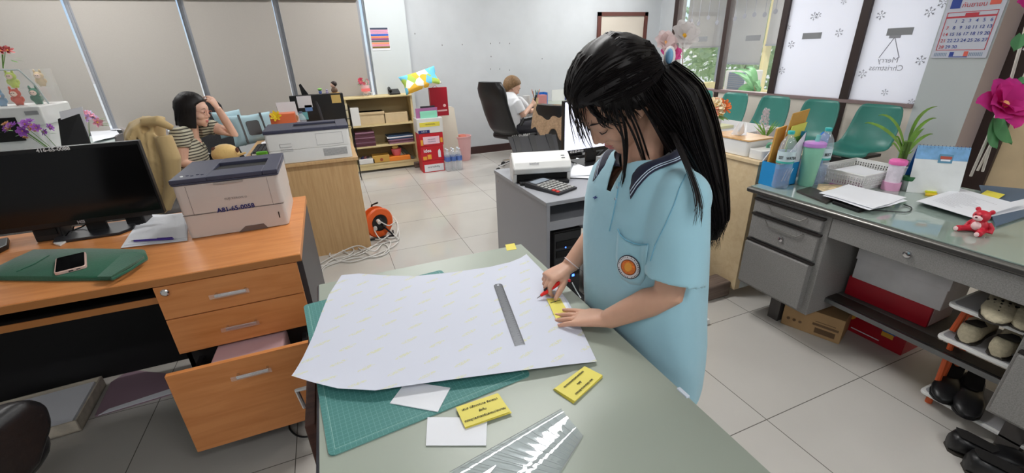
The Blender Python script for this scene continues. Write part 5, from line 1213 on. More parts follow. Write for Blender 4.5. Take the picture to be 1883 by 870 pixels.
# ---- blue file box with envelopes
t = thing('file_box', 'blue and white magazine file holding brown and yellow envelopes', 'file box', (2.13, 1.42, DT))
bl2 = M('sky blue card', (36, 140, 204), .45); wh2 = M('white card', (226, 228, 236), .5)
x0, x1, y0, y1 = 2.035, 2.175, 1.440, 1.538
mb = MB()
def wall(a, b_, h0a, h1a, h0b, h1b, th, m=0):
    a, b_ = Vector(a), Vector(b_); n = Vector((-(b_-a).y, (b_-a).x)).normalized()*th
    return mb.hexa([(a.x, a.y, h0a), (b_.x, b_.y, h0b), (b_.x+n.x, b_.y+n.y, h0b), (a.x+n.x, a.y+n.y, h0a), (a.x, a.y, h1a), (b_.x, b_.y, h1b), (b_.x+n.x, b_.y+n.y, h1b), (a.x+n.x, a.y+n.y, h1a)], m)
mb.box(x0, x1, y0, y1, DT, DT+.004)
wall((x0, y0), (x0, y1), DT, DT+.12, DT, DT+.12, .003)
wall((x0, y0), (x1, y0), DT, DT+.12, DT, DT+.12, .003); wall((x0, y0), (x1, y0), DT+.12, DT+.122, DT+.12, DT+.27, .003, 1)
wall((x0, y1), (x1, y1), DT, DT+.12, DT, DT+.12, .003); wall((x0, y1), (x1, y1), DT+.12, DT+.122, DT+.12, DT+.27, .003, 1)
wall((x1, y0), (x1, y1), DT, DT+.27, DT, DT+.27, .003)
build('shell', mb, [bl2, wh2], t)
build('label', MB().box(x0-.001, x0+.0005, y0+.02, y1-.02, DT+.055, DT+.105), M('off white label', (226, 222, 214), .6), t)
build('red_band', MB().box(x0-.001, x0+.0005, y0+.02, y1-.015, DT+.03, DT+.05), red_card, t); build('dark_band', MB().box(x0-.001, x0+.0005, y0+.02, y1-.015, DT+.012, DT+.029), navy_pl, t)
sl = MB()
for k in range(3): sl.hexa([(x0+.03+k*.022, y0-.001, DT+.03), (x0+.036+k*.022, y0-.001, DT+.03), (x0+.036+k*.022, y0+.001, DT+.03), (x0+.03+k*.022, y0+.001, DT+.03), (x0+.055+k*.022, y0-.001, DT+.09), (x0+.061+k*.022, y0-.001, DT+.09), (x0+.061+k*.022, y0+.001, DT+.09), (x0+.055+k*.022, y0+.001, DT+.09)])
build('slits', sl, wh2, t)
env = M('brown envelope', (200, 152, 74), .6, noise=(20, .06)); envy = M('lime yellow folder', (214, 212, 96), .6)
def leanbox(name, lb, xa, xb, ya, yb, h, mat, lean, cat='envelope', thick=.004, sk=.02):
    m = MB().hexa([(xa, ya, DT+.006), (xb, ya, DT+.006), (xb, ya+thick, DT+.006), (xa, ya+thick, DT+.006), (xa+sk, ya+lean, DT+h), (xb+sk, ya+lean, DT+h*1.04), (xb+sk, ya+lean+thick, DT+h*1.04), (xa+sk, ya+lean+thick, DT+h)])
    return single(name, m, mat, lb, cat, 'papers in the blue file box')
leanbox('envelope', 'brown envelope at the left edge of the blue file box', x0+.006, x0+.07, y1-.02, 0, .285, env, -.01, thick=.010, sk=.015)
leanbox('envelope', 'tall brown envelope with its flap up at the back of the blue file box', x0+.02, x1-.005, y1-.045, 0, .36, env, -.02, sk=.04)
leanbox('folder', 'lime yellow folder in the blue file box, in front of the tall envelope', x0+.03, x1-.008, y1-.055, 0, .30, envy, -.02, cat='folder', sk=.03)
leanbox('folder', 'green booklet in the blue file box, behind the bottle', x0+.035, x1-.012, y1-.068, 0, .24, M('green booklet', (96, 150, 70), .5), -.01, cat='folder')
single('file_holder', MB().prism([(2.33, 0), (2.45, 0), (2.45, .22), (2.40, .24), (2.33, .19)], -.004, .004, T=Matrix.Translation((0, 1.50, DT))@Matrix.Rotation(PI/2, 4, 'X')), M('deep blue plastic', (30, 110, 200), .4), 'deep blue plastic divider standing behind the lidded bottle', 'file holder')
# ---- bottles
p = z(1438, 349, DT); o1 = bottle('water_bottle', 'clear water bottle standing before the blue file box on the steel desk', (p.x+.025, p.y+.035, DT), .285, .039, True, (60, 190, 190), .34, lab_col=(206, 226, 232))
p2 = z(1503, 341, DT); o2 = bottle('water_bottle', 'clear water bottle with a turquoise cap right of the mint tumbler', (p2.x+.025, p2.y+.03, DT), .285, .039, True, (60, 190, 190), .34, lab_col=(206, 226, 232))
for o, w1, w2 in ((o1, 'EST', 'WATER'), (o2, 'THE\nWATER', 'BEST')):
    c_ = o.location; d_ = Vector((-c_.x, -c_.y, 0)).normalized(); r_ = Vector((-d_.y, d_.x, 0))
    for s_, wd in ((-.5, w1), (.6, w2)):
        n_ = (d_*math.cos(s_)+r_*math.sin(s_)); text(wd, .014 if '\n' in wd else .020, ink, c_+n_*.0412+Vector((0, 0, .158)), Vector((-n_.y, n_.x, 0)), (0, 0, 1), o, 'print', bold=.0004, squash=.7)
    build('band', MB().lathe([(.0397, .13), (.0397, .14)], c_, 20, cap=False), M('teal band', (70, 180, 170), .5), o)
c_ = Vector((2.205, 1.405, DT))
t = thing('tumbler', 'mint green tumbler with a lilac lid between the two water bottles', 'tumbler', tuple(c_))
build('cup', MB().lathe([(.032, 0), (.036, .01), (.046, .20), (.046, .205)], c_, 24), M('mint plastic', (142, 204, 176), .4), t, smooth=50)
build('lid', MB().lathe([(.049, .20), (.050, .204), (.050, .218), (.040, .224)], c_, 24), M('lilac plastic', (196, 140, 214), .35), t, smooth=50)
build('straw', MB().cyl(c_+Vector((.01, 0, .22)), c_+Vector((.014, 0, .255)), .010, n=12), M('mint clear', (130, 206, 196), .3), t)
# ---- white basket
def basket(name, lb, P4, h, mat, slope=.015):
    c_ = sum(P4, Vector())/4; t = thing(name, lb, 'basket', tuple(c_)); mb = MB()
    Q4 = [q+(q-c_).normalized()*slope+Vector((0, 0, h)) for q in P4]
    mb.hexa([q for q in P4]+[q+Vector((0, 0, .003)) for q in P4])
    hm = MB()
    for k in range(4):
        a, b_, A, B = P4[k], P4[(k+1) % 4], Q4[k], Q4[(k+1) % 4]; n = (b_-a).cross(A-a).normalized()*.0015
        rows = ((0, .18), (.82, 1))
        for u, v in rows: mb.hexa([a.lerp(A, u)-n, b_.lerp(B, u)-n, b_.lerp(B, u)+n, a.lerp(A, u)+n, a.lerp(A, v)-n, b_.lerp(B, v)-n, b_.lerp(B, v)+n, a.lerp(A, v)+n])
        N = max(6, int((b_-a).length/.012))
        for i in range(N):
            u0, u1 = i/N, (i+.55)/N
            mb.hexa([a.lerp(b_, u0).lerp(A.lerp(B, u0), .18)-n, a.lerp(b_, u1).lerp(A.lerp(B, u1), .18)-n, a.lerp(b_, u1).lerp(A.lerp(B, u1), .18)+n, a.lerp(b_, u0).lerp(A.lerp(B, u0), .18)+n, a.lerp(b_, u0).lerp(A.lerp(B, u0), .82)-n, a.lerp(b_, u1).lerp(A.lerp(B, u1), .82)-n, a.lerp(b_, u1).lerp(A.lerp(B, u1), .82)+n, a.lerp(b_, u0).lerp(A.lerp(B, u0), .82)+n])
        for v in (.33, .5, .67): mb.hexa([a.lerp(A, v)-n, b_.lerp(B, v)-n, b_.lerp(B, v)+n, a.lerp(A, v)+n, a.lerp(A, v+.05)-n, b_.lerp(B, v+.05)-n, b_.lerp(B, v+.05)+n, a.lerp(A, v+.05)+n])
    build('basket', mb, mat, t, smooth=0)
    build('rim', MB().tube(Q4+[Q4[0]], .004, 6), mat, t); return t
bp = [Vector((2.34, 1.22, DT)), Vector((2.66, 1.22, DT)), Vector((2.66, 1.45, DT)), Vector((2.34, 1.45, DT))]
basket('letter_basket', 'white perforated plastic basket of papers on the steel desk', bp, .075, white_pl)
for k in range(3): single('paper_sheet', poly4([Vector((2.36+.01*k, 1.24, DT+.03+.006*k)), Vector((2.62, 1.24+.01*k, DT+.03+.006*k)), Vector((2.63, 1.42, DT+.034+.006*k)), Vector((2.37, 1.43, DT+.034+.006*k))], wav=.002), paper_w, ['lowest sheet in the white perforated basket', 'middle sheet in the white perforated basket', 'top sheet in the white perforated basket'][k], 'paper', 'sheets in the basket')
# ---- magenta booklet, phone case, papers, keys
card([(1515, 352), (1585, 352), (1603, 335), (1530, 330)], DT+.004, M('magenta cover', (176, 84, 150), .4), 'magenta booklet under the white papers by the bottle', .004, name='booklet', cat='booklet')
card([(1500, 352), (1540, 355), (1550, 340), (1505, 338)], DT+.009, M('printed page', (214, 190, 150), .5, noise=(40, .4)), 'colourful printed leaflet by the foot of the second bottle', .002, name='leaflet', cat='leaflet')
t = card([(1465, 350), (1520, 372), (1540, 362), (1490, 343)], DT+.010, M('dark wallet', (60, 54, 50), .4), 'dark phone case lying at the front edge of the steel desk', .009, name='phone_case', cat='phone case')
single('black_pouch', MB().prism([(q.x, q.y) for q in quadpx([(1530, 371), (1580, 388), (1610, 380), (1560, 360)], DT+.01)], DT+.0003, DT+.014), black_matte, 'flat black pouch under the left paper pile on the steel desk', 'pouch', bevel=.004)
for k, (cs, lb) in enumerate([([(1512, 362), (1598, 388), (1668, 372), (1566, 345)], 'lower sheet of the left paper pile on the steel desk'), ([(1505, 357), (1605, 385), (1666, 366), (1560, 341)], 'upper curled sheet of the left paper pile on the steel desk')]):
    single('paper_sheet', poly4(quadpx(cs, DT+.018+.004*k), n=10, wav=.004), paper_w, lb, 'paper', 'left paper pile')
single('charging_cable', floor_cable([(1600, 386, DT+.004), (1630, 388, DT+.004), (1668, 390, DT+.004), (1676, 382, DT+.004), (1662, 376, DT+.004)], .002), black_pl, 'thin black cord curling out from the left paper pile', 'cord')
t = thing('key_bunch', 'bunch of keys with a red and white strap beside the basket', 'keys', tuple(desk_at(1590, 337)))
build('ring', MB().tube([desk_at(1580+10*math.cos(a), 337+4*math.sin(a), DT+.012) for a in [k*PI/6 for k in range(13)]], .003, 6), chrome, t)
build('strap', MB().tube([desk_at(1568, 334, DT+.012), desk_at(1585, 330, DT+.018), desk_at(1600, 336, DT+.012), desk_at(1620, 334, DT+.008)], .006, 6, flat=.4), red_card, t)
build('key', MB().tube([desk_at(1590, 340, DT+.008), desk_at(1572, 342, DT+.004)], .004, 6, flat=.4), steel, t); build('tag', MB().tube([desk_at(1575, 331, DT+.01), desk_at(1560, 337, DT+.01)], .008, 6, flat=.4), M('green tag', (130, 180, 90), .5), t)
# ---- bamboo plant
p = z(1645, 330, DT); c_ = Vector((p.x, p.y, DT))
t = thing('bamboo_plant', 'lucky bamboo in a grey ceramic pot on the steel desk', 'plant', tuple(c_))
build('pot', MB().lathe([(.026, 0), (.032, .01), (.042, .10), (.044, .102), (.038, .10), (.034, .09)], c_, 20), M('grey ceramic', (128, 130, 140), .3), t, smooth=50)
stem = M('bamboo stem', (90, 120, 50), .4)
for dx, dy in ((-.012, 0), (.012, .006), (0, -.012)):
    build('stalk', MB().tube([c_+Vector((dx, dy, .08)), c_+Vector((dx, dy, .15)), c_+Vector((dx, dy, .152)), c_+Vector((dx, dy, .20))], [.011, .010, .0115, .009], 10), stem, t)
lg = M('bamboo leaf', (120, 168, 66), .4, noise=(20, .2))
def blade(mb, pts, w, m=0):
    pts = [Vector(p) for p in pts]; n = 10; L_ = []; R_ = []; Md = []
    P_ = []
    for i in range(n+1):
        u = i/n; k = len(pts)-1; 
        q = [p.copy() for p in pts]
        while len(q) > 1: q = [q[j].lerp(q[j+1], u) for j in range(len(q)-1)]
        P_.append(q[0])
    for i, p in enumerate(P_):
        d = (P_[min(i+1, n)]-P_[max(i-1, 0)]).normalized(); s = d.cross(Vector((.35, .85, -.4))).normalized()*w*max(0, math.sin(PI*(.08+.92*i/n)))**.8
        L_.append(p+s); R_.append(p-s); Md.append(p-Vector((0, 0, w*.25)))
    o = len(mb.v); mb.v += L_+Md+R_
    for i in range(n):
        mb.f.append([o+i, o+i+1, o+n+1+i+1, o+n+1+i]); mb.f.append([o+n+1+i, o+n+2+i, o+2*n+3+i, o+2*n+2+i]); mb.m += [m, m]
    return mb
crown = at(1662, 285, Y=c_.y)
lv = [((1660, 250), (1610, 222), (1590, 226)), ((1665, 240), (1640, 205), (1615, 212)), ((1672, 235), (1690, 200), (1724, 195)), ((1672, 250), (1700, 215), (1722, 217)), ((1672, 262), (1690, 240), (1700, 236)), ((1670, 270), (1700, 245), (1716, 246)), ((1650, 268), (1640, 255), (1640, 270)), ((1655, 275), (1668, 290), (1680, 276)), ((1655, 262), (1650, 235), (1645, 262))]
for k, pts in enumerate(lv):
    P_ = [at(1660+(k % 3)*3, 290, Y=c_.y)]+[at(px, py, Y=c_.y+.02*((k % 3)-1)) for px, py in pts]
    build('leaf', blade(MB(), P_, .009 if k < 6 else .006), lg, t, smooth=60)
# ---- pink lidded jar, green jar
p = z(1636, 348, DT); c_ = Vector((p.x, p.y, DT))
t = thing('candy_jar', 'clear jar with a pink lid and a pink band on the steel desk', 'jar', tuple(c_))
build('body', MB().lathe([(.034, 0), (.036, .01), (.031, .045), (.030, .05), (.032, .125)], c_, 20), M('printed clear jar', (224, 214, 226), .35, noise=(60, .1)), t, smooth=50)
build('band', MB().lathe([(.037, .0), (.037, .04)], c_, 20), M('pink film', (232, 170, 206), .4), t); build('lid', MB().lathe([(.035, .125), (.036, .13), (.036, .142), (.030, .148)], c_, 20), M('pink lid', (236, 110, 180), .4), t, smooth=50)
p = z(1663, 349, DT); c_ = Vector((p.x+.0, p.y-.005, DT))
t = thing('green_jar', 'small green glass jar beside the pink-lidded jar', 'jar', tuple(c_))
build('glass', MB().lathe([(.022, 0), (.024, .005), (.024, .045), (.020, .05)], c_, 18), M('green glass', (60, 150, 60), .15), t, smooth=50); build('lid', MB().lathe([(.026, .05), (.026, .068), (.024, .07)], c_, 18), M('dark green lid', (34, 96, 52), .4), t, smooth=50)
single('clear_box', MB().box(*(lambda q: (q.x-.03, q.x+.05, q.y, q.y+.04))(z(1620, 332, DT)), DT, DT+.04), glassy('clear plastic box', mix=.2, col=(220, 224, 230)), 'small clear plastic box left of the pink-lidded jar', 'box')
# ---- desk calendar
bl3 = z(1668, 352, DT); br3 = z(1730, 358, DT); c_ = (bl3+br3)/2
t = thing('desk_calendar', 'tent calendar with a snowy bus photo and blue back on the steel desk', 'calendar', tuple(c_))
e = (br3-bl3); e.z = 0; L_ = .185; e = e.normalized()
e = (Vector((.62, -.78, 0))).normalized(); bl3 = z(1666, 353, DT); nrm = Vector((-e.y*-1, e.x*-1, 0)); 
back = Vector((.78, .62, 0))*.055; H3 = .215
A, B = bl3, bl3+e*L_; At, Bt = A+back+Vector((0, 0, H3)), B+back+Vector((0, 0, H3)); A2, B2 = A+back*2.2, B+back*2.2
def slabq(a, b_, c, d, th): n = (b_-a).cross(d-a).normalized()*th; return MB().hexa([a, b_, c, d, a+n, b_+n, c+n, d+n])
build('page', slabq(A, B, Bt, At, .0015), M('calendar page', (222, 226, 226), .5, noise=(14, .05)), t)
build('back_board', slabq(A2, B2, Bt, At, .002), M('calendar blue', (30, 104, 190), .4), t)
def onp(u, v, off=-.001): return A+(B-A)*u+(At-A)*v+(B-A).cross(At-A).normalized()*off
sgn = 1 if (B-A).cross(At-A).dot(Vector((0, 0, CAM_H))-A) > 0 else -1
def patch(u0, u1, v0, v1, m_, nm, off=.0006): 
    k = off+(.0015 if sgn > 0 else 0)
    q = [onp(u, v, sgn*k) for u, v in ((u0, v0), (u1, v0), (u1, v1), (u0, v1))]
    build(nm, slabq(*q, .0002), m_, t)
patch(.0, 1, .72, 1, M('calendar sky', (120, 170, 214), .5, noise=(30, .2)), 'picture'); patch(.45, .72, .66, .84, M('bus blue', (86, 140, 170), .5), 'picture', .0012); patch(.48, .70, .74, .80, M('bus red', (180, 80, 60), .5), 'picture', .0016); patch(.5, .68, .70, .735, paper_w, 'picture', .0016)
cm = MB()
for k in range(14): p_ = At.lerp(Bt, (k+.5)/14); cm.tube([p_+Vector((0, 0, -.008))-back.normalized()*.004, p_+Vector((0, 0, .004)), p_+Vector((0, 0, -.008))+back.normalized()*.004], .0012, 5)
build('wire_binding', cm, blue_ink, t)
nt_y = M('lime note', (214, 220, 60), .6)
for k in range(2):
    q = quadpx([(1701, 358-6*k), (1722, 360-6*k), (1726, 353-6*k), (1704, 351-6*k)], DT+.006+.008*k)
    single('note_pad', MB().prism([(v.x, v.y) for v in q], DT+.0003+.008*k, DT+.008+.008*k), [M('amber note', (226, 190, 50), .6), nt_y][k], ['amber note pad at the foot of the tent calendar', 'lime note pad on top of the amber one'][k], 'note pad')
# ---- right paper pile, clipboard, folder
P4 = quadpx([(1830, 418), (1890, 398), (1890, 350), (1800, 342)], DT+.004)
single('clipboard', MB().hexa([v for v in P4]+[v+Vector((0, 0, .006)) for v in P4]), M('slate folder', (78, 100, 124), .4), 'slate blue folder at the right end of the steel desk', 'folder', bevel=.002)
P4 = quadpx([(1802, 358), (1836, 366), (1848, 358), (1815, 350)], DT+.014)
single('sticky_note', MB().hexa([v for v in P4]+[v+Vector((0, 0, .001)) for v in P4]), yellow_card, 'yellow sticky note on the slate blue folder', 'sticky note')
for k in range(5):
    d_ = [0, 3, -2, 4, 0][k]
    single('paper_sheet', poly4(quadpx([(1686+d_, 371), (1792+d_, 402), (1873+d_*2, 379), (1762+d_, 347)], DT+.008+.003*k), n=8, wav=.0015), paper_w, 'sheet of the large right paper pile beside the red bear toy, '+['lowest', 'second', 'middle', 'fourth', 'topmost'][k], 'paper', 'right paper pile')
single('paper_sheet', poly4(quadpx([(1810, 402), (1905, 380), (1890, 365), (1800, 385)], DT+.010), wav=.001), paper_w, 'white sheet sticking out of the right paper pile toward the edge of the picture', 'paper')
tl_ = MB(); rnd = random.Random(4)
for k in range(16):
    q = quadpx([(1715, 368), (1785, 391), (1840, 377), (1765, 352)], DT+.0265); a_ = q[0].lerp(q[3], k/16); b_ = q[1].lerp(q[2], k/16)
    tl_.tube([a_, a_.lerp(b_, rnd.uniform(.5, 1))], .0006, 4, flat=.3)
top = [o for o in C.objects if o.get('label', '').endswith('topmost')][0]
build('print_lines', tl_, paper_l, top)
# ---- red toy bear
c_ = z(1792, 428, DT); c_ = Vector((c_.x+.012, c_.y, DT)); fd = Vector((-.85, .1, 0)).normalized(); rt_ = Vector((-fd.y, fd.x, 0)); zz_ = Vector((0, 0, 1))
t = thing('toy_bear', 'small red toy bear sitting at the front edge of the steel desk', 'toy', tuple(c_))
def bp_(f, r, u): return c_+fd*f+rt_*r+zz_*u
Rb = Matrix((fd.to_tuple(), rt_.to_tuple(), (0, 0, 1))).transposed().to_4x4()
mb = MB().ball(bp_(0, 0, .026), (.023, .025, .028), 16, T=Rb).ball(bp_(.008, 0, .066), (.022, .025, .022), 16, T=Rb)
for q in (-1, 1):
    mb.tube([bp_(.005, q*.016, .012), bp_(.03, q*.026, .012), bp_(.052, q*.032, .012)], [.013, .011, .012], 10)
    mb.tube([bp_(-.005, q*.02, .042), bp_(-.008, q*.034, .025), bp_(0, q*.036, .008)], [.009, .008, .009], 10)
    mb.ball(bp_(0, q*.021, .086), (.005, .009, .009), 10, T=Rb)
blob('body', mb, M('red toy vinyl', (204, 40, 60), .35), t, .0022, 3)
pk = M('pale pink vinyl', (240, 206, 206), .5)
build('muzzle', MB().ball(bp_(.026, 0, .060), (.010, .015, .011), 12, T=Rb), pk, t, smooth=80); build('belly', MB().ball(bp_(.016, 0, .028), (.010, .016, .017), 12, T=Rb), pk, t, smooth=80)
for q in (-1, 1): build('sole', MB().ball(bp_(.062, q*.032, .012), (.003, .008, .009), 10, T=Rb), pk, t, smooth=80)
ey = MB()
for q in (-1, 1): ey.ball(bp_(.029, q*.009, .073), .0025, 8)
ey.ball(bp_(.036, 0, .064), (.003, .004, .003), 8); build('eyes_and_nose', ey, M('dark plum', (90, 30, 50), .4), t)
# ================================================================ on the plywood cabinet
CT = .8455
t = thing('tissue_box', 'white tissue box with a bamboo lid on the plywood cabinet', 'tissue box', (2.2, 1.80, CT))
x0, x1, y0, y1 = 2.11, 2.30, 1.70, 1.98
build('box', MB().prism(rrect(x0, x1, y0, y1, .02), CT, CT+.085), white_pl, t, bevel=.004); build('lid', MB().prism(rrect(x0-.004, x1+.004, y0-.004, y1+.004, .02), CT+.085, CT+.093), wood('bamboo lid', (222, 178, 122), (200, 150, 96)), t)
build('side_tray', MB().prism(rrect(x0, x1, y0-.10, y0-.004, .02), CT, CT+.05), white_pl, t, bevel=.003)
tm_ = MB()
for k in range(5):
    a = k*1.25; tm_.add([Vector((2.19, 1.84, CT+.09)), Vector((2.19+.05*math.cos(a), 1.84+.04*math.sin(a), CT+.10)), Vector((2.20+.02*math.cos(a+.5), 1.84+.02*math.sin(a+.5), CT+.17)), Vector((2.19+.03*math.cos(a+1), 1.84+.03*math.sin(a+1), CT+.11))], [(0, 1, 2, 3)])
build('tissue', tm_, M('tissue', (244, 244, 246), .9), t)
single('tape_roll', MB().lathe([(.016, 0), (.024, 0), (.024, .02), (.016, .02), (.016, 0)], (2.20, 1.64, CT+.06), 20, T=Matrix.Rotation(PI/2, 4, 'Y'), cap=False), M('green tape', (110, 170, 140), .4), 'green ring-shaped tape roll in the side tray of the tissue box', 'tape roll')
p = at(1316, 262, Y=2.15); c_ = Vector((2.36, 2.12, CT))
c_ = z(1310, 255, CT)
t = bunch('flower_vase', 'clear vase of orange, coral and cream artificial flowers on the plywood cabinet', tuple(c_), tuple(at(1318, 200, Y=c_.y)), (.10, .05, .045), 11, [(246, 228, 190), (240, 130, 70), (240, 130, 110), (236, 200, 110), (240, 140, 120)], .048, seed=11, nleaf=12)
build('vase', MB().lathe([(.035, 0), (.03, .05), (.045, .19), (.047, .19), (.033, .05), (.030, .01)], c_, 20), glassy('vase glass', mix=.15, col=(214, 204, 206)), t, smooth=60)
cr = glassy('crystal', mix=.35, rough=.1, col=(230, 214, 220))
c_ = z(1312, 276, CT)
t = thing('crystal_ornament', 'pinkish crystal ornament at the foot of the flower vase', 'ornament', tuple(c_))
mb = MB(); rnd = random.Random(2)
for k in range(26): mb.ball(c_+Vector((rnd.uniform(-.04, .04), rnd.uniform(-.03, .03), .012+rnd.uniform(0, .05))), .010, 6)
build('beads', mb, cr, t, smooth=0)
c_ = z(1398, 262, CT)
t = thing('crystal_tree', 'tall clear crystal ornament tree behind the tissue box', 'ornament', tuple(c_)); mb = MB()
for k in range(46):
    h = k/46; a = k*2.4; mb.ball(c_+Vector((math.cos(a)*.035*(1-h*.7), math.sin(a)*.035*(1-h*.7), .01+h*.2)), .009, 6)
mb.cyl(c_, c_+Vector((0, 0, .2)), .004); build('beads', mb, cr, t, smooth=0)
c_ = z(1405, 268, CT)
t = thing('grass_plant', 'small pot of upright green grass beside the envelopes', 'plant', tuple(c_))
build('pot', MB().lathe([(.022, 0), (.03, .05), (.026, .05)], c_, 16), M('terracotta dark', (120, 90, 70), .7), t)
for k in range(12):
    a = k*2.1; r_ = .01+.004*(k % 4); hgt = .10+.05*((k*7) % 5)/5
    build('blade', blade(MB(), [c_+Vector((0, 0, .045)), c_+Vector((r_*math.cos(a), r_*math.sin(a), hgt*.7)), c_+Vector((r_*5*math.cos(a), r_*4*math.sin(a), hgt+.02))], .004), lg, t)
single('counter', MB().box(2.67, 3.2, 2.3, 2.95, 0, .83), M('white counter', (214, 212, 214), .5), 'white counter behind the plywood cabinet', 'counter', bevel=.004)
t = thing('desk_tray', 'dark blue edged file tray behind the flower vase', 'tray', (2.55, 2.6, .831)); build('tray', MB().box(2.33, 2.52, 2.52, 2.72, .8455, .95), M('tray blue white', (206, 208, 224), .5), t); build('rim', MB().box(2.32, 2.53, 2.51, 2.73, .95, .965), blue_ink, t)
single('paper_pad', MB().box(2.7, 2.9, 2.5, 2.7, .831, .85), M('pale yellow pad', (232, 232, 190), .6), 'pale yellow pad on the white counter', 'pad')
# ================================================================ wall calendar
def wy(px, py): return at(px, py, X=5.28)
yl, yr = 2.515, 2.122; zb_, zt = 1.256, 1.86
t = thing('wall_calendar', 'large wall calendar with blue and red printed dates on the white pillar', 'calendar', (5.285, 2.32, 1.256))
build('sheet', MB().box(5.286, 5.292, yr, yl, zb_, zt), M('calendar paper', (216, 220, 234), .6), t)
rd_ = M('calendar red', (206, 70, 84), .6); bl4 = M('calendar blue ink', (60, 84, 170), .6); orr2 = M('calendar orange', (236, 110, 96), .6)
g0, g1 = 1.32, 1.63
fm = MB().box(5.284, 5.286, yl-.03, yl-.025, g0, g1).box(5.284, 5.286, yr+.025, yr+.03, g0, g1).box(5.284, 5.286, yr+.025, yl-.025, g0, g0+.005).box(5.284, 5.286, yr+.025, yl-.025, g1-.005, g1).box(5.284, 5.286, yr+.03, yl-.03, g1-.048, g1-.034).box(5.283, 5.286, 2.27, 2.36, g1-.045, g1-.012)
build('grid_frame', fm, rd_, t)
days = [[None, 1, 2, 3, 4, 5, 6], [7, 8, 9, 10, 11, 12, 13], [14, 15, 16, 17, 18, 19, 20], [21, 22, 23, 24, 25, 26, 27], [28, 29, 30]]
for r_, wk in enumerate(days):
    for cidx, d_ in enumerate(wk):
        if d_: text(str(d_), .038, rd_ if cidx == 0 else bl4, (5.284, yl-.058-cidx*.0475, g1-.075-r_*.052), (0, -1, 0), (0, 0, 1), t, 'date', bold=.0003)
build('blue_emblem', MB().box(5.284, 5.286, yl-.10, yl-.03, 1.66, 1.76), bl4, t); build('red_emblem', MB().box(5.284, 5.286, yr+.03, yr+.10, 1.67, 1.76), orr2, t)
text('กันยายน', .05, rd_, (5.284, 2.32, 1.68), (0, -1, 0), (0, 0, 1), t, 'title'); build('small_emblem', MB().box(5.284, 5.286, 2.35, 2.38, 1.27, 1.305).box(5.284, 5.286, 2.25, 2.38, 1.262, 1.268), bl4, t); build('small_emblem', MB().box(5.284, 5.286, 2.25, 2.28, 1.27, 1.31), orr2, t)
for ya_ in (yl-.03, yr+.115):
    tx = MB()
    for k in range(8): tx.box(5.284, 5.286, ya_-k*.012, ya_+.006-k*.012, 1.27, 1.30)
    build('mini_month', tx, M('calendar grey blue', (150, 170, 196), .6), t)
# ================================================================ organza flowers
def organza(name, lb, c, R, col, lean, base, leaves, seed, heart=(240, 180, 120)):
    rnd = random.Random(seed); t = thing(name, lb, 'flower', base)
    om = glassy('organza %s' % (col,), col=col, mix=.62, rough=.5, tint=col, gloss=False)
    T0_ = Matrix.Translation(c)@lean
    for k in range(14):
        a = 2*PI*k/14+rnd.uniform(-.1, .1); L = k % 2; el = rnd.uniform(.1, .5)+.35*L; T = T0_@Matrix.Rotation(a, 4, 'Z')@Matrix.Rotation(-el, 4, 'Y')
        n = 6; g = []
        for i in range(n+1):
            u = i/n; w_ = R*.42*math.sin(PI*min(1, .1+.85*u))**.7
            g.append([T@Vector((R*u*(1-.15*L), v*w_, R*.12*math.sin(u*PI)+.10*R*abs(v)*u+rnd.uniform(-1, 1)*R*.03)) for v in (-1, -.5, 0, .5, 1)])
        mb = MB(); vs = [p for r in g for p in r]
        mb.add(vs, [(i*5+j, i*5+j+1, (i+1)*5+j+1, (i+1)*5+j) for i in range(n) for j in range(4)])
        build('petal', mb, om, t, smooth=60)
    build('heart', MB().ball(T0_@Vector((0, 0, R*.12)), R*.16, 10), M('organza heart %s' % (heart,), heart, .7), t, smooth=60)
    lm_ = glassy('organza leaf', col=(110, 170, 120), mix=.6, rough=.5, tint=(110, 170, 120), gloss=False)
    for P_ in leaves: build('leaf', blade(MB(), P_, R*.38), lm_, t, smooth=60)
    build('stem', MB().tube([base, Vector(base).lerp(Vector(c), .6)+Vector((.01, 0, 0)), c], .006, 8), M('wrapped stem', (226, 222, 212), .6), t)
    return t
Yo = 1.04
def ao(px, py): return at(px, py, Y=Yo)
c1 = ao(1838, 196); base = at(1772, 356, Y=1.12); base.z = max(base.z, DT)
tiltm = Matrix.Rotation(math.radians(50), 4, 'X')@Matrix.Rotation(math.radians(-20), 4, 'Y')
organza('organza_flower', 'magenta organza flower on a white stem at the right edge of the picture', tuple(c1), .13, (222, 70, 160), tiltm, tuple(base), [[c1+Vector((0, 0, -.04)), ao(1835, 235), ao(1862, 262)], [c1+Vector((0, 0, -.04)), ao(1825, 250), ao(1835, 270)]], 1)
c2 = ao(1895, 20); base2 = at(1790, 356, Y=1.14); base2.z = DT
organza('organza_flower', 'second magenta organza flower cut off by the top right corner', tuple(c2), .09, (222, 70, 160), tiltm, tuple(base2), [[ao(1880, 60), ao(1872, 80), ao(1866, 92)], [ao(1885, 145), ao(1868, 155), ao(1890, 190)]], 2)
c3 = ao(1900, 105); base3 = at(1780, 357, Y=1.16); base3.z = DT
organza('organza_flower', 'white organza flower cut off by the right edge of the picture', tuple(c3), .09, (236, 232, 232), tiltm, tuple(base3), [], 3)
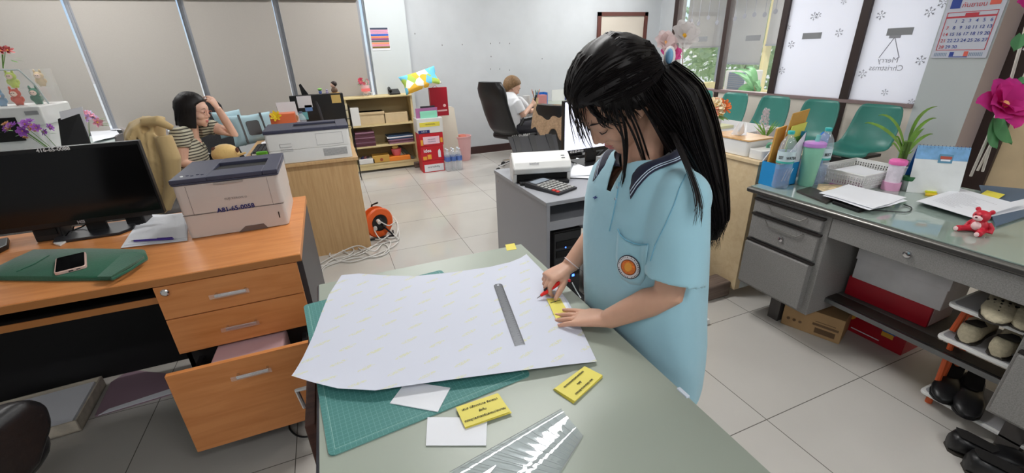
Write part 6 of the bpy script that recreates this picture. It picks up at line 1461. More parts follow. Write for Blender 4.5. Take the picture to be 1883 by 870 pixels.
# stand behind the standing person
def an(px, py): return at(px, py, Y=3.2)
fb_ = at(1250, 240, Y=3.2); fb_ = Vector((an(1262, 200).x, 3.2, .0))
t_l = Matrix.Rotation(math.radians(60), 4, 'X')@Matrix.Rotation(math.radians(-15), 4, 'Y')
t = thing('flower_stand', 'slim white vase on the floor holding the tall organza flowers behind the standing person', 'vase', (an(1262, 200).x, 3.25, 0))
build('vase', MB().lathe([(.09, 0), (.10, .02), (.06, .3), (.08, .6), (.10, .62)], (an(1262, 200).x, 3.25, 0), 20), white_pl, t, smooth=60)
base = (an(1262, 200).x, 3.24, .55)
organza('organza_flower', 'tall white organza flower with a yellow heart behind the standing person', tuple(an(1256, 68)), .14, (240, 236, 236), t_l, base, [], 5, (240, 180, 50))
organza('organza_flower', 'pink organza flower just above the hair clip of the standing person', tuple(an(1232, 102)), .10, (240, 110, 180), t_l, base, [[an(1245, 120), an(1258, 140), an(1268, 165)]], 6, (250, 150, 80))
organza('organza_flower', 'pale blush organza flower left of the tall white one', tuple(an(1222, 80)), .11, (240, 222, 222), t_l, base, [], 7)
# ================================================================ plant beyond the glass
c_ = Vector((6.1, at(1392, 180, X=6.1).y, 0)); t = thing('potted_plant', 'broad-leaved plant in a pot beyond the clear glass pane', 'plant', (c_.x, c_.y, .62))
single('plant_cabinet', MB().box(5.75, 6.5, c_.y-.35, c_.y+.45, 0, .60), M('white cabinet', (232, 232, 234), .5), 'white cabinet beyond the glass partition carrying the broad-leaved plant', 'cabinet', bevel=.005)
build('pot', MB().lathe([(.07, 0), (.09, .02), (.11, .14), (.10, .14)], (c_.x, c_.y, .602), 18), M('clay pot', (190, 120, 100), .6), t, smooth=50)
def ap(px, py): return at(px, py, X=6.05)
for pts in [((1384, 160), (1370, 130), (1345, 133)), ((1386, 150), (1382, 122), (1352, 128)), ((1388, 155), (1372, 150), (1352, 172)), ((1390, 150), (1392, 135), (1398, 165)), ((1390, 160), (1400, 150), (1394, 178)), ((1386, 140), (1390, 118), (1372, 124)), ((1384, 160), (1375, 165), (1360, 168))]:
    build('leaf', blade(MB(), [Vector((c_.x, c_.y, .74))]+[ap(px, py) for px, py in pts], .045), M('plantain leaf', (110, 168, 110), .4, noise=(8, .2)), t, smooth=60)
for k in range(3): build('stalk', MB().tube([Vector((c_.x, c_.y+.02*k, .70)), ap(1388, 150+8*k)], .012, 6), M('stalk', (150, 130, 90), .6), t)
t = thing('air_cooler', 'white air cooler with a dark grille beyond the clear glass pane', 'air cooler', (6.9, at(1347, 180, X=6.9).y, 0)); yy = at(1347, 180, X=6.9).y
build('body', MB().box(6.9, 7.3, yy-.22, yy+.25, 0, 1.0), white_pl, t, bevel=.02); build('grille', MB().box(6.893, 6.905, yy-.2, yy+.16, .66, .97), M('grey blue grille', (120, 136, 160), .5), t)
for k in range(8): build('louvre', MB().box(6.885, 6.895, yy-.2, yy+.16, .68+.035*k, .69+.035*k), gm, t)
# ================================================================ under the steel desk
T = Matrix.Translation((2.12, 1.295, 0))@rotz(math.radians(-70))
t = thing('carton', 'kraft cardboard carton on the floor under the drawers of the steel desk', 'box', (2.2, 1.2, 0), math.radians(-70))
build('box', MB().box(0, .27, -.02, .24, .0, .14, T=T), kraft, t, bevel=.003)
pr = M('carton print', (110, 84, 60), .8)
lb_ = MB().box(.155, .245, -.0215, -.0203, .02, .05, T=T)
for k in range(18): lb_.box(.16+k*.0045, .162+k*.0045, -.023, -.0214, .024, .046, T=T)
build('barcode', lb_, pr, t); build('print', MB().box(.14, .255, -.0215, -.0205, .062, .075, T=T).box(.15, .24, -.022, -.021, .085, .088, T=T), pr, t)
for k in range(3): build('print', MB().lathe([(.006, 0), (.008, .0), (.008, .001), (.006, .001)], T@Vector((.03+.028*k, -.0215, .05)), 10, T=rotz(math.radians(-70))@Matrix.Rotation(PI/2, 4, 'X')), pr, t)
def rbox(name, lb, c0, w_, d_, zb, h, ang, mat, cat='box', prints=()):
    T = Matrix.Translation((c0[0], c0[1], 0))@rotz(ang); t = thing(name, lb, cat, (c0[0], c0[1], zb), ang)
    build('box', MB().box(0, w_, 0, d_, zb, zb+h, T=T), mat, t, bevel=.003); return t, T
rc = M('crimson box', (176, 22, 40), .35)
t, T = rbox('gift_carton', 'crimson printed carton standing on the floor under the steel desk', (2.36, 1.155, 0), .30, .17, 0, .19, math.radians(-88), rc)
build('print', MB().lathe([(.035, 0), (.035, .001)], T@Vector((.045, -.0005, .10)), 14, T=T.to_3x3().to_4x4()@Matrix.Rotation(PI/2, 4, 'X')), M('amber print', (1, 1, 1)), t)
build('print', MB().box(.09, .16, -.0012, -.0002, .10, .14, T=T), M('brown pink print', (196, 110, 90), .5), t)
build('print', MB().box(.20, .25, -.0012, -.0002, .06, .10, T=T), M('amber print', (1, 1, 1)), t); build('print', MB().box(.20, .255, -.0014, -.0002, .085, .12, T=T), M('print blue', (50, 100, 180), .5), t)
text('URC', .032, paper_w, T@Vector((.228, -.002, .105)), T.to_3x3()@Vector((1, 0, 0)), (0, 0, 1), t, bold=.001)
build('print', MB().box(.07, .20, -.0012, -.0002, .022, .027, T=T), paper_w, t)
t, T = rbox('gift_carton', 'plain crimson lid-box under the white shoe box on the footrest shelf', (2.20, 1.085, 0), .33, .20, .276, .10, math.radians(-88), M('crimson lid', (168, 20, 38), .4))
build('end_panel', MB().box(.331, .333, .01, .19, .285, .37, T=T), M('pale end', (196, 176, 176), .6), t)
t, T = rbox('shoe_box', 'dusty white shoe box stacked on the crimson box under the steel desk', (2.19, 1.07, 0), .34, .20, .377, .12, math.radians(-88), M('dusty white card', (206, 204, 206), .6, noise=(9, .1)))
build('lid', MB().box(-.004, .344, -.004, .204, .475, .56, T=T), M('dusty white card', (1, 1, 1)), t, bevel=.002)
single('under_shelf', MB().box(2.18, 2.5, .70, 1.1, .262, .2745), M('desk foot', (1, 1, 1)), 'narrow grey board behind the footrest carrying the crimson and white boxes', 'board')
# ---- shoe rack
t = thing('shoe_rack', 'three-tier white and orange shoe rack under the steel desk', 'shoe rack', (2.16, .52, 0))
for h in (.51, .36, .06):
    xo = {.51: 2.02, .36: 2.04, .06: 2.10}[h]
    build('shelf', MB().prism(rrect(xo, xo+.26, .30, .66, .02), h-.014, h), white_pl, t, bevel=.003)
    build('shelf_mat', MB().prism(rrect(xo+.012, xo+.25, .31, .65, .02), h, h+.002), M('rack top grey', (160, 160, 164), .6), t)
om_ = M('orange upright', (214, 96, 50), .45)
for a_, b_ in (((2.14, .635, .50), (2.10, .64, .37)), ((2.12, .635, .345), (2.16, .635, .07)), ((2.20, .64, .50), (2.20, .64, .0)), ((2.26, .64, .5), (2.28, .64, .36)), ((2.26, .64, .35), (2.3, .64, .06))): build('upright', MB().cyl(a_, b_, .010, n=8), om_, t)
for x in (2.14, 2.32):
    for y in (.33, .63): build('foot', MB().cyl((x, y, 0), (x, y, .046), .012), om_, t)
def shoe(name, lb, c, ang, L, mat, kind, group, zb):
    T = Matrix.Translation((c[0], c[1], zb))@rotz(ang)@Matrix.Scale(L/.25, 4); t = thing(name, lb, 'shoe', (c[0], c[1], zb), ang, group)
    # rings along the shoe from heel (x=0) to toe (x=.25): (x, half width, height, open?)
    st_ = [(.0, .018, .055), (.015, .03, .07), (.05, .035, .062), (.10, .034, .045), (.14, .038, .05), (.18, .044, .046), (.22, .038, .032), (.243, .022, .02), (.25, .006, .012)]
    if kind == 'clog': st_ = [(x, w*1.12, h*1.05) for x, w, h in st_]
    rg = []; rin = []
    for x, w, h in st_:
        r_ = []
        for k in range(14):
            a = 2*PI*k/14; cx, sz = math.cos(a), math.sin(a); r_.append(T@Vector((x, w*math.copysign(abs(cx)**.7, cx), h/2+h/2*math.copysign(abs(sz)**.75, sz)+.004)))
        rg.append(r_)
    build('upper', MB().loft(rg), mat, t, smooth=60)
    so_ = MB().prism([(x, w) for x, w, h in st_]+[(x, -w) for x, w, h in reversed(st_)], 0, .008, T=T); build('sole', so_, M('sole %s' % kind, (60, 56, 50) if kind != 'black' else (20, 20, 22), .6), t)
    op = [(x, w*.72) for x, w, h in st_[1:5 if kind != 'slip' else 4]]
    m = MB(); tr = []; 
    for (x, w, h) in st_[1:4]: tr.append([T@Vector((x, v*w*.78, h+.0065)) for v in (-1, -.5, 0, .5, 1)])
    tr = [[T@Vector((.012, v*.012, .077)) for v in (-1, -.5, 0, .5, 1)]]+tr+[[T@Vector((.125, v*.01, .055)) for v in (-1, -.5, 0, .5, 1)]]
    vs = [p for r in tr for p in r]; m.add(vs, [(i*5+j, i*5+j+1, (i+1)*5+j+1, (i+1)*5+j) for i in range(len(tr)-1) for j in range(4)])
    build('opening', m, M('shoe inside', (22, 20, 20), .9), t)
    if kind == 'mesh':
        hm = MB()
        for i in range(4):
            for j in range(5):
                x = .155+.018*i; a = (j-2)*.45; w = .042-.004*i; h = .048-.006*i
                p = Vector((x, math.sin(a)*w*1.02, h*.52+math.cos(a)*h*.5+.006)); hm.ball(T@p, .0042, 6)
        build('perforations', hm, M('shoe inside', (1, 1, 1)), t)
    return t
bg = M('beige shoe mesh', (190, 180, 154), .8, noise=(80, .15), bump=(300, .3)); bk_ = M('black shoe', (26, 26, 28), .35)
S1 = z(1835, 592, .515); shoe('shoe', 'pale perforated shoe on the top tier of the rack, toe toward the room', (S1.x+.21, S1.y+.07, 0), math.radians(196), .25, bg, 'mesh', 'pale shoes on the rack', .513)
shoe('shoe', 'right-hand pale perforated shoe on the top tier, cut by the desk pedestal', (S1.x+.23, S1.y-.01, 0), math.radians(192), .24, bg, 'mesh', 'pale shoes on the rack', .513)
shoe('shoe', 'pale shoe with its heel to the room on the middle tier', (2.055, .585, 0), math.radians(8), .25, bg, 'slip', 'pale shoes on the rack', .363)
shoe('shoe', 'second pale shoe, heel to the room, next to the desk pedestal on the middle tier', (2.05, .495, 0), math.radians(4), .25, bg, 'slip', 'pale shoes on the rack', .363)
shoe('shoe', 'black shoe at the back left of the bottom tier', (2.33, .655, 0), math.radians(197), .26, bk_, 'black', 'black shoes on the rack', .063)
shoe('shoe', 'black shoe in front on the bottom tier', (2.31, .585, 0), math.radians(200), .26, bk_, 'black', 'black shoes on the rack', .063)
shoe('clog', 'left black clog on the floor at the foot of the right desk pedestal', (1.93, .475, 0), math.radians(-50), .26, bk_, 'clog', 'black clogs', .0)
shoe('clog', 'right black clog on the floor, cut off by the right edge of the picture', (1.875, .40, 0), math.radians(-50), .27, bk_, 'clog', 'black clogs', .0)
single('shoe_lace', MB().tube([(2.05, .43, .57), (2.02, .45, .50), (2.03, .44, .44), (2.05, .46, .40)], .003, 6), black_pl, 'dark lace hanging from the top tier of the shoe rack', 'lace')
# ================================================================ far person's surroundings
t = thing('pen_cup', 'cup of scissors and pens on the desk of the far person', 'pen cup', (2.98, 5.55, .75)); p = at(985, 196, Y=5.5)
c_ = Vector((p.x, 5.5, .7495)); t.location = c_
build('cup', MB().lathe([(.035, 0), (.04, .10), (.036, .10)], c_, 14), M('tan cup', (206, 180, 140), .6), t)
for k in range(7): build('pen', MB().cyl(c_+Vector((.012*math.cos(k), .012*math.sin(k), .05)), c_+Vector((.05*math.cos(k*1.3), .03*math.sin(k), .19+.01*(k % 3))), .004, n=6), [steel, M('green pen', (90, 160, 110), .4), M('orange pen', (220, 120, 70), .4)][k % 3], t)
p = at(1003, 190, Y=5.55); a, b_ = at(994, 200, Y=5.55), at(1007, 170, Y=5.55)
t = thing('book_holder', 'blue holder of pink booklets on the desk of the far person', 'holder', (p.x, 5.6, .75)); build('booklets', MB().box(a.x, b_.x-.01, 5.55, 5.65, .7495, b_.z-.03), M('pink booklets', (206, 140, 140), .6), t); build('holder', MB().box(a.x-.01, b_.x, 5.65, 5.66, .7495, b_.z).box(b_.x-.01, b_.x, 5.55, 5.66, .7495, b_.z), M('deep blue plastic', (1, 1, 1)), t)
a, b_ = at(1015, 190, Y=5.85), at(1039, 164, Y=5.85)
t = thing('notice_board', 'small white board with a blue edge standing on the far desk', 'board', ((a.x+b_.x)/2, 5.85, .75)); build('panel', MB().box(a.x, b_.x, 5.85, 5.86, .7495, b_.z), white_pl, t); build('edge', MB().box(b_.x, b_.x+.012, 5.84, 5.862, .7495, b_.z+.01), blue_ink, t)
a = at(968, 187, Y=5.6); t = thing('glass_jar', 'clear jar of clips on the far desk', 'jar', (a.x, 5.6, .75)); build('jar', MB().lathe([(.05, 0), (.05, .13)], (a.x, 5.6, .7495), 16), M('hazy jar', (206, 206, 206), .3), t)
tc_ = at(930, 288, Y=5.1)
swivel('leather_chair', 'high-backed black leather chair with a white asset number, seating the far person', (2.18, 5.13, 0), math.radians(22), 1.12, leather, plump=1.4, tilt=.22)
text('414-61-0061', .05, M('white paint marker', (1, 1, 1)), (2.08, 4.79, .50), (1, .1, 0), (0, 0, 1), [o for o in C.objects if o.get('label', '').startswith('high-backed')][0], bold=.001)
cx = at(1015, 250, Y=3.9)
swivel('leather_chair', 'black leather chair with a brown jacket over its back beyond the scanner', (cx.x+.22, 3.85, 0), math.radians(28), .97, leather, plump=1.3, tilt=.16)
jk = M('brown knit', (168, 140, 112), .95, bump=(150, .5), noise=(60, .2))
g = []
p0 = Vector((cx.x-.125, 3.655, .985)); sx_ = Vector((-math.sin(math.radians(28)), math.cos(math.radians(28)), 0)); fx = Vector((math.cos(math.radians(28)), math.sin(math.radians(28)), 0))
mb = MB()
for i in range(9):
    u = i/8; r_ = []
    for j in range(13):
        v = j/12*2-1; a = PI*u; wdt = .20+.03*math.sin(j*2.1)
        dz = -.02-.25*abs(math.cos(a))**1.2*(1+.25*math.sin(v*6)) if abs(math.cos(a)) > .3 else 0
        r_.append(p0+sx_*v*wdt+fx*(-.07*math.cos(a)+.008*math.sin(v*11))+Vector((0, 0, dz+.02*math.sin(a))))
    g.append(r_)
vs = [p for r in g for p in r]; mb.add(vs, [(i*13+j, i*13+j+1, (i+1)*13+j+1, (i+1)*13+j) for i in range(8) for j in range(12)])
t = single('jacket', mb, jk, 'brown knitted jacket draped over the back of the leather chair', 'jacket', smooth=80); s_ = t.modifiers.new('s', 'SOLIDIFY'); s_.thickness = .012; s_ = t.modifiers.new('b', 'SUBSURF'); s_.levels = 1; s_.render_levels = 1
# ================================================================ people
from mathutils.bvhtree import BVHTree
skin = M('skin', (206, 160, 136), .5, sss=.12, noise=(25, .04)); skin_light = M('fair skin', (226, 182, 160), .5, sss=.12)
hair_m = M('black hair', (22, 18, 19), .5, spec=.35); nt = hair_m.node_tree; b = nt.nodes['Principled BSDF']
def frameM(o, f, up):
    f = Vector(f).normalized(); s = Vector(up).cross(f).normalized(); u = f.cross(s)
    return Matrix(((f.x, s.x, u.x, o[0]), (f.y, s.y, u.y, o[1]), (f.z, s.z, u.z, o[2]), (0, 0, 0, 1)))
def head_blobs(mb, H, s=1.0):
    "H: head frame, x forward, y to the person's left, z up"
    def e(c, r, n=20): mb.ball(H@(Vector(c)*s), tuple(v*s for v in r), n, T=H.to_3x3().to_4x4())
    e((-.012, 0, .022), (.094, .074, .094), 28); e((.028, 0, -.018), (.062, .060, .080), 24); e((.040, 0, .020), (.052, .058, .050))
    e((.052, 0, -.072), (.036, .040, .034)); e((.040, 0, -.058), (.046, .050, .048), 24); e((.068, 0, -.096), (.017, .020, .014)); e((.015, .034, -.070), (.040, .018, .024)); e((.015, -.034, -.070), (.040, .018, .024))
    for q in (-1, 1):
        e((.056, q*.034, -.034), (.026, .024, .026)); e((.072, q*.030, .002), (.014, .017, .012)); e((-.004, q*.073, -.012), (.017, .007, .029)); e((.004, q*.070, -.034), (.009, .006, .010))
        e((.090, q*.0105, -.036), (.009, .0065, .007))
    e((.074, 0, .022), (.014, .044, .012))
    mb.tube([H@(Vector(p)*s) for p in ((.080, 0, .012), (.090, 0, -.008), (.101, 0, -.026), (.103, 0, -.033))], [.0075*s, .008*s, .0085*s, .0075*s], 10)
    e((.083, 0, -.060), (.009, .020, .006), 14); e((.081, 0, -.070), (.009, .016, .007), 14)
def face_parts(t, H, s=1.0, lid=True, lipc=(186, 92, 92)):
    R3 = H.to_3x3().to_4x4()
    lip = MB().ball(H@(Vector((.0850, 0, -.0605))*s), (.0094*s, .0182*s, .0044*s), 16, T=R3).ball(H@(Vector((.0832, 0, -.0700))*s), (.0094*s, .0150*s, .0050*s), 16, T=R3)
    build('lips', lip, M('lips %s' % (lipc,), lipc, .4), t, smooth=80)
    dk = M('brow hair', (44, 34, 34), .7)
    for q in (-1, 1):
        build('eyebrow', MB().tube([H@(Vector((.088, q*.014, .022))*s), H@(Vector((.087, q*.030, .028))*s), H@(Vector((.074, q*.047, .021))*s)], [.0012*s, .0024*s, .0006*s], 6), dk, t)
        if lid: build('eyelash', MB().tube([H@(Vector((.084, q*.018, -.006))*s), H@(Vector((.0865, q*.030, -.009))*s), H@(Vector((.081, q*.044, -.006))*s), H@(Vector((.074, q*.050, -.002))*s)], [.0008*s, .0016*s, .0014*s, .0006*s], 6), dk, t)
        else:
            build('eye', MB().ball(H@(Vector((.0785, q*.031, .001))*s), (.0095*s, .011*s, .006*s), 12, T=R3), M('eye white', (236, 232, 230), .2), t, smooth=80)
            build('iris', MB().ball(H@(Vector((.0865, q*.031, .001))*s), (.0025*s, .0048*s, .0048*s), 10, T=R3), dk, t, smooth=80)
def hand(mb, W, d, up, side, curl, s=1.0, spread=.06, thumb=None):
    "W wrist, d toward the knuckles, up = back of the hand, side +1 when the thumb lies toward d x up"
    d = Vector(d).normalized(); up = Vector(up); up = (up-d*up.dot(d)).normalized(); r = d.cross(up)*side; W = Vector(W)
    P = lambda a, b_, c: W+(d*a+r*b_+up*c)*s
    rg = []
    for a, wd, th, off in ((-.01, .025, .019, 0), (.02, .033, .017, .002), (.055, .040, .0145, .002), (.080, .038, .012, 0), (.088, .034, .009, -.001)):
        rg.append([P(a, off+wd*math.copysign(abs(math.cos(2*PI*k/14))**.8, math.cos(2*PI*k/14)), th*math.sin(2*PI*k/14)) for k in range(14)])
    mb.loft(rg)
    ln = [.070, .078, .072, .058]; tips = []
    for i in range(4):
        b_ = .029-.0195*i; base = P(.078-.004*abs(i-1), b_, .0); dd = (d+r*(spread*(1.5-i))).normalized(); c = curl[i]
        p = base; pts = [P(.05, b_*.9, 0), base]; ang = 0
        for seg, fr in enumerate((.45, .30, .25)):
            ang += c[seg]; v = dd*math.cos(ang)-up*math.sin(ang); p = p+v*ln[i]*fr*s; pts.append(p)
        rr = [.0095, .0092, .0082, .0075, .0058]; mb.tube(pts, [x*s for x in rr], 10); mb.ball(pts[-1], .0060*s, 8); mb.ball(pts[2], .0086*s, 8); tips.append(pts)
    if thumb: pts = [P(*q) if not isinstance(q, Vector) else q for q in thumb]
    else: pts = [P(.015, .022, -.002), P(.040, .042, -.006), P(.066, .052, -.010), P(.088, .050, -.012)]
    mb.tube(pts, [.0135*s, .0115*s, .0095*s, .007*s][:len(pts)], 10); mb.ball(pts[-1], .0075*s, 8)
    return tips, pts
def nails(t, tips, s, mat):
    for pts in tips:
        d = (pts[-1]-pts[-2]).normalized(); u = Vector((0, 0, 1)); u = (u-d*u.dot(d))
        u = u.normalized() if u.length > .05 else d.orthogonal().normalized(); sd = d.cross(u)
        T = Matrix(((d.x, sd.x, u.x, 0), (d.y, sd.y, u.y, 0), (d.z, sd.z, u.z, 0), (0, 0, 0, 1)))
        build('fingernail', MB().ball(pts[-1]+u*.0052*s-d*.001, (.0052*s, .0042*s, .0014*s), 10, T=T), mat, t, smooth=80)
nail_m = M('nail', (226, 176, 164), .3)
def ellipse_ring(cx, cy, zc, a, b_, n=36, p=.85, fold=0, ph=0, tilt=(0, 0), fn=9):
    r_ = []
    for k in range(n):
        t_ = 2*PI*k/n; c, s = math.cos(t_), math.sin(t_)
        f = 1+fold*(math.sin(fn*t_+ph)*.5+.5*math.sin((fn*.6)*t_+ph*1.7+1)); x = a*f*math.copysign(abs(c)**p, c); y = b_*f*math.copysign(abs(s)**p, s)
        r_.append(Vector((cx+x, cy+y, zc+tilt[0]*x+tilt[1]*y)))
    return r_
# ---------------------------------------------------------------- standing person
t = thing('person', 'person in a light blue polo shirt with long black hair, leaning over the work table', 'person', (.78, .86, 0))
girl = t
f = Vector((-.66, .05, -.745)).normalized(); up0 = Vector((-.745, .03, .665))
H = frameM((.637, .893, 1.312), f, up0)
body = MB(); head_blobs(body, H, 1.0)
body.tube([H@Vector((-.035, 0, -.03)), H@Vector((-.045, 0, -.085)), (.712, .872, 1.18), (.735, .868, 1.08)], [.052, .050, .052, .062], 18)
body.loft([ellipse_ring(*a) for a in [(.76, .85, .45, .10, .155), (.765, .85, .75, .11, .16), (.75, .855, .9, .10, .145), (.735, .865, 1.03, .095, .145), (.728, .865, 1.09, .075, .12), (.72, .868, 1.13, .05, .07)]])
LS, LE, LW = Vector((.712, .705, 1.085)), Vector((.664, .676, .888)), Vector((.560, .765, .792))
RS, RE, RW = Vector((.735, 1.020, 1.085)), Vector((.715, 1.035, .925)), Vector((.588, 1.008, .826))
body.tube([LS+Vector((0, .05, -.01)), LS, LS.lerp(LE, .5), LE, LE.lerp(LW, .3), LE.lerp(LW, .7), LW], [.036, .038, .039, .036, .036, .030, .0250], 18)
body.tube([RS+Vector((0, -.04, .0)), RS, RS.lerp(RE, .5), RE, RE.lerp(RW, .3), RE.lerp(RW, .7), RW], [.036, .038, .038, .036, .034, .029, .0245], 18)
ltips, lth = hand(body, LW, (-.62, .76, -.20), (-.12, .12, 1), 1, [(.02, .06, .05), (.03, .08, .06), (.04, .10, .08), (.04, .12, .10)], .95, spread=.09)
thw = [Vector((.565, .985, .812)), Vector((.540, .962, .795)), Vector((.520, .950, .780)), Vector((.507, .943, .769))]
rtips, rth = hand(body, RW, (-.88, -.06, -.22), (-.2, .05, 1), -1, [(.5, .9, .6), (.6, 1.0, .7), (.7, 1.1, .8), (.8, 1.2, .8)], .92, spread=.05, thumb=thw)
for y in (.78, .93): body.tube([(.760, y, .5), (.79, y, .42), (.80, y, .08), (.74, y, .045)], [.075, .06, .036, .03], 12)
bo = blob('body', body, skin, t, .0032, 6)
face_parts(t, H, 1.0, True, (190, 112, 110))
nails(t, ltips, .92, nail_m)
# trousers and shoes
tr = MB().loft([ellipse_ring(*a) for a in [(.75, .86, .80, .095, .145), (.755, .86, .60, .105, .15), (.76, .86, .50, .105, .15)]])
for y in (.785, .925): tr.tube([(.76, y, .56), (.79, y, .42), (.80, y, .10), (.80, y, .07)], [.085, .072, .062, .062], 16)
blob('trousers', tr, M('navy trousers', (30, 34, 56), .8), t, .008, 5)
for y in (.765, .935): build('shoe', MB().loft([ellipse_ring(.75, y, h, a, w, 18) for h, a, w in ((.0, .12, .045), (.02, .12, .047), (.05, .10, .042), (.085, .05, .036))]), M('dark shoe', (40, 40, 44), .5), t, smooth=60)
# shirt
sh_m = M('light blue polo', (160, 206, 222), .75, sheen=.3, bump=(9, .45)); navy = M('navy collar', (20, 26, 56), .75, sheen=.2)
sh = MB(); R_ = []
for zc, cx, cy, a, b_, fo, ph in [(.50, .770, .858, .142, .200, .030, .0), (.58, .766, .858, .144, .198, .028, .2), (.66, .757, .858, .145, .196, .026, .4), (.74, .745, .860, .143, .193, .022, .7), (.80, .740, .862, .141, .191, .020, .9), (.88, .736, .866, .138, .189, .018, 1.2), (.96, .730, .868, .134, .187, .014, 1.6), (1.04, .725, .870, .125, .183, .010, 1.9), (1.09, .722, .870, .112, .180, .005, 2), (1.125, .720, .869, .098, .172, .0, 2), (1.155, .718, .868, .082, .140, 0, 2), (1.182, .716, .868, .064, .088, 0, 2)]:
    R_.append(ellipse_ring(cx, cy, zc, a, b_, 72, .86, fo, ph, fn=7))
sh.loft(R_)
def sleeve(S, Eb, r0, hem_c, hem_d, rh, seed):
    ax = (Vector(hem_c)-Vector(S)); rr = []
    P_ = [Vector(S)-ax*.02, Vector(S)+ax*.12, Vector(S)+ax*.45, Vector(S)+ax*.75, Vector(hem_c)]
    rad = [r0*.9, r0, r0*1.04, (r0+rh)/2*1.02, rh]
    hd = Vector(hem_d).normalized(); e1 = hd.cross(Vector((0, 1, .2))).normalized(); e2 = hd.cross(e1)
    for i, (p, r) in enumerate(zip(P_, rad)):
        dd = ax.normalized().lerp(hd, i/4).normalized(); u1 = dd.cross(Vector((0, 1, .2))).normalized(); u2 = dd.cross(u1)
        rr.append([p+(u1*math.cos(2*PI*k/40)+u2*math.sin(2*PI*k/40))*r*(1+.03*math.sin(5*2*PI*k/40+i+seed)*(i/4)) for k in range(40)])
    # hem hollow: fold the last ring inward so the sleeve opens round the arm
    last = rr[-1]; c = Vector(hem_c); rr.append([c+(q-c)*.90-hd*.002 for q in last]); rr.append([c+(q-c)*.84-hd*.022 for q in last])
    sh.loft(rr); sh.ball(Vector(S)+Vector((.004, -.002, -.004)), r0*.98, 24)
sleeve((.708, .728, 1.108), None, .070, (.678, .678, .922), (-.25, -.10, -1), .070, 0)
sleeve((.725, 1.005, 1.080), None, .066, (.732, 1.030, .945), (-.1, .2, -1), .056, 2)
so_ = blob('shirt', sh, sh_m, t, .0055, 5)
# neck opening: cut the closed skin with a neck-shaped and a V-shaped tool, then drop the tool's faces
cut_m = M('cut', (255, 0, 0)); so_.data.materials.append(cut_m)
c1_ = MB().loft([ellipse_ring(.706, .868, h, .058+.1*(h-1.1), .064+.1*(h-1.1), 40, 1) for h in (1.115, 1.17, 1.3)], 0)
c2_ = MB().hexa([(.70, .868-.03, 1.098), (.585, .868-.002, 1.098), (.585, .868+.002, 1.098), (.70, .868+.03, 1.098), (.70, .868-.05, 1.3), (.585, .868-.026, 1.3), (.585, .868+.026, 1.3), (.70, .868+.05, 1.3)])
for mb_ in (c1_, c2_):
    to_ = build('tool', mb_, cut_m, None, smooth=0)
    baked(so_, [('BOOLEAN', dict(operation='DIFFERENCE', object=to_, solver='EXACT', material_mode='TRANSFER'))])
    bpy.data.objects.remove(to_)
import bmesh
ci_ = [i for i, m_ in enumerate(so_.data.materials) if m_ and m_.name.startswith('cut')]
bm_x = bmesh.new(); bm_x.from_mesh(so_.data); bmesh.ops.delete(bm_x, geom=[f_ for f_ in bm_x.faces if f_.material_index in ci_], context='FACES'); bm_x.to_mesh(so_.data); bm_x.free()
while len(so_.data.materials) > 1: so_.data.materials.pop()
s_x = so_.modifiers.new('cloth', 'SOLIDIFY'); s_x.thickness = .0015; s_x.offset = -1
bpy.context.view_layer.update()
Ms = so_.matrix_world.copy()
bv = BVHTree.FromPolygons([Ms@v.co for v in so_.data.vertices], [list(p.vertices) for p in so_.data.polygons])
EYE = Vector((0, 0, CAM_H))
def on_shirt(px, py, off=.002):
    d = ray(px, py).normalized(); loc, n, i, dist = bv.ray_cast(EYE, d)
    if loc is None: return at(px, py, Y=.85)
    if n.dot(d) > 0: n = -n
    return loc+n*off
def decal(name, pxs, mat, off, par=None, center=None, inner=None, wt=.0012):
    "flat shape laid on the cloth through a ring of sight points"
    n = len(pxs); cx = sum(p[0] for p in pxs)/n; cy = sum(p[1] for p in pxs)/n
    mb = MB(); K = 5; vs = []
    for i in range(K+1):
        for p in pxs: u = i/K; u = max(u, .02) if inner is None else inner+(1-inner)*u; vs.append(on_shirt(cx+(p[0]-cx)*u, cy+(p[1]-cy)*u, off))
    fs = [(i*n+j, i*n+(j+1) % n, (i+1)*n+(j+1) % n, (i+1)*n+j) for i in range(K) for j in range(n)]
    if inner is None: fs.append(tuple(range(n)))
    mb.add(vs, fs); o = build(name, mb, mat, par or t, smooth=80); s_ = o.modifiers.new('s', 'SOLIDIFY'); s_.thickness = wt; s_.offset = 0; return o
def seam(name, pxs, r, mat, off=.0008, par=None):
    pts = []
    for i in range(len(pxs)-1):
        for k in range(6): u = k/6; pts.append(on_shirt(pxs[i][0]*(1-u)+pxs[i+1][0]*u, pxs[i][1]*(1-u)+pxs[i+1][1]*u, off))
    pts.append(on_shirt(*pxs[-1], off)); return build(name, MB().tube(pts, r, 6), mat, par or so_, smooth=80)
seam_m = M('shirt seam', (118, 178, 204), .8)
# chest pocket, badge, placket, buttons
pk = [(1138, 420), (1143, 432), (1152, 440), (1165, 447), (1180, 450), (1194, 449), (1190, 480), (1186, 512), (1178, 524), (1160, 522), (1145, 512), (1137, 500), (1134, 470), (1136, 440)]
decal('pocket', pk, sh_m, .0028, t)
seam('pocket_opening', [(1138, 420), (1143, 432), (1153, 441), (1168, 447), (1182, 450), (1194, 449)], .0016, seam_m, .0045, t)
bc, brx, bry = (1158.5, 490), 20.5, 21.5
def ell(sc_, n=28, cx=bc[0], cy=bc[1], sk=-.42): return [(cx+sc_*(brx*math.cos(2*PI*k/n)-0*bry), cy+sc_*(bry*math.sin(2*PI*k/n)+sk*-1*brx*math.cos(2*PI*k/n)*.45)) for k in range(n)]
bg_ = decal('badge', ell(1), M('badge navy', (40, 32, 52), .7), .0050, t)
decal('badge_ring', ell(.93), M('badge white', (226, 222, 226), .7), .0060, bg_, wt=.001); decal('badge_border', ell(.66), M('badge maroon', (110, 50, 40), .7), .0068, bg_, wt=.001)
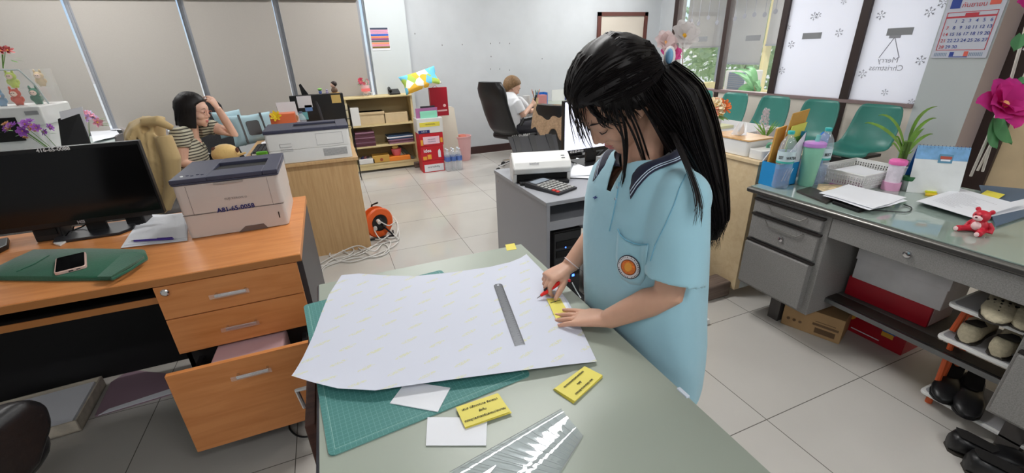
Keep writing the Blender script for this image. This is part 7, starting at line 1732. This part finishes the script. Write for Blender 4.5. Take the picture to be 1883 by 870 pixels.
decal('badge_centre', ell(.60), M('badge orange', (226, 120, 50), .7, noise=(160, .3)), .0076, bg_, wt=.001)
decal('badge_figure', [(1158.5+7*math.cos(a*PI/5), 489+9*math.sin(a*PI/5)) for a in range(10)], M('badge gold', (236, 160, 60), .6), .0084, bg_, wt=.001)
tk = MB()
for k in range(34):
    if k % 9 == 8: continue
    e0 = ell(.80, 34)[k]; a = 2*PI*k/34; p = on_shirt(e0[0], e0[1], .0072); q = on_shirt(e0[0]+2.0*math.cos(a), e0[1]+2.0*math.sin(a), .0072); tk.tube([p, q], .0006+.0003*(k % 2), 4)
build('badge_lettering', tk, M('badge text', (60, 50, 60), .7), bg_)
seam('placket_edge', [(1139, 335), (1134, 365), (1128, 395), (1121, 425)], .0014, seam_m, .001, t)
for px, py in ((1133, 366), (1137, 345)): 
    p = on_shirt(px, py, .003); build('button', MB().ball(p, (.0032, .0032, .0032), 10), M('clear button', (150, 170, 184), .2), t, smooth=80)
seam('embroidered_name', [(1092, 364), (1097, 361), (1094, 366), (1099, 363)], .0012, M('navy thread', (40, 60, 130), .7), .002, t)
seam('sleeve_seam', [(1262, 320), (1250, 345), (1240, 375), (1225, 410), (1205, 450), (1196, 480)], .0011, seam_m, .0008, t)
# collar
nk = Vector((.714, .868, 1.185)); cm_, cs_ = MB(), MB(); gi, go = [], []
def drop(x, y, off): 
    loc, n, i, d_ = bv.ray_cast(Vector((x, y, 1.5)), Vector((0, 0, -1)))
    return (loc+Vector((0, 0, off))) if loc is not None else Vector((x, y, 1.1))
# forward is -X ; angle 0 = back, +-165 degrees = front
inn, mid, out, s1, s2 = [], [], [], [], []
N_ = 44
for k in range(N_+1):
    a = math.radians(-164+328*k/N_); fr = abs(a)/math.radians(164)
    cx, cy = math.cos(a), math.sin(a)
    r1 = .088+.030*fr**3
    pin = Vector((nk.x+cx*.058, nk.y+cy*.066, 1.200-.050*(fr**2)))
    pm_3 = Vector((nk.x+cx*.070, nk.y+cy*.078, 1.206-.052*(fr**2)))
    ao_ = a*.90; cx, cy = math.cos(ao_), math.sin(ao_)
    ex = nk.x+cx*r1*(1.0 if cx > 0 else .95); ey = nk.y+cy*(r1+.012)+ (.012*math.copysign(1, cy)*fr**6)
    po_ = drop(ex, ey, .006); 
    inn.append(pin); mid.append(pm_3); out.append(po_)
for g_ in range(1): pass
def strip(rows, m_, name, th=.002, par=t):
    mb = MB(); n = len(rows[0]); vs = [p for r in rows for p in r]
    mb.add(vs, [(i*n+j, i*n+j+1, (i+1)*n+j+1, (i+1)*n+j) for i in range(len(rows)-1) for j in range(n-1)]); o = build(name, mb, m_, par, smooth=80); s_ = o.modifiers.new('s', 'SOLIDIFY'); s_.thickness = th; s_.offset = 0; return o
rows = [inn, mid]+[[m_.lerp(o_, u)+Vector((0, 0, .010*math.sin(PI*u))) for m_, o_ in zip(mid, out)] for u in (.25, .5, .75, 1)]
co = strip(rows, navy, 'collar')
for u0, u1 in ((.82, .855), (.91, .945)):
    strip([[m_.lerp(o_, u)+Vector((0, 0, .010*math.sin(PI*u)+.0018)) for m_, o_ in zip(mid, out)] for u in (u0, u1)], M('collar stripe', (206, 222, 240), .8), 'stripe', .001, co)
# neckline opening: skin shows between the flaps
decal('neckline', [(1128, 318), (1160, 318), (1172, 330), (1160, 333), (1146, 352), (1139, 338)], navy, .0008, t) if False else None
# hair
def smooth_(a, b_, x): u = max(0, min(1, (x-a)/(b_-a))); return u*u*(3-2*u)
hb_ = MB(); n1, n2 = 64, 40; Hc = Vector((-.018, 0, .026)); rr_ = (.118, .094, .116)
def hull(dirv, extra=1.0):
    d = dirv.normalized(); m = smooth_(.42, .58, d.x-.75*d.z+.05*math.sin(9*d.y+3)+.03*math.sin(23*d.y)); ml = smooth_(-.35, -.8, d.z)
    k = (1-.24*m)*(1-.25*ml*(1 if d.x > -.3 else .3))*extra
    ripple = 1+.012*math.sin(22*math.atan2(d.z+.2, d.y)+4*d.x)
    return H@(Hc+Vector((d.x*rr_[0], d.y*rr_[1], d.z*rr_[2]))*k*ripple)
rg = []
for i in range(n2+1):
    a = -PI/2+PI*(.01+.98*i/n2); rg.append([hull(Vector((math.cos(a)*math.cos(2*PI*j/n1), math.cos(a)*math.sin(2*PI*j/n1), math.sin(a)))) for j in range(n1)])
hb_.loft(rg)
CL = Vector((.752, .872, 1.392))
path = [Vector((.725, .875, 1.37)), Vector((.765, .86, 1.31)), Vector((.800, .845, 1.22)), Vector((.845, .825, 1.13)), Vector((.885, .815, 1.05)), Vector((.915, .805, .98)), Vector((.925, .80, .93))]
wd_ = [(.045, .05), (.075, .065), (.085, .05), (.070, .036), (.055, .026), (.038, .018), (.010, .006)]
rg = []
for i, (p, (w_, th_)) in enumerate(zip(path, wd_)):
    d = (path[min(i+1, 6)]-path[max(i-1, 0)]).normalized(); s_ = d.cross(Vector((.65, .76, 0))).normalized(); q_ = d.cross(s_)
    rg.append([p+s_*w_*math.cos(2*PI*k/24)*(1+.05*math.sin(k*3+i))+q_*th_*math.sin(2*PI*k/24) for k in range(24)])
hb_.loft(rg)
hair = build('hair', hb_, hair_m, t, smooth=80)
rnd = random.Random(12)
stm = MB()
def bez(pts, n=12):
    out = []
    for i in range(n+1):
        u = i/n; q = [Vector(p) for p in pts]
        while len(q) > 1: q = [q[j].lerp(q[j+1], u) for j in range(len(q)-1)]
        out.append(q[0])
    return out
def tress(pts, r, n=12, mb=stm): P_ = bez(pts, n); mb.tube(P_, [r*(.5+.9*math.sin(PI*min(1, .12+.8*i/n))) for i in range(n)]+[r*.15], 5, flat=.55)
# combed back over the crown to the clip
for k in range(230):
    az = rnd.uniform(-1.9, 1.9); el = rnd.uniform(.02, .42)
    d0 = Vector((math.cos(az)*math.cos(el), math.sin(az)*math.cos(el), math.sin(el)+.16*abs(math.cos(az)))).normalized()
    if d0.x-.75*d0.z > .38: d0 = Vector((d0.x, d0.y, d0.z+.55)).normalized()
    d1 = (H.inverted()@CL-Hc).normalized(); P_ = []
    for i in range(11):
        u = i/10; dd = d0.lerp(d1, u).normalized(); P_.append(hull(dd, 1.006+.02*math.sin(PI*u)*rnd.uniform(.2, 1)))
    stm.tube(P_, [.0006+.0022*math.sin(PI*(i+1)/12) for i in range(11)], 5, flat=.5)
# lower hair hanging from temple and nape behind the ear
for k in range(110):
    az = rnd.uniform(1.45, 2.7)*(1 if k % 4 else -1); d0 = Vector((math.cos(az), math.sin(az), rnd.uniform(-.25, .3)))
    p0_ = hull(d0, 1.0); e_ = rnd.uniform(0, 1); tipz = rnd.uniform(.93, 1.06)
    tip_ = Vector((.85+.09*e_, .775+.06*rnd.random(), tipz)); m1 = p0_.lerp(tip_, .35)+Vector((.02, 0, .01)); tress([p0_, m1, p0_.lerp(tip_, .7)+Vector((.03, -.01, 0)), tip_], rnd.uniform(.0012, .003))
for k in range(260):
    a = rnd.uniform(0, 2*PI); rd_ = rnd.random()**.5; P_ = []
    s0 = Vector((.65, .76, 0)); 
    for i, (p, (w_, th_)) in enumerate(zip(path, wd_)):
        d = (path[min(i+1, 6)]-path[max(i-1, 0)]).normalized(); s_ = d.cross(s0).normalized(); q_ = d.cross(s_)
        P_.append(p+s_*(w_*1.04+.004)*math.cos(a)*rd_+q_*(th_*1.06+.003)*math.sin(a))
    end = P_[-1]+Vector((rnd.uniform(-.03, .015), rnd.uniform(-.02, .02), rnd.uniform(-.03, .06))); P_[-1] = end
    sm_p = []
    for i in range(len(P_)-1):
        p0, p1, p2, p3 = P_[max(i-1, 0)], P_[i], P_[i+1], P_[min(i+2, len(P_)-1)]
        for q in range(3): u = q/3; sm_p.append(.5*((2*p1)+(p2-p0)*u+(2*p0-5*p1+4*p2-p3)*u*u+(3*p1-p0-3*p2+p3)*u**3))
    sm_p.append(P_[-1]); L_ = len(sm_p); stm.tube(sm_p, [.0024*(1-(i/(L_-1))**3)+.0003 for i in range(L_)], 5, flat=.6)
# fringe and loose locks seen against the face
def hp(px, py, Y): return at(px, py, Y=Y)
for k in range(46):
    j = rnd.uniform(-1, 1); yy = .90+rnd.uniform(-.03, .03); x0 = 1052+rnd.uniform(-6, 26)
    dx = rnd.uniform(-6, 6); tress([hp(x0+18, 130+rnd.uniform(-10, 20), yy), hp(x0-6, 165, yy), hp(x0-4+dx, 205, yy), hp(x0+6+dx+rnd.uniform(0, 16), 232+rnd.uniform(-5, 38), yy)], rnd.uniform(.0005, .0016))
for k in range(26):
    tress([hp(1075+rnd.uniform(-10, 25), 170, .87), hp(1085+rnd.uniform(-10, 30), 200, .855), hp(1100+rnd.uniform(-15, 25), 222+rnd.uniform(-8, 8), .85), hp(1125+rnd.uniform(-20, 30), 228+rnd.uniform(-8, 10), .83)], rnd.uniform(.0008, .0022))
for k in range(150):
    ya = rnd.uniform(.02, .95); xa = .40+.2*rnd.random(); d0 = Vector((xa*(1-ya*.6), ya*.9, .22-.30*ya+rnd.uniform(-.03, .08))).normalized()
    a_ = hull(d0, 1.0); b0 = hull(Vector((d0.x-.35, d0.y, d0.z+.55)).normalized(), 1.01)
    dn = Vector((rnd.uniform(-.005, .03)+.02*ya, rnd.uniform(-.006, .004), -rnd.uniform(.012, .045))); tress([b0, a_+Vector((-.004, -.004*ya, .012)), a_+Vector((0, -.006*ya, 0)), a_+dn], rnd.uniform(.0006, .0018), 10)
for pts, r in (([(1128, 200), (1140, 225), (1152, 255), (1150, 300), (1148, 330)], .0020), ([(1140, 200), (1152, 230), (1158, 262), (1152, 300), (1143, 345)], .0026), ([(1135, 195), (1160, 230), (1172, 262), (1184, 300)], .0018), ([(1150, 200), (1168, 225), (1178, 262), (1190, 305)], .0026), ([(1160, 205), (1180, 240), (1185, 270), (1200, 310)], .0022), ([(1100, 190), (1120, 215), (1140, 240), (1150, 262)], .0012), ([(1046, 170), (1048, 200), (1075, 255), (1095, 283)], .0007), ([(1050, 180), (1056, 225), (1068, 250), (1072, 262)], .0006), ([(1044, 165), (1044, 205), (1066, 250), (1080, 275)], .0006), ([(1060, 190), (1072, 230), (1086, 262), (1092, 282)], .0007)):
    tress([hp(px, py, .825 if px > 1110 else .895) for px, py in pts], r)
    if px > 1110:
        for q in range(3): o_ = rnd.uniform(-5, 5); tress([hp(px+o_*.6, py+o_*.5, .826) for px, py in pts], r*.6)
for k in range(26):
    o_ = rnd.uniform(-7, 7); tress([hp(1236+o_, 240, .80), hp(1262+o_, 300, .69), hp(1296+o_*.6, 365, .64), hp(1284+o_*1.6, 412+rnd.uniform(-30, 8), .635)], rnd.uniform(.0004, .0009), 14)
build('strands', stm, hair_m, hair, smooth=60)
clip = MB().ball(CL+Vector((-.004, -.02, .012)), (.012, .016, .024), 12)
c_o = build('hair_tie', clip, M('white scrunchie', (236, 232, 230), .7), t, smooth=80)
build('blue_loop', MB().ball(CL+Vector((-.013, -.030, .014)), (.008, .010, .017), 12), M('pale blue scrunchie', (130, 180, 220), .6), c_o, smooth=80)
# bracelet and cutter knife
bd = (RW-RE).normalized(); e1 = bd.orthogonal().normalized(); e2 = bd.cross(e1); bc_ = RW-bd*.012
build('bracelet', MB().tube([bc_+(e1*math.cos(a*PI/10)+e2*math.sin(a*PI/10))*.0268+bd*.006*math.sin(a*PI/10) for a in range(21)], .0016, 6), M('white cord', (236, 220, 220), .6), t)
build('bead', MB().ball(z(1047, 516, .815), .005, 8), red_card, t)
a, b_ = z(987, 549, .7625), z(1020, 526, .79)
k_ = thing('cutter_knife', 'red and black cutter knife held in the right hand of the standing person', 'knife', tuple(a))
d = (b_-a).normalized()
build('handle', MB().tube([a+d*.014, a+d*.03, b_, b_+d*.03], [.004, .0062, .0065, .005], 10), M('knife red', (224, 40, 36), .4), k_); build('grip', MB().tube([a+d*.028+Vector((0, .003, .006)), b_+Vector((0, .003, .007))], .0042, 8), black_pl, k_)
build('blade', MB().tube([a, a+d*.016], [.0008, .0032], 6, flat=.25), steel, k_)
single('strap_strip', MB().tube([z(1052, 520, .80), z(1060, 535, .775), z(1068, 548, .762)], .0035, 6, flat=.3), white_pl, 'thin white strip hanging by the wrist of the standing person', 'strip')
# ---------------------------------------------------------------- seated woman with striped shirt
t = thing('person', 'seated person with bobbed black hair and striped shirt, one hand on the forehead', 'person', (-.98, 3.95, .45))
def A(px, py, Y): return at(px, py, Y=Y)
f = Vector((.93, -.30, -.20)).normalized(); hc = A(357, 203, 3.95); H2 = frameM(hc, f, (.15, .03, .98))
body = MB(); head_blobs(body, H2, 1.0)
nb = A(352, 252, 3.97)
body.tube([H2@Vector((-.03, 0, -.04)), H2@Vector((-.03, 0, -.10)), nb, nb+Vector((-.01, 0, -.08))], [.05, .046, .05, .07], 14)
tc_ = A(350, 285, 3.97)
body.loft([ellipse_ring(tc_.x-.02, 3.97, h, a, b_, 24) for h, a, b_ in ((.47, .11, .17), (.62, .11, .16), (.80, .10, .17), (.90, .08, .15), (.95, .04, .07))])
nS, nE, nW = A(330, 250, 3.80), A(342, 315, 3.76), A(392, 312, 3.72); nE.z = max(nE.z, .76)
body.tube([nS+Vector((.02, .04, .0)), nS, nS.lerp(nE, .5), nE, nE.lerp(nW, .5), nW], [.05, .05, .044, .038, .032, .025], 14)
fS, fE, fW = A(383, 232, 4.10), A(430, 246, 4.06), A(400, 199, 4.02)
body.tube([fS+Vector((-.05, -.03, -.01)), fS, fS.lerp(fE, .5), fE, fE.lerp(fW, .5), fW], [.05, .045, .042, .036, .031, .024], 14)
hand(body, fW, (A(384, 178, 4.0)-fW), (.6, -.4, .5), 1, [(.5, .6, .5), (.5, .7, .5), (.6, .8, .6), (.7, .9, .6)], .85)
hand(body, nW, (.9, .2, -.1), (0, 0, 1), -1, [(.2, .3, .2)]*4, .85)
for y in (3.86, 4.08): body.tube([(tc_.x, y, .52), (tc_.x+.38, y, .52), (tc_.x+.42, y, .40), (tc_.x+.40, y, .08), (tc_.x+.48, y, .04)], [.08, .06, .05, .035, .03], 12)
blob('body', body, skin_light, t, .004, 4); face_parts(t, H2, 1.0, False, (206, 110, 110))
st_m = M('striped knit', (200, 196, 176), .9); nt = st_m.node_tree; b = nt.nodes['Principled BSDF']; tcn = nt.nodes.new('ShaderNodeTexCoord'); wv = nt.nodes.new('ShaderNodeTexWave'); wv.bands_direction = 'Z'; wv.inputs['Scale'].default_value = 15; wv.inputs['Distortion'].default_value = 1.2; wv.inputs['Detail Scale'].default_value = .6
rp = nt.nodes.new('ShaderNodeValToRGB'); rp.color_ramp.interpolation = 'CONSTANT'; rp.color_ramp.elements[0].color = srgb((70, 66, 60)); rp.color_ramp.elements[1].color = srgb((204, 200, 180)); rp.color_ramp.elements[1].position = .3
e = rp.color_ramp.elements.new(.62); e.color = srgb((140, 138, 112)); e = rp.color_ramp.elements.new(.8); e.color = srgb((206, 202, 182))
nt.links.new(tcn.outputs['Object'], wv.inputs['Vector']); nt.links.new(wv.outputs['Fac'], rp.inputs[0]); nt.links.new(rp.outputs[0], b.inputs['Base Color'])
sh = MB().loft([ellipse_ring(tc_.x-.02+dx, 3.97, h, a, b_, 48, fold=.02, ph=h*9) for h, a, b_, dx in ((.50, .13, .185, .0), (.62, .135, .18, .0), (.72, .125, .175, 0), (.80, .12, .185, .01), (.88, .10, .17, .01), (.93, .07, .12, .01), (.955, .05, .07, .012))])
ss = nS.lerp(nE, .42); sh.tube([nS+Vector((.03, .06, .0)), nS+Vector((0, 0, .005)), nS.lerp(nE, .25), ss], [.06, .064, .064, .060], 20)
sf = fS.lerp(fE, .30); sh.tube([fS+Vector((-.07, -.05, -.01)), fS, sf], [.07, .062, .056], 20)
blob('shirt', sh, st_m, t, .007, 4)
cl_ = MB()
for q in (-1, 1): cl_.tube([nb+Vector((-.05, q*.02, .02)), nb+Vector((-.02, q*.06, .0)), nb+Vector((.05, q*.035, -.045)), nb+Vector((.075, q*.008, -.09))], [.014, .016, .014, .006], 8, flat=.4)
build('collar', cl_, st_m, t, smooth=80)
sk_ = MB().loft([ellipse_ring(tc_.x, 3.97, h, a, b_, 24) for h, a, b_ in ((.44, .14, .19), (.56, .14, .19))])
for y in (3.86, 4.08): sk_.tube([(tc_.x, y, .52), (tc_.x+.38, y, .53), (tc_.x+.43, y, .42), (tc_.x+.41, y, .12)], [.10, .08, .065, .055], 12)
blob('trousers', sk_, M('dark trousers', (50, 50, 58), .8), t, .012, 3)
hh = MB(); rg = []
def hull2(d, ex=1.0):
    d = d.normalized(); m = smooth_(.40, .56, d.x-.72*d.z); low = smooth_(.1, -.9, d.z)
    k = (1-.28*m)*ex; return H2@(Vector((-.020, 0, .018))+Vector((d.x*.112, d.y*.096, d.z*(.112+.035*low)))*k)
for i in range(33):
    a = -PI/2+PI*(.01+.98*i/32); rg.append([hull2(Vector((math.cos(a)*math.cos(2*PI*j/48), math.cos(a)*math.sin(2*PI*j/48), math.sin(a)))) for j in range(48)])
hh.loft(rg)
# straight bob: two side curtains reaching the jaw
for q in (-1, 1):
    r2 = []
    for i in range(6):
        u = i/5; r2.append([H2@Vector((-.008+.070*(1-.10*u)*math.cos(2*PI*k/20)-.012*(1-u), q*(.066+.012*u)+.022*math.sin(2*PI*k/20), .03-.15*u)) for k in range(20)])
    hh.loft(r2)
r2 = []
for i in range(6):
    u = i/5; r2.append([H2@Vector((-.085+.022*math.cos(2*PI*k/20), .078*math.sin(2*PI*k/20), .03-.15*u)) for k in range(20)])
hh.loft(r2)
ho = blob('hair', hh, hair_m, t, .005, 4)
bpy.context.view_layer.update(); Mw = wm(ho); bvh2 = BVHTree.FromPolygons([Mw@v.co for v in ho.data.vertices], [list(p.vertices) for p in ho.data.polygons]); sm2 = MB(); rnd2 = random.Random(5)
for k in range(240):
    az = rnd2.uniform(0, 2*PI)
    if abs(math.atan2(math.sin(az), math.cos(az))) < .55: continue
    P_ = []
    for i in range(9):
        u = i/8; el = 1.35-u*1.1; r_ = .16
        c3 = H2@Vector((-.02, 0, .03-.0*u)); d3 = (H2.to_3x3()@Vector((math.cos(az)*math.cos(el), math.sin(az)*math.cos(el), math.sin(el)))).normalized()
        if u > .6: c3 = H2@Vector((-.02, 0, .05-.15*(u-.6)/.4*rnd2.uniform(.9, 1.0))); d3 = (H2.to_3x3()@Vector((math.cos(az), math.sin(az), .05))).normalized()
        loc, n_, i_, ds = bvh2.ray_cast(c3+d3*.3, -d3)
        if loc is not None: P_.append(loc+d3*rnd2.uniform(.0002, .002))
    if len(P_) > 5: sm2.tube(P_, [.0016]*(len(P_)-1)+[.0004], 4, flat=.5)
build('strands', sm2, hair_m, ho, smooth=60)
gm_ = MB(); gl2 = M('rose gold', (190, 120, 110), .3, .8)
for q in (-1, 1):
    cc_ = Vector((.098, q*.032, -.002)); gm_.tube([H2@(cc_+Vector((-.006*abs(math.cos(a*PI/10)), .021*math.cos(a*PI/10), .017*math.sin(a*PI/10)))) for a in range(21)], .0012, 5); gm_.tube([H2@Vector((.094, q*.054, .002)), H2@Vector((.0, q*.079, .004))], .0013, 5)
gm_.tube([H2@Vector((.100, -.011, .0)), H2@Vector((.104, 0, .004)), H2@Vector((.100, .011, .0))], .0012, 5)
build('glasses', gm_, gl2, t, smooth=60)
# chair of the seated woman, coat and cushions
swivel('fabric_chair', 'grey office chair of the seated person, its back under the beige coat', (tc_.x-.02, 3.93, 0), math.radians(0), .98, M('grey fabric', (120, 116, 116), .9), arms=False, seat_z=.43, tilt=.10)
T3 = Matrix.Translation((tc_.x-.15, 3.78, .86))@Euler((math.radians(80), math.radians(8), math.radians(70))).to_matrix().to_4x4()
pillow('cushion', 'white cushion with small dark printed letters behind the back of the seated person', (tc_.x-.15, 3.78, .72), .20, .17, .05, T3, M('printed cushion', (206, 200, 200), .85, noise=(40, .25)))
coat = M('beige coat', (196, 170, 122), .85, sheen=.2)
cb0 = MB(); Yc = 3.60
ol = [[(264, 214, .02), (290, 212, .05), (304, 216, .04)], [(238, 226, .05), (275, 222, .10), (304, 236, .05)], [(228, 245, .05), (270, 245, .12), (306, 262, .05)], [(232, 280, .05), (275, 285, .11), (316, 298, .05)], [(245, 330, .04), (285, 335, .09), (322, 345, .05)], [(262, 370, .04), (290, 375, .08), (316, 375, .04)], [(285, 392, .02), (296, 394, .04), (308, 390, .02)]]
rg = []
for (l, m_, r) in ol:
    L_, M_, R2 = A(l[0], l[1], Yc), A(m_[0], m_[1], Yc-.03), A(r[0], r[1], Yc+.03); c_ = (L_+R2)/2; w_ = (R2-L_).length/2; th_ = m_[2]
    rg.append([c_+(R2-L_).normalized()*w_*math.cos(2*PI*k/28)+Vector((0, 1, 0))*th_*math.sin(2*PI*k/28)*(1+.40*math.sin(6*2*PI*k/28+len(rg)*.9))+Vector((0, 0, .006*math.sin(k*1.9))) for k in range(28)])
cb0.loft(rg)
cb0.tube([A(300, 250, Yc-.1), A(315, 290, Yc-.12), A(318, 340, Yc-.1), A(305, 385, Yc-.08)], [.05, .055, .045, .03], 12)
cb0.tube([A(262, 225, Yc-.06), A(290, 222, Yc-.08), A(318, 236, Yc-.06)], [.03, .035, .02], 10)
for k in range(5): cb0.tube([A(242+k*14, 235+4*k, Yc-.09), A(252+k*13, 285+5*k, Yc-.115), A(270+k*9, 345+5*k, Yc-.08)], [.012, .016, .008], 8)
co_ = blob('coat', cb0, coat, None, .008, 6)
lo = min((v.co for v in co_.data.vertices), key=lambda v: v.z).copy(); co_.data.transform(Matrix.Translation(-lo)); co_.location = lo
co_['label'] = 'beige coat draped over the chair back of the seated person in the striped shirt'; co_['category'] = 'coat'
# round plush
pc_ = A(415, 283, 3.86); pl = MB().ball(pc_, (.095, .085, .075), 24)
t = thing('plush_toy', 'round yellow-tan plush toy on the lap of the seated person, above the first printer', 'plush toy', (pc_.x, pc_.y, pc_.z-.075)); build('body', pl, M('tan plush', (232, 196, 128), .95, sheen=.4, bump=(80, .3)), t, smooth=80)
build('ear', MB().ball(A(393, 274, 3.83), (.018, .014, .014), 10), M('brown plush', (110, 70, 56), .9), t, smooth=80); build('ear', MB().ball(A(436, 276, 3.80), (.012, .012, .02), 10), M('brown plush', (1, 1, 1)), t, smooth=80); build('paw', MB().tube([A(438, 285, 3.79), A(452, 281, 3.78)], [.012, .006], 8), M('tan plush', (1, 1, 1)), t)
# ---------------------------------------------------------------- far person
t = thing('person', 'far person with short light brown hair and white shirt at the back desk', 'person', (2.2, 5.1, .45))
hc = A(943, 160, 5.12); H3 = frameM(hc, (.80, -.25, -.52), (.5, .0, .85)); body = MB(); head_blobs(body, H3, .98)
nb = A(937, 178, 5.12); sx = nb.x
body.tube([H3@Vector((-.03, 0, -.04)), nb, nb+Vector((-.02, 0, -.1))], [.05, .05, .07], 12)
body.loft([ellipse_ring(sx+dx, 5.12, h, a, b_, 24) for h, a, b_, dx in ((.48, .11, .17, -.02), (.7, .10, .16, -.02), (.88, .09, .15, .0), (.97, .05, .09, 0))])
aS, aE, aW = A(950, 190, 4.98), A(962, 213, 4.94), A(977, 194, 5.10)
body.tube([aS+Vector((0, .04, 0)), aS, aE, aW], [.05, .046, .036, .025], 12); tp, _ = hand(body, aW, (.7, .3, .5), (.2, -1, .2), 1, [(.5, .6, .5)]*4, .85)
aS2, aE2, aW2 = A(955, 186, 5.28), A(975, 205, 5.3), A(990, 200, 5.36)
body.tube([aS2, aE2, aW2], [.046, .036, .025], 12); hand(body, aW2, (.9, .1, -.1), (0, 0, 1), 1, [(.3, .4, .3)]*4, .85)
for y in (5.02, 5.22): body.tube([(sx, y, .54), (sx+.38, y, .53), (sx+.40, y, .40), (sx+.36, y, .06)], [.08, .06, .045, .035], 10)
blob('body', body, skin_light, t, .006, 3); face_parts(t, H3, .98, True, (190, 110, 110))
sh = MB().loft([ellipse_ring(sx+dx, 5.12, h, a, b_, 36, fold=.02, ph=h*7) for h, a, b_, dx in ((.52, .13, .185, -.02), (.7, .125, .18, -.02), (.84, .115, .18, -.01), (.92, .09, .15, 0), (.985, .05, .07, .0))])
sh.tube([aS+Vector((0, .06, 0)), aS, aS.lerp(aE, .7)], [.065, .066, .062], 18); sh.tube([aS2+Vector((-.04, -.05, 0)), aS2, aS2.lerp(aE2, .6)], [.065, .062, .056], 18)
blob('shirt', sh, M('white shirt', (232, 234, 238), .8), t, .009, 3)
lg_ = MB()
for y in (5.02, 5.22): lg_.tube([(sx, y, .55), (sx+.38, y, .54), (sx+.41, y, .42), (sx+.37, y, .10)], [.10, .075, .06, .05], 10)
blob('trousers', lg_, M('dark trousers', (1, 1, 1)), t, .012, 3)
hh = MB(); rg = []
for i in range(27):
    a = -PI/2+PI*(.01+.98*i/26); r_ = []
    for j in range(40):
        d = Vector((math.cos(a)*math.cos(2*PI*j/40), math.cos(a)*math.sin(2*PI*j/40), math.sin(a))).normalized(); m = smooth_(.38, .56, d.x-.72*d.z); low = smooth_(.1, -.9, d.z)
        r_.append(H3@(Vector((-.02, 0, .02))+Vector((d.x*.112, d.y*.095, d.z*(.108+.02*low)))*(1-.28*m)))
    rg.append(r_)
hh.loft(rg); build('hair', hh, M('light brown hair', (128, 98, 66), .6, noise=(60, .3)), t, smooth=80)
ph_ = thing('phone', 'thin dark phone held up by the far person', 'phone', tuple(A(984, 185, 5.14))); a_ = A(982, 192, 5.13); build('body', MB().hexa([a_, a_+Vector((.012, 0, 0)), a_+Vector((.012, .03, 0)), a_+Vector((0, .03, 0)), a_+Vector((.03, 0, .11)), a_+Vector((.042, 0, .11)), a_+Vector((.042, .03, .11)), a_+Vector((.03, .03, .11))]), black_pl, ph_)
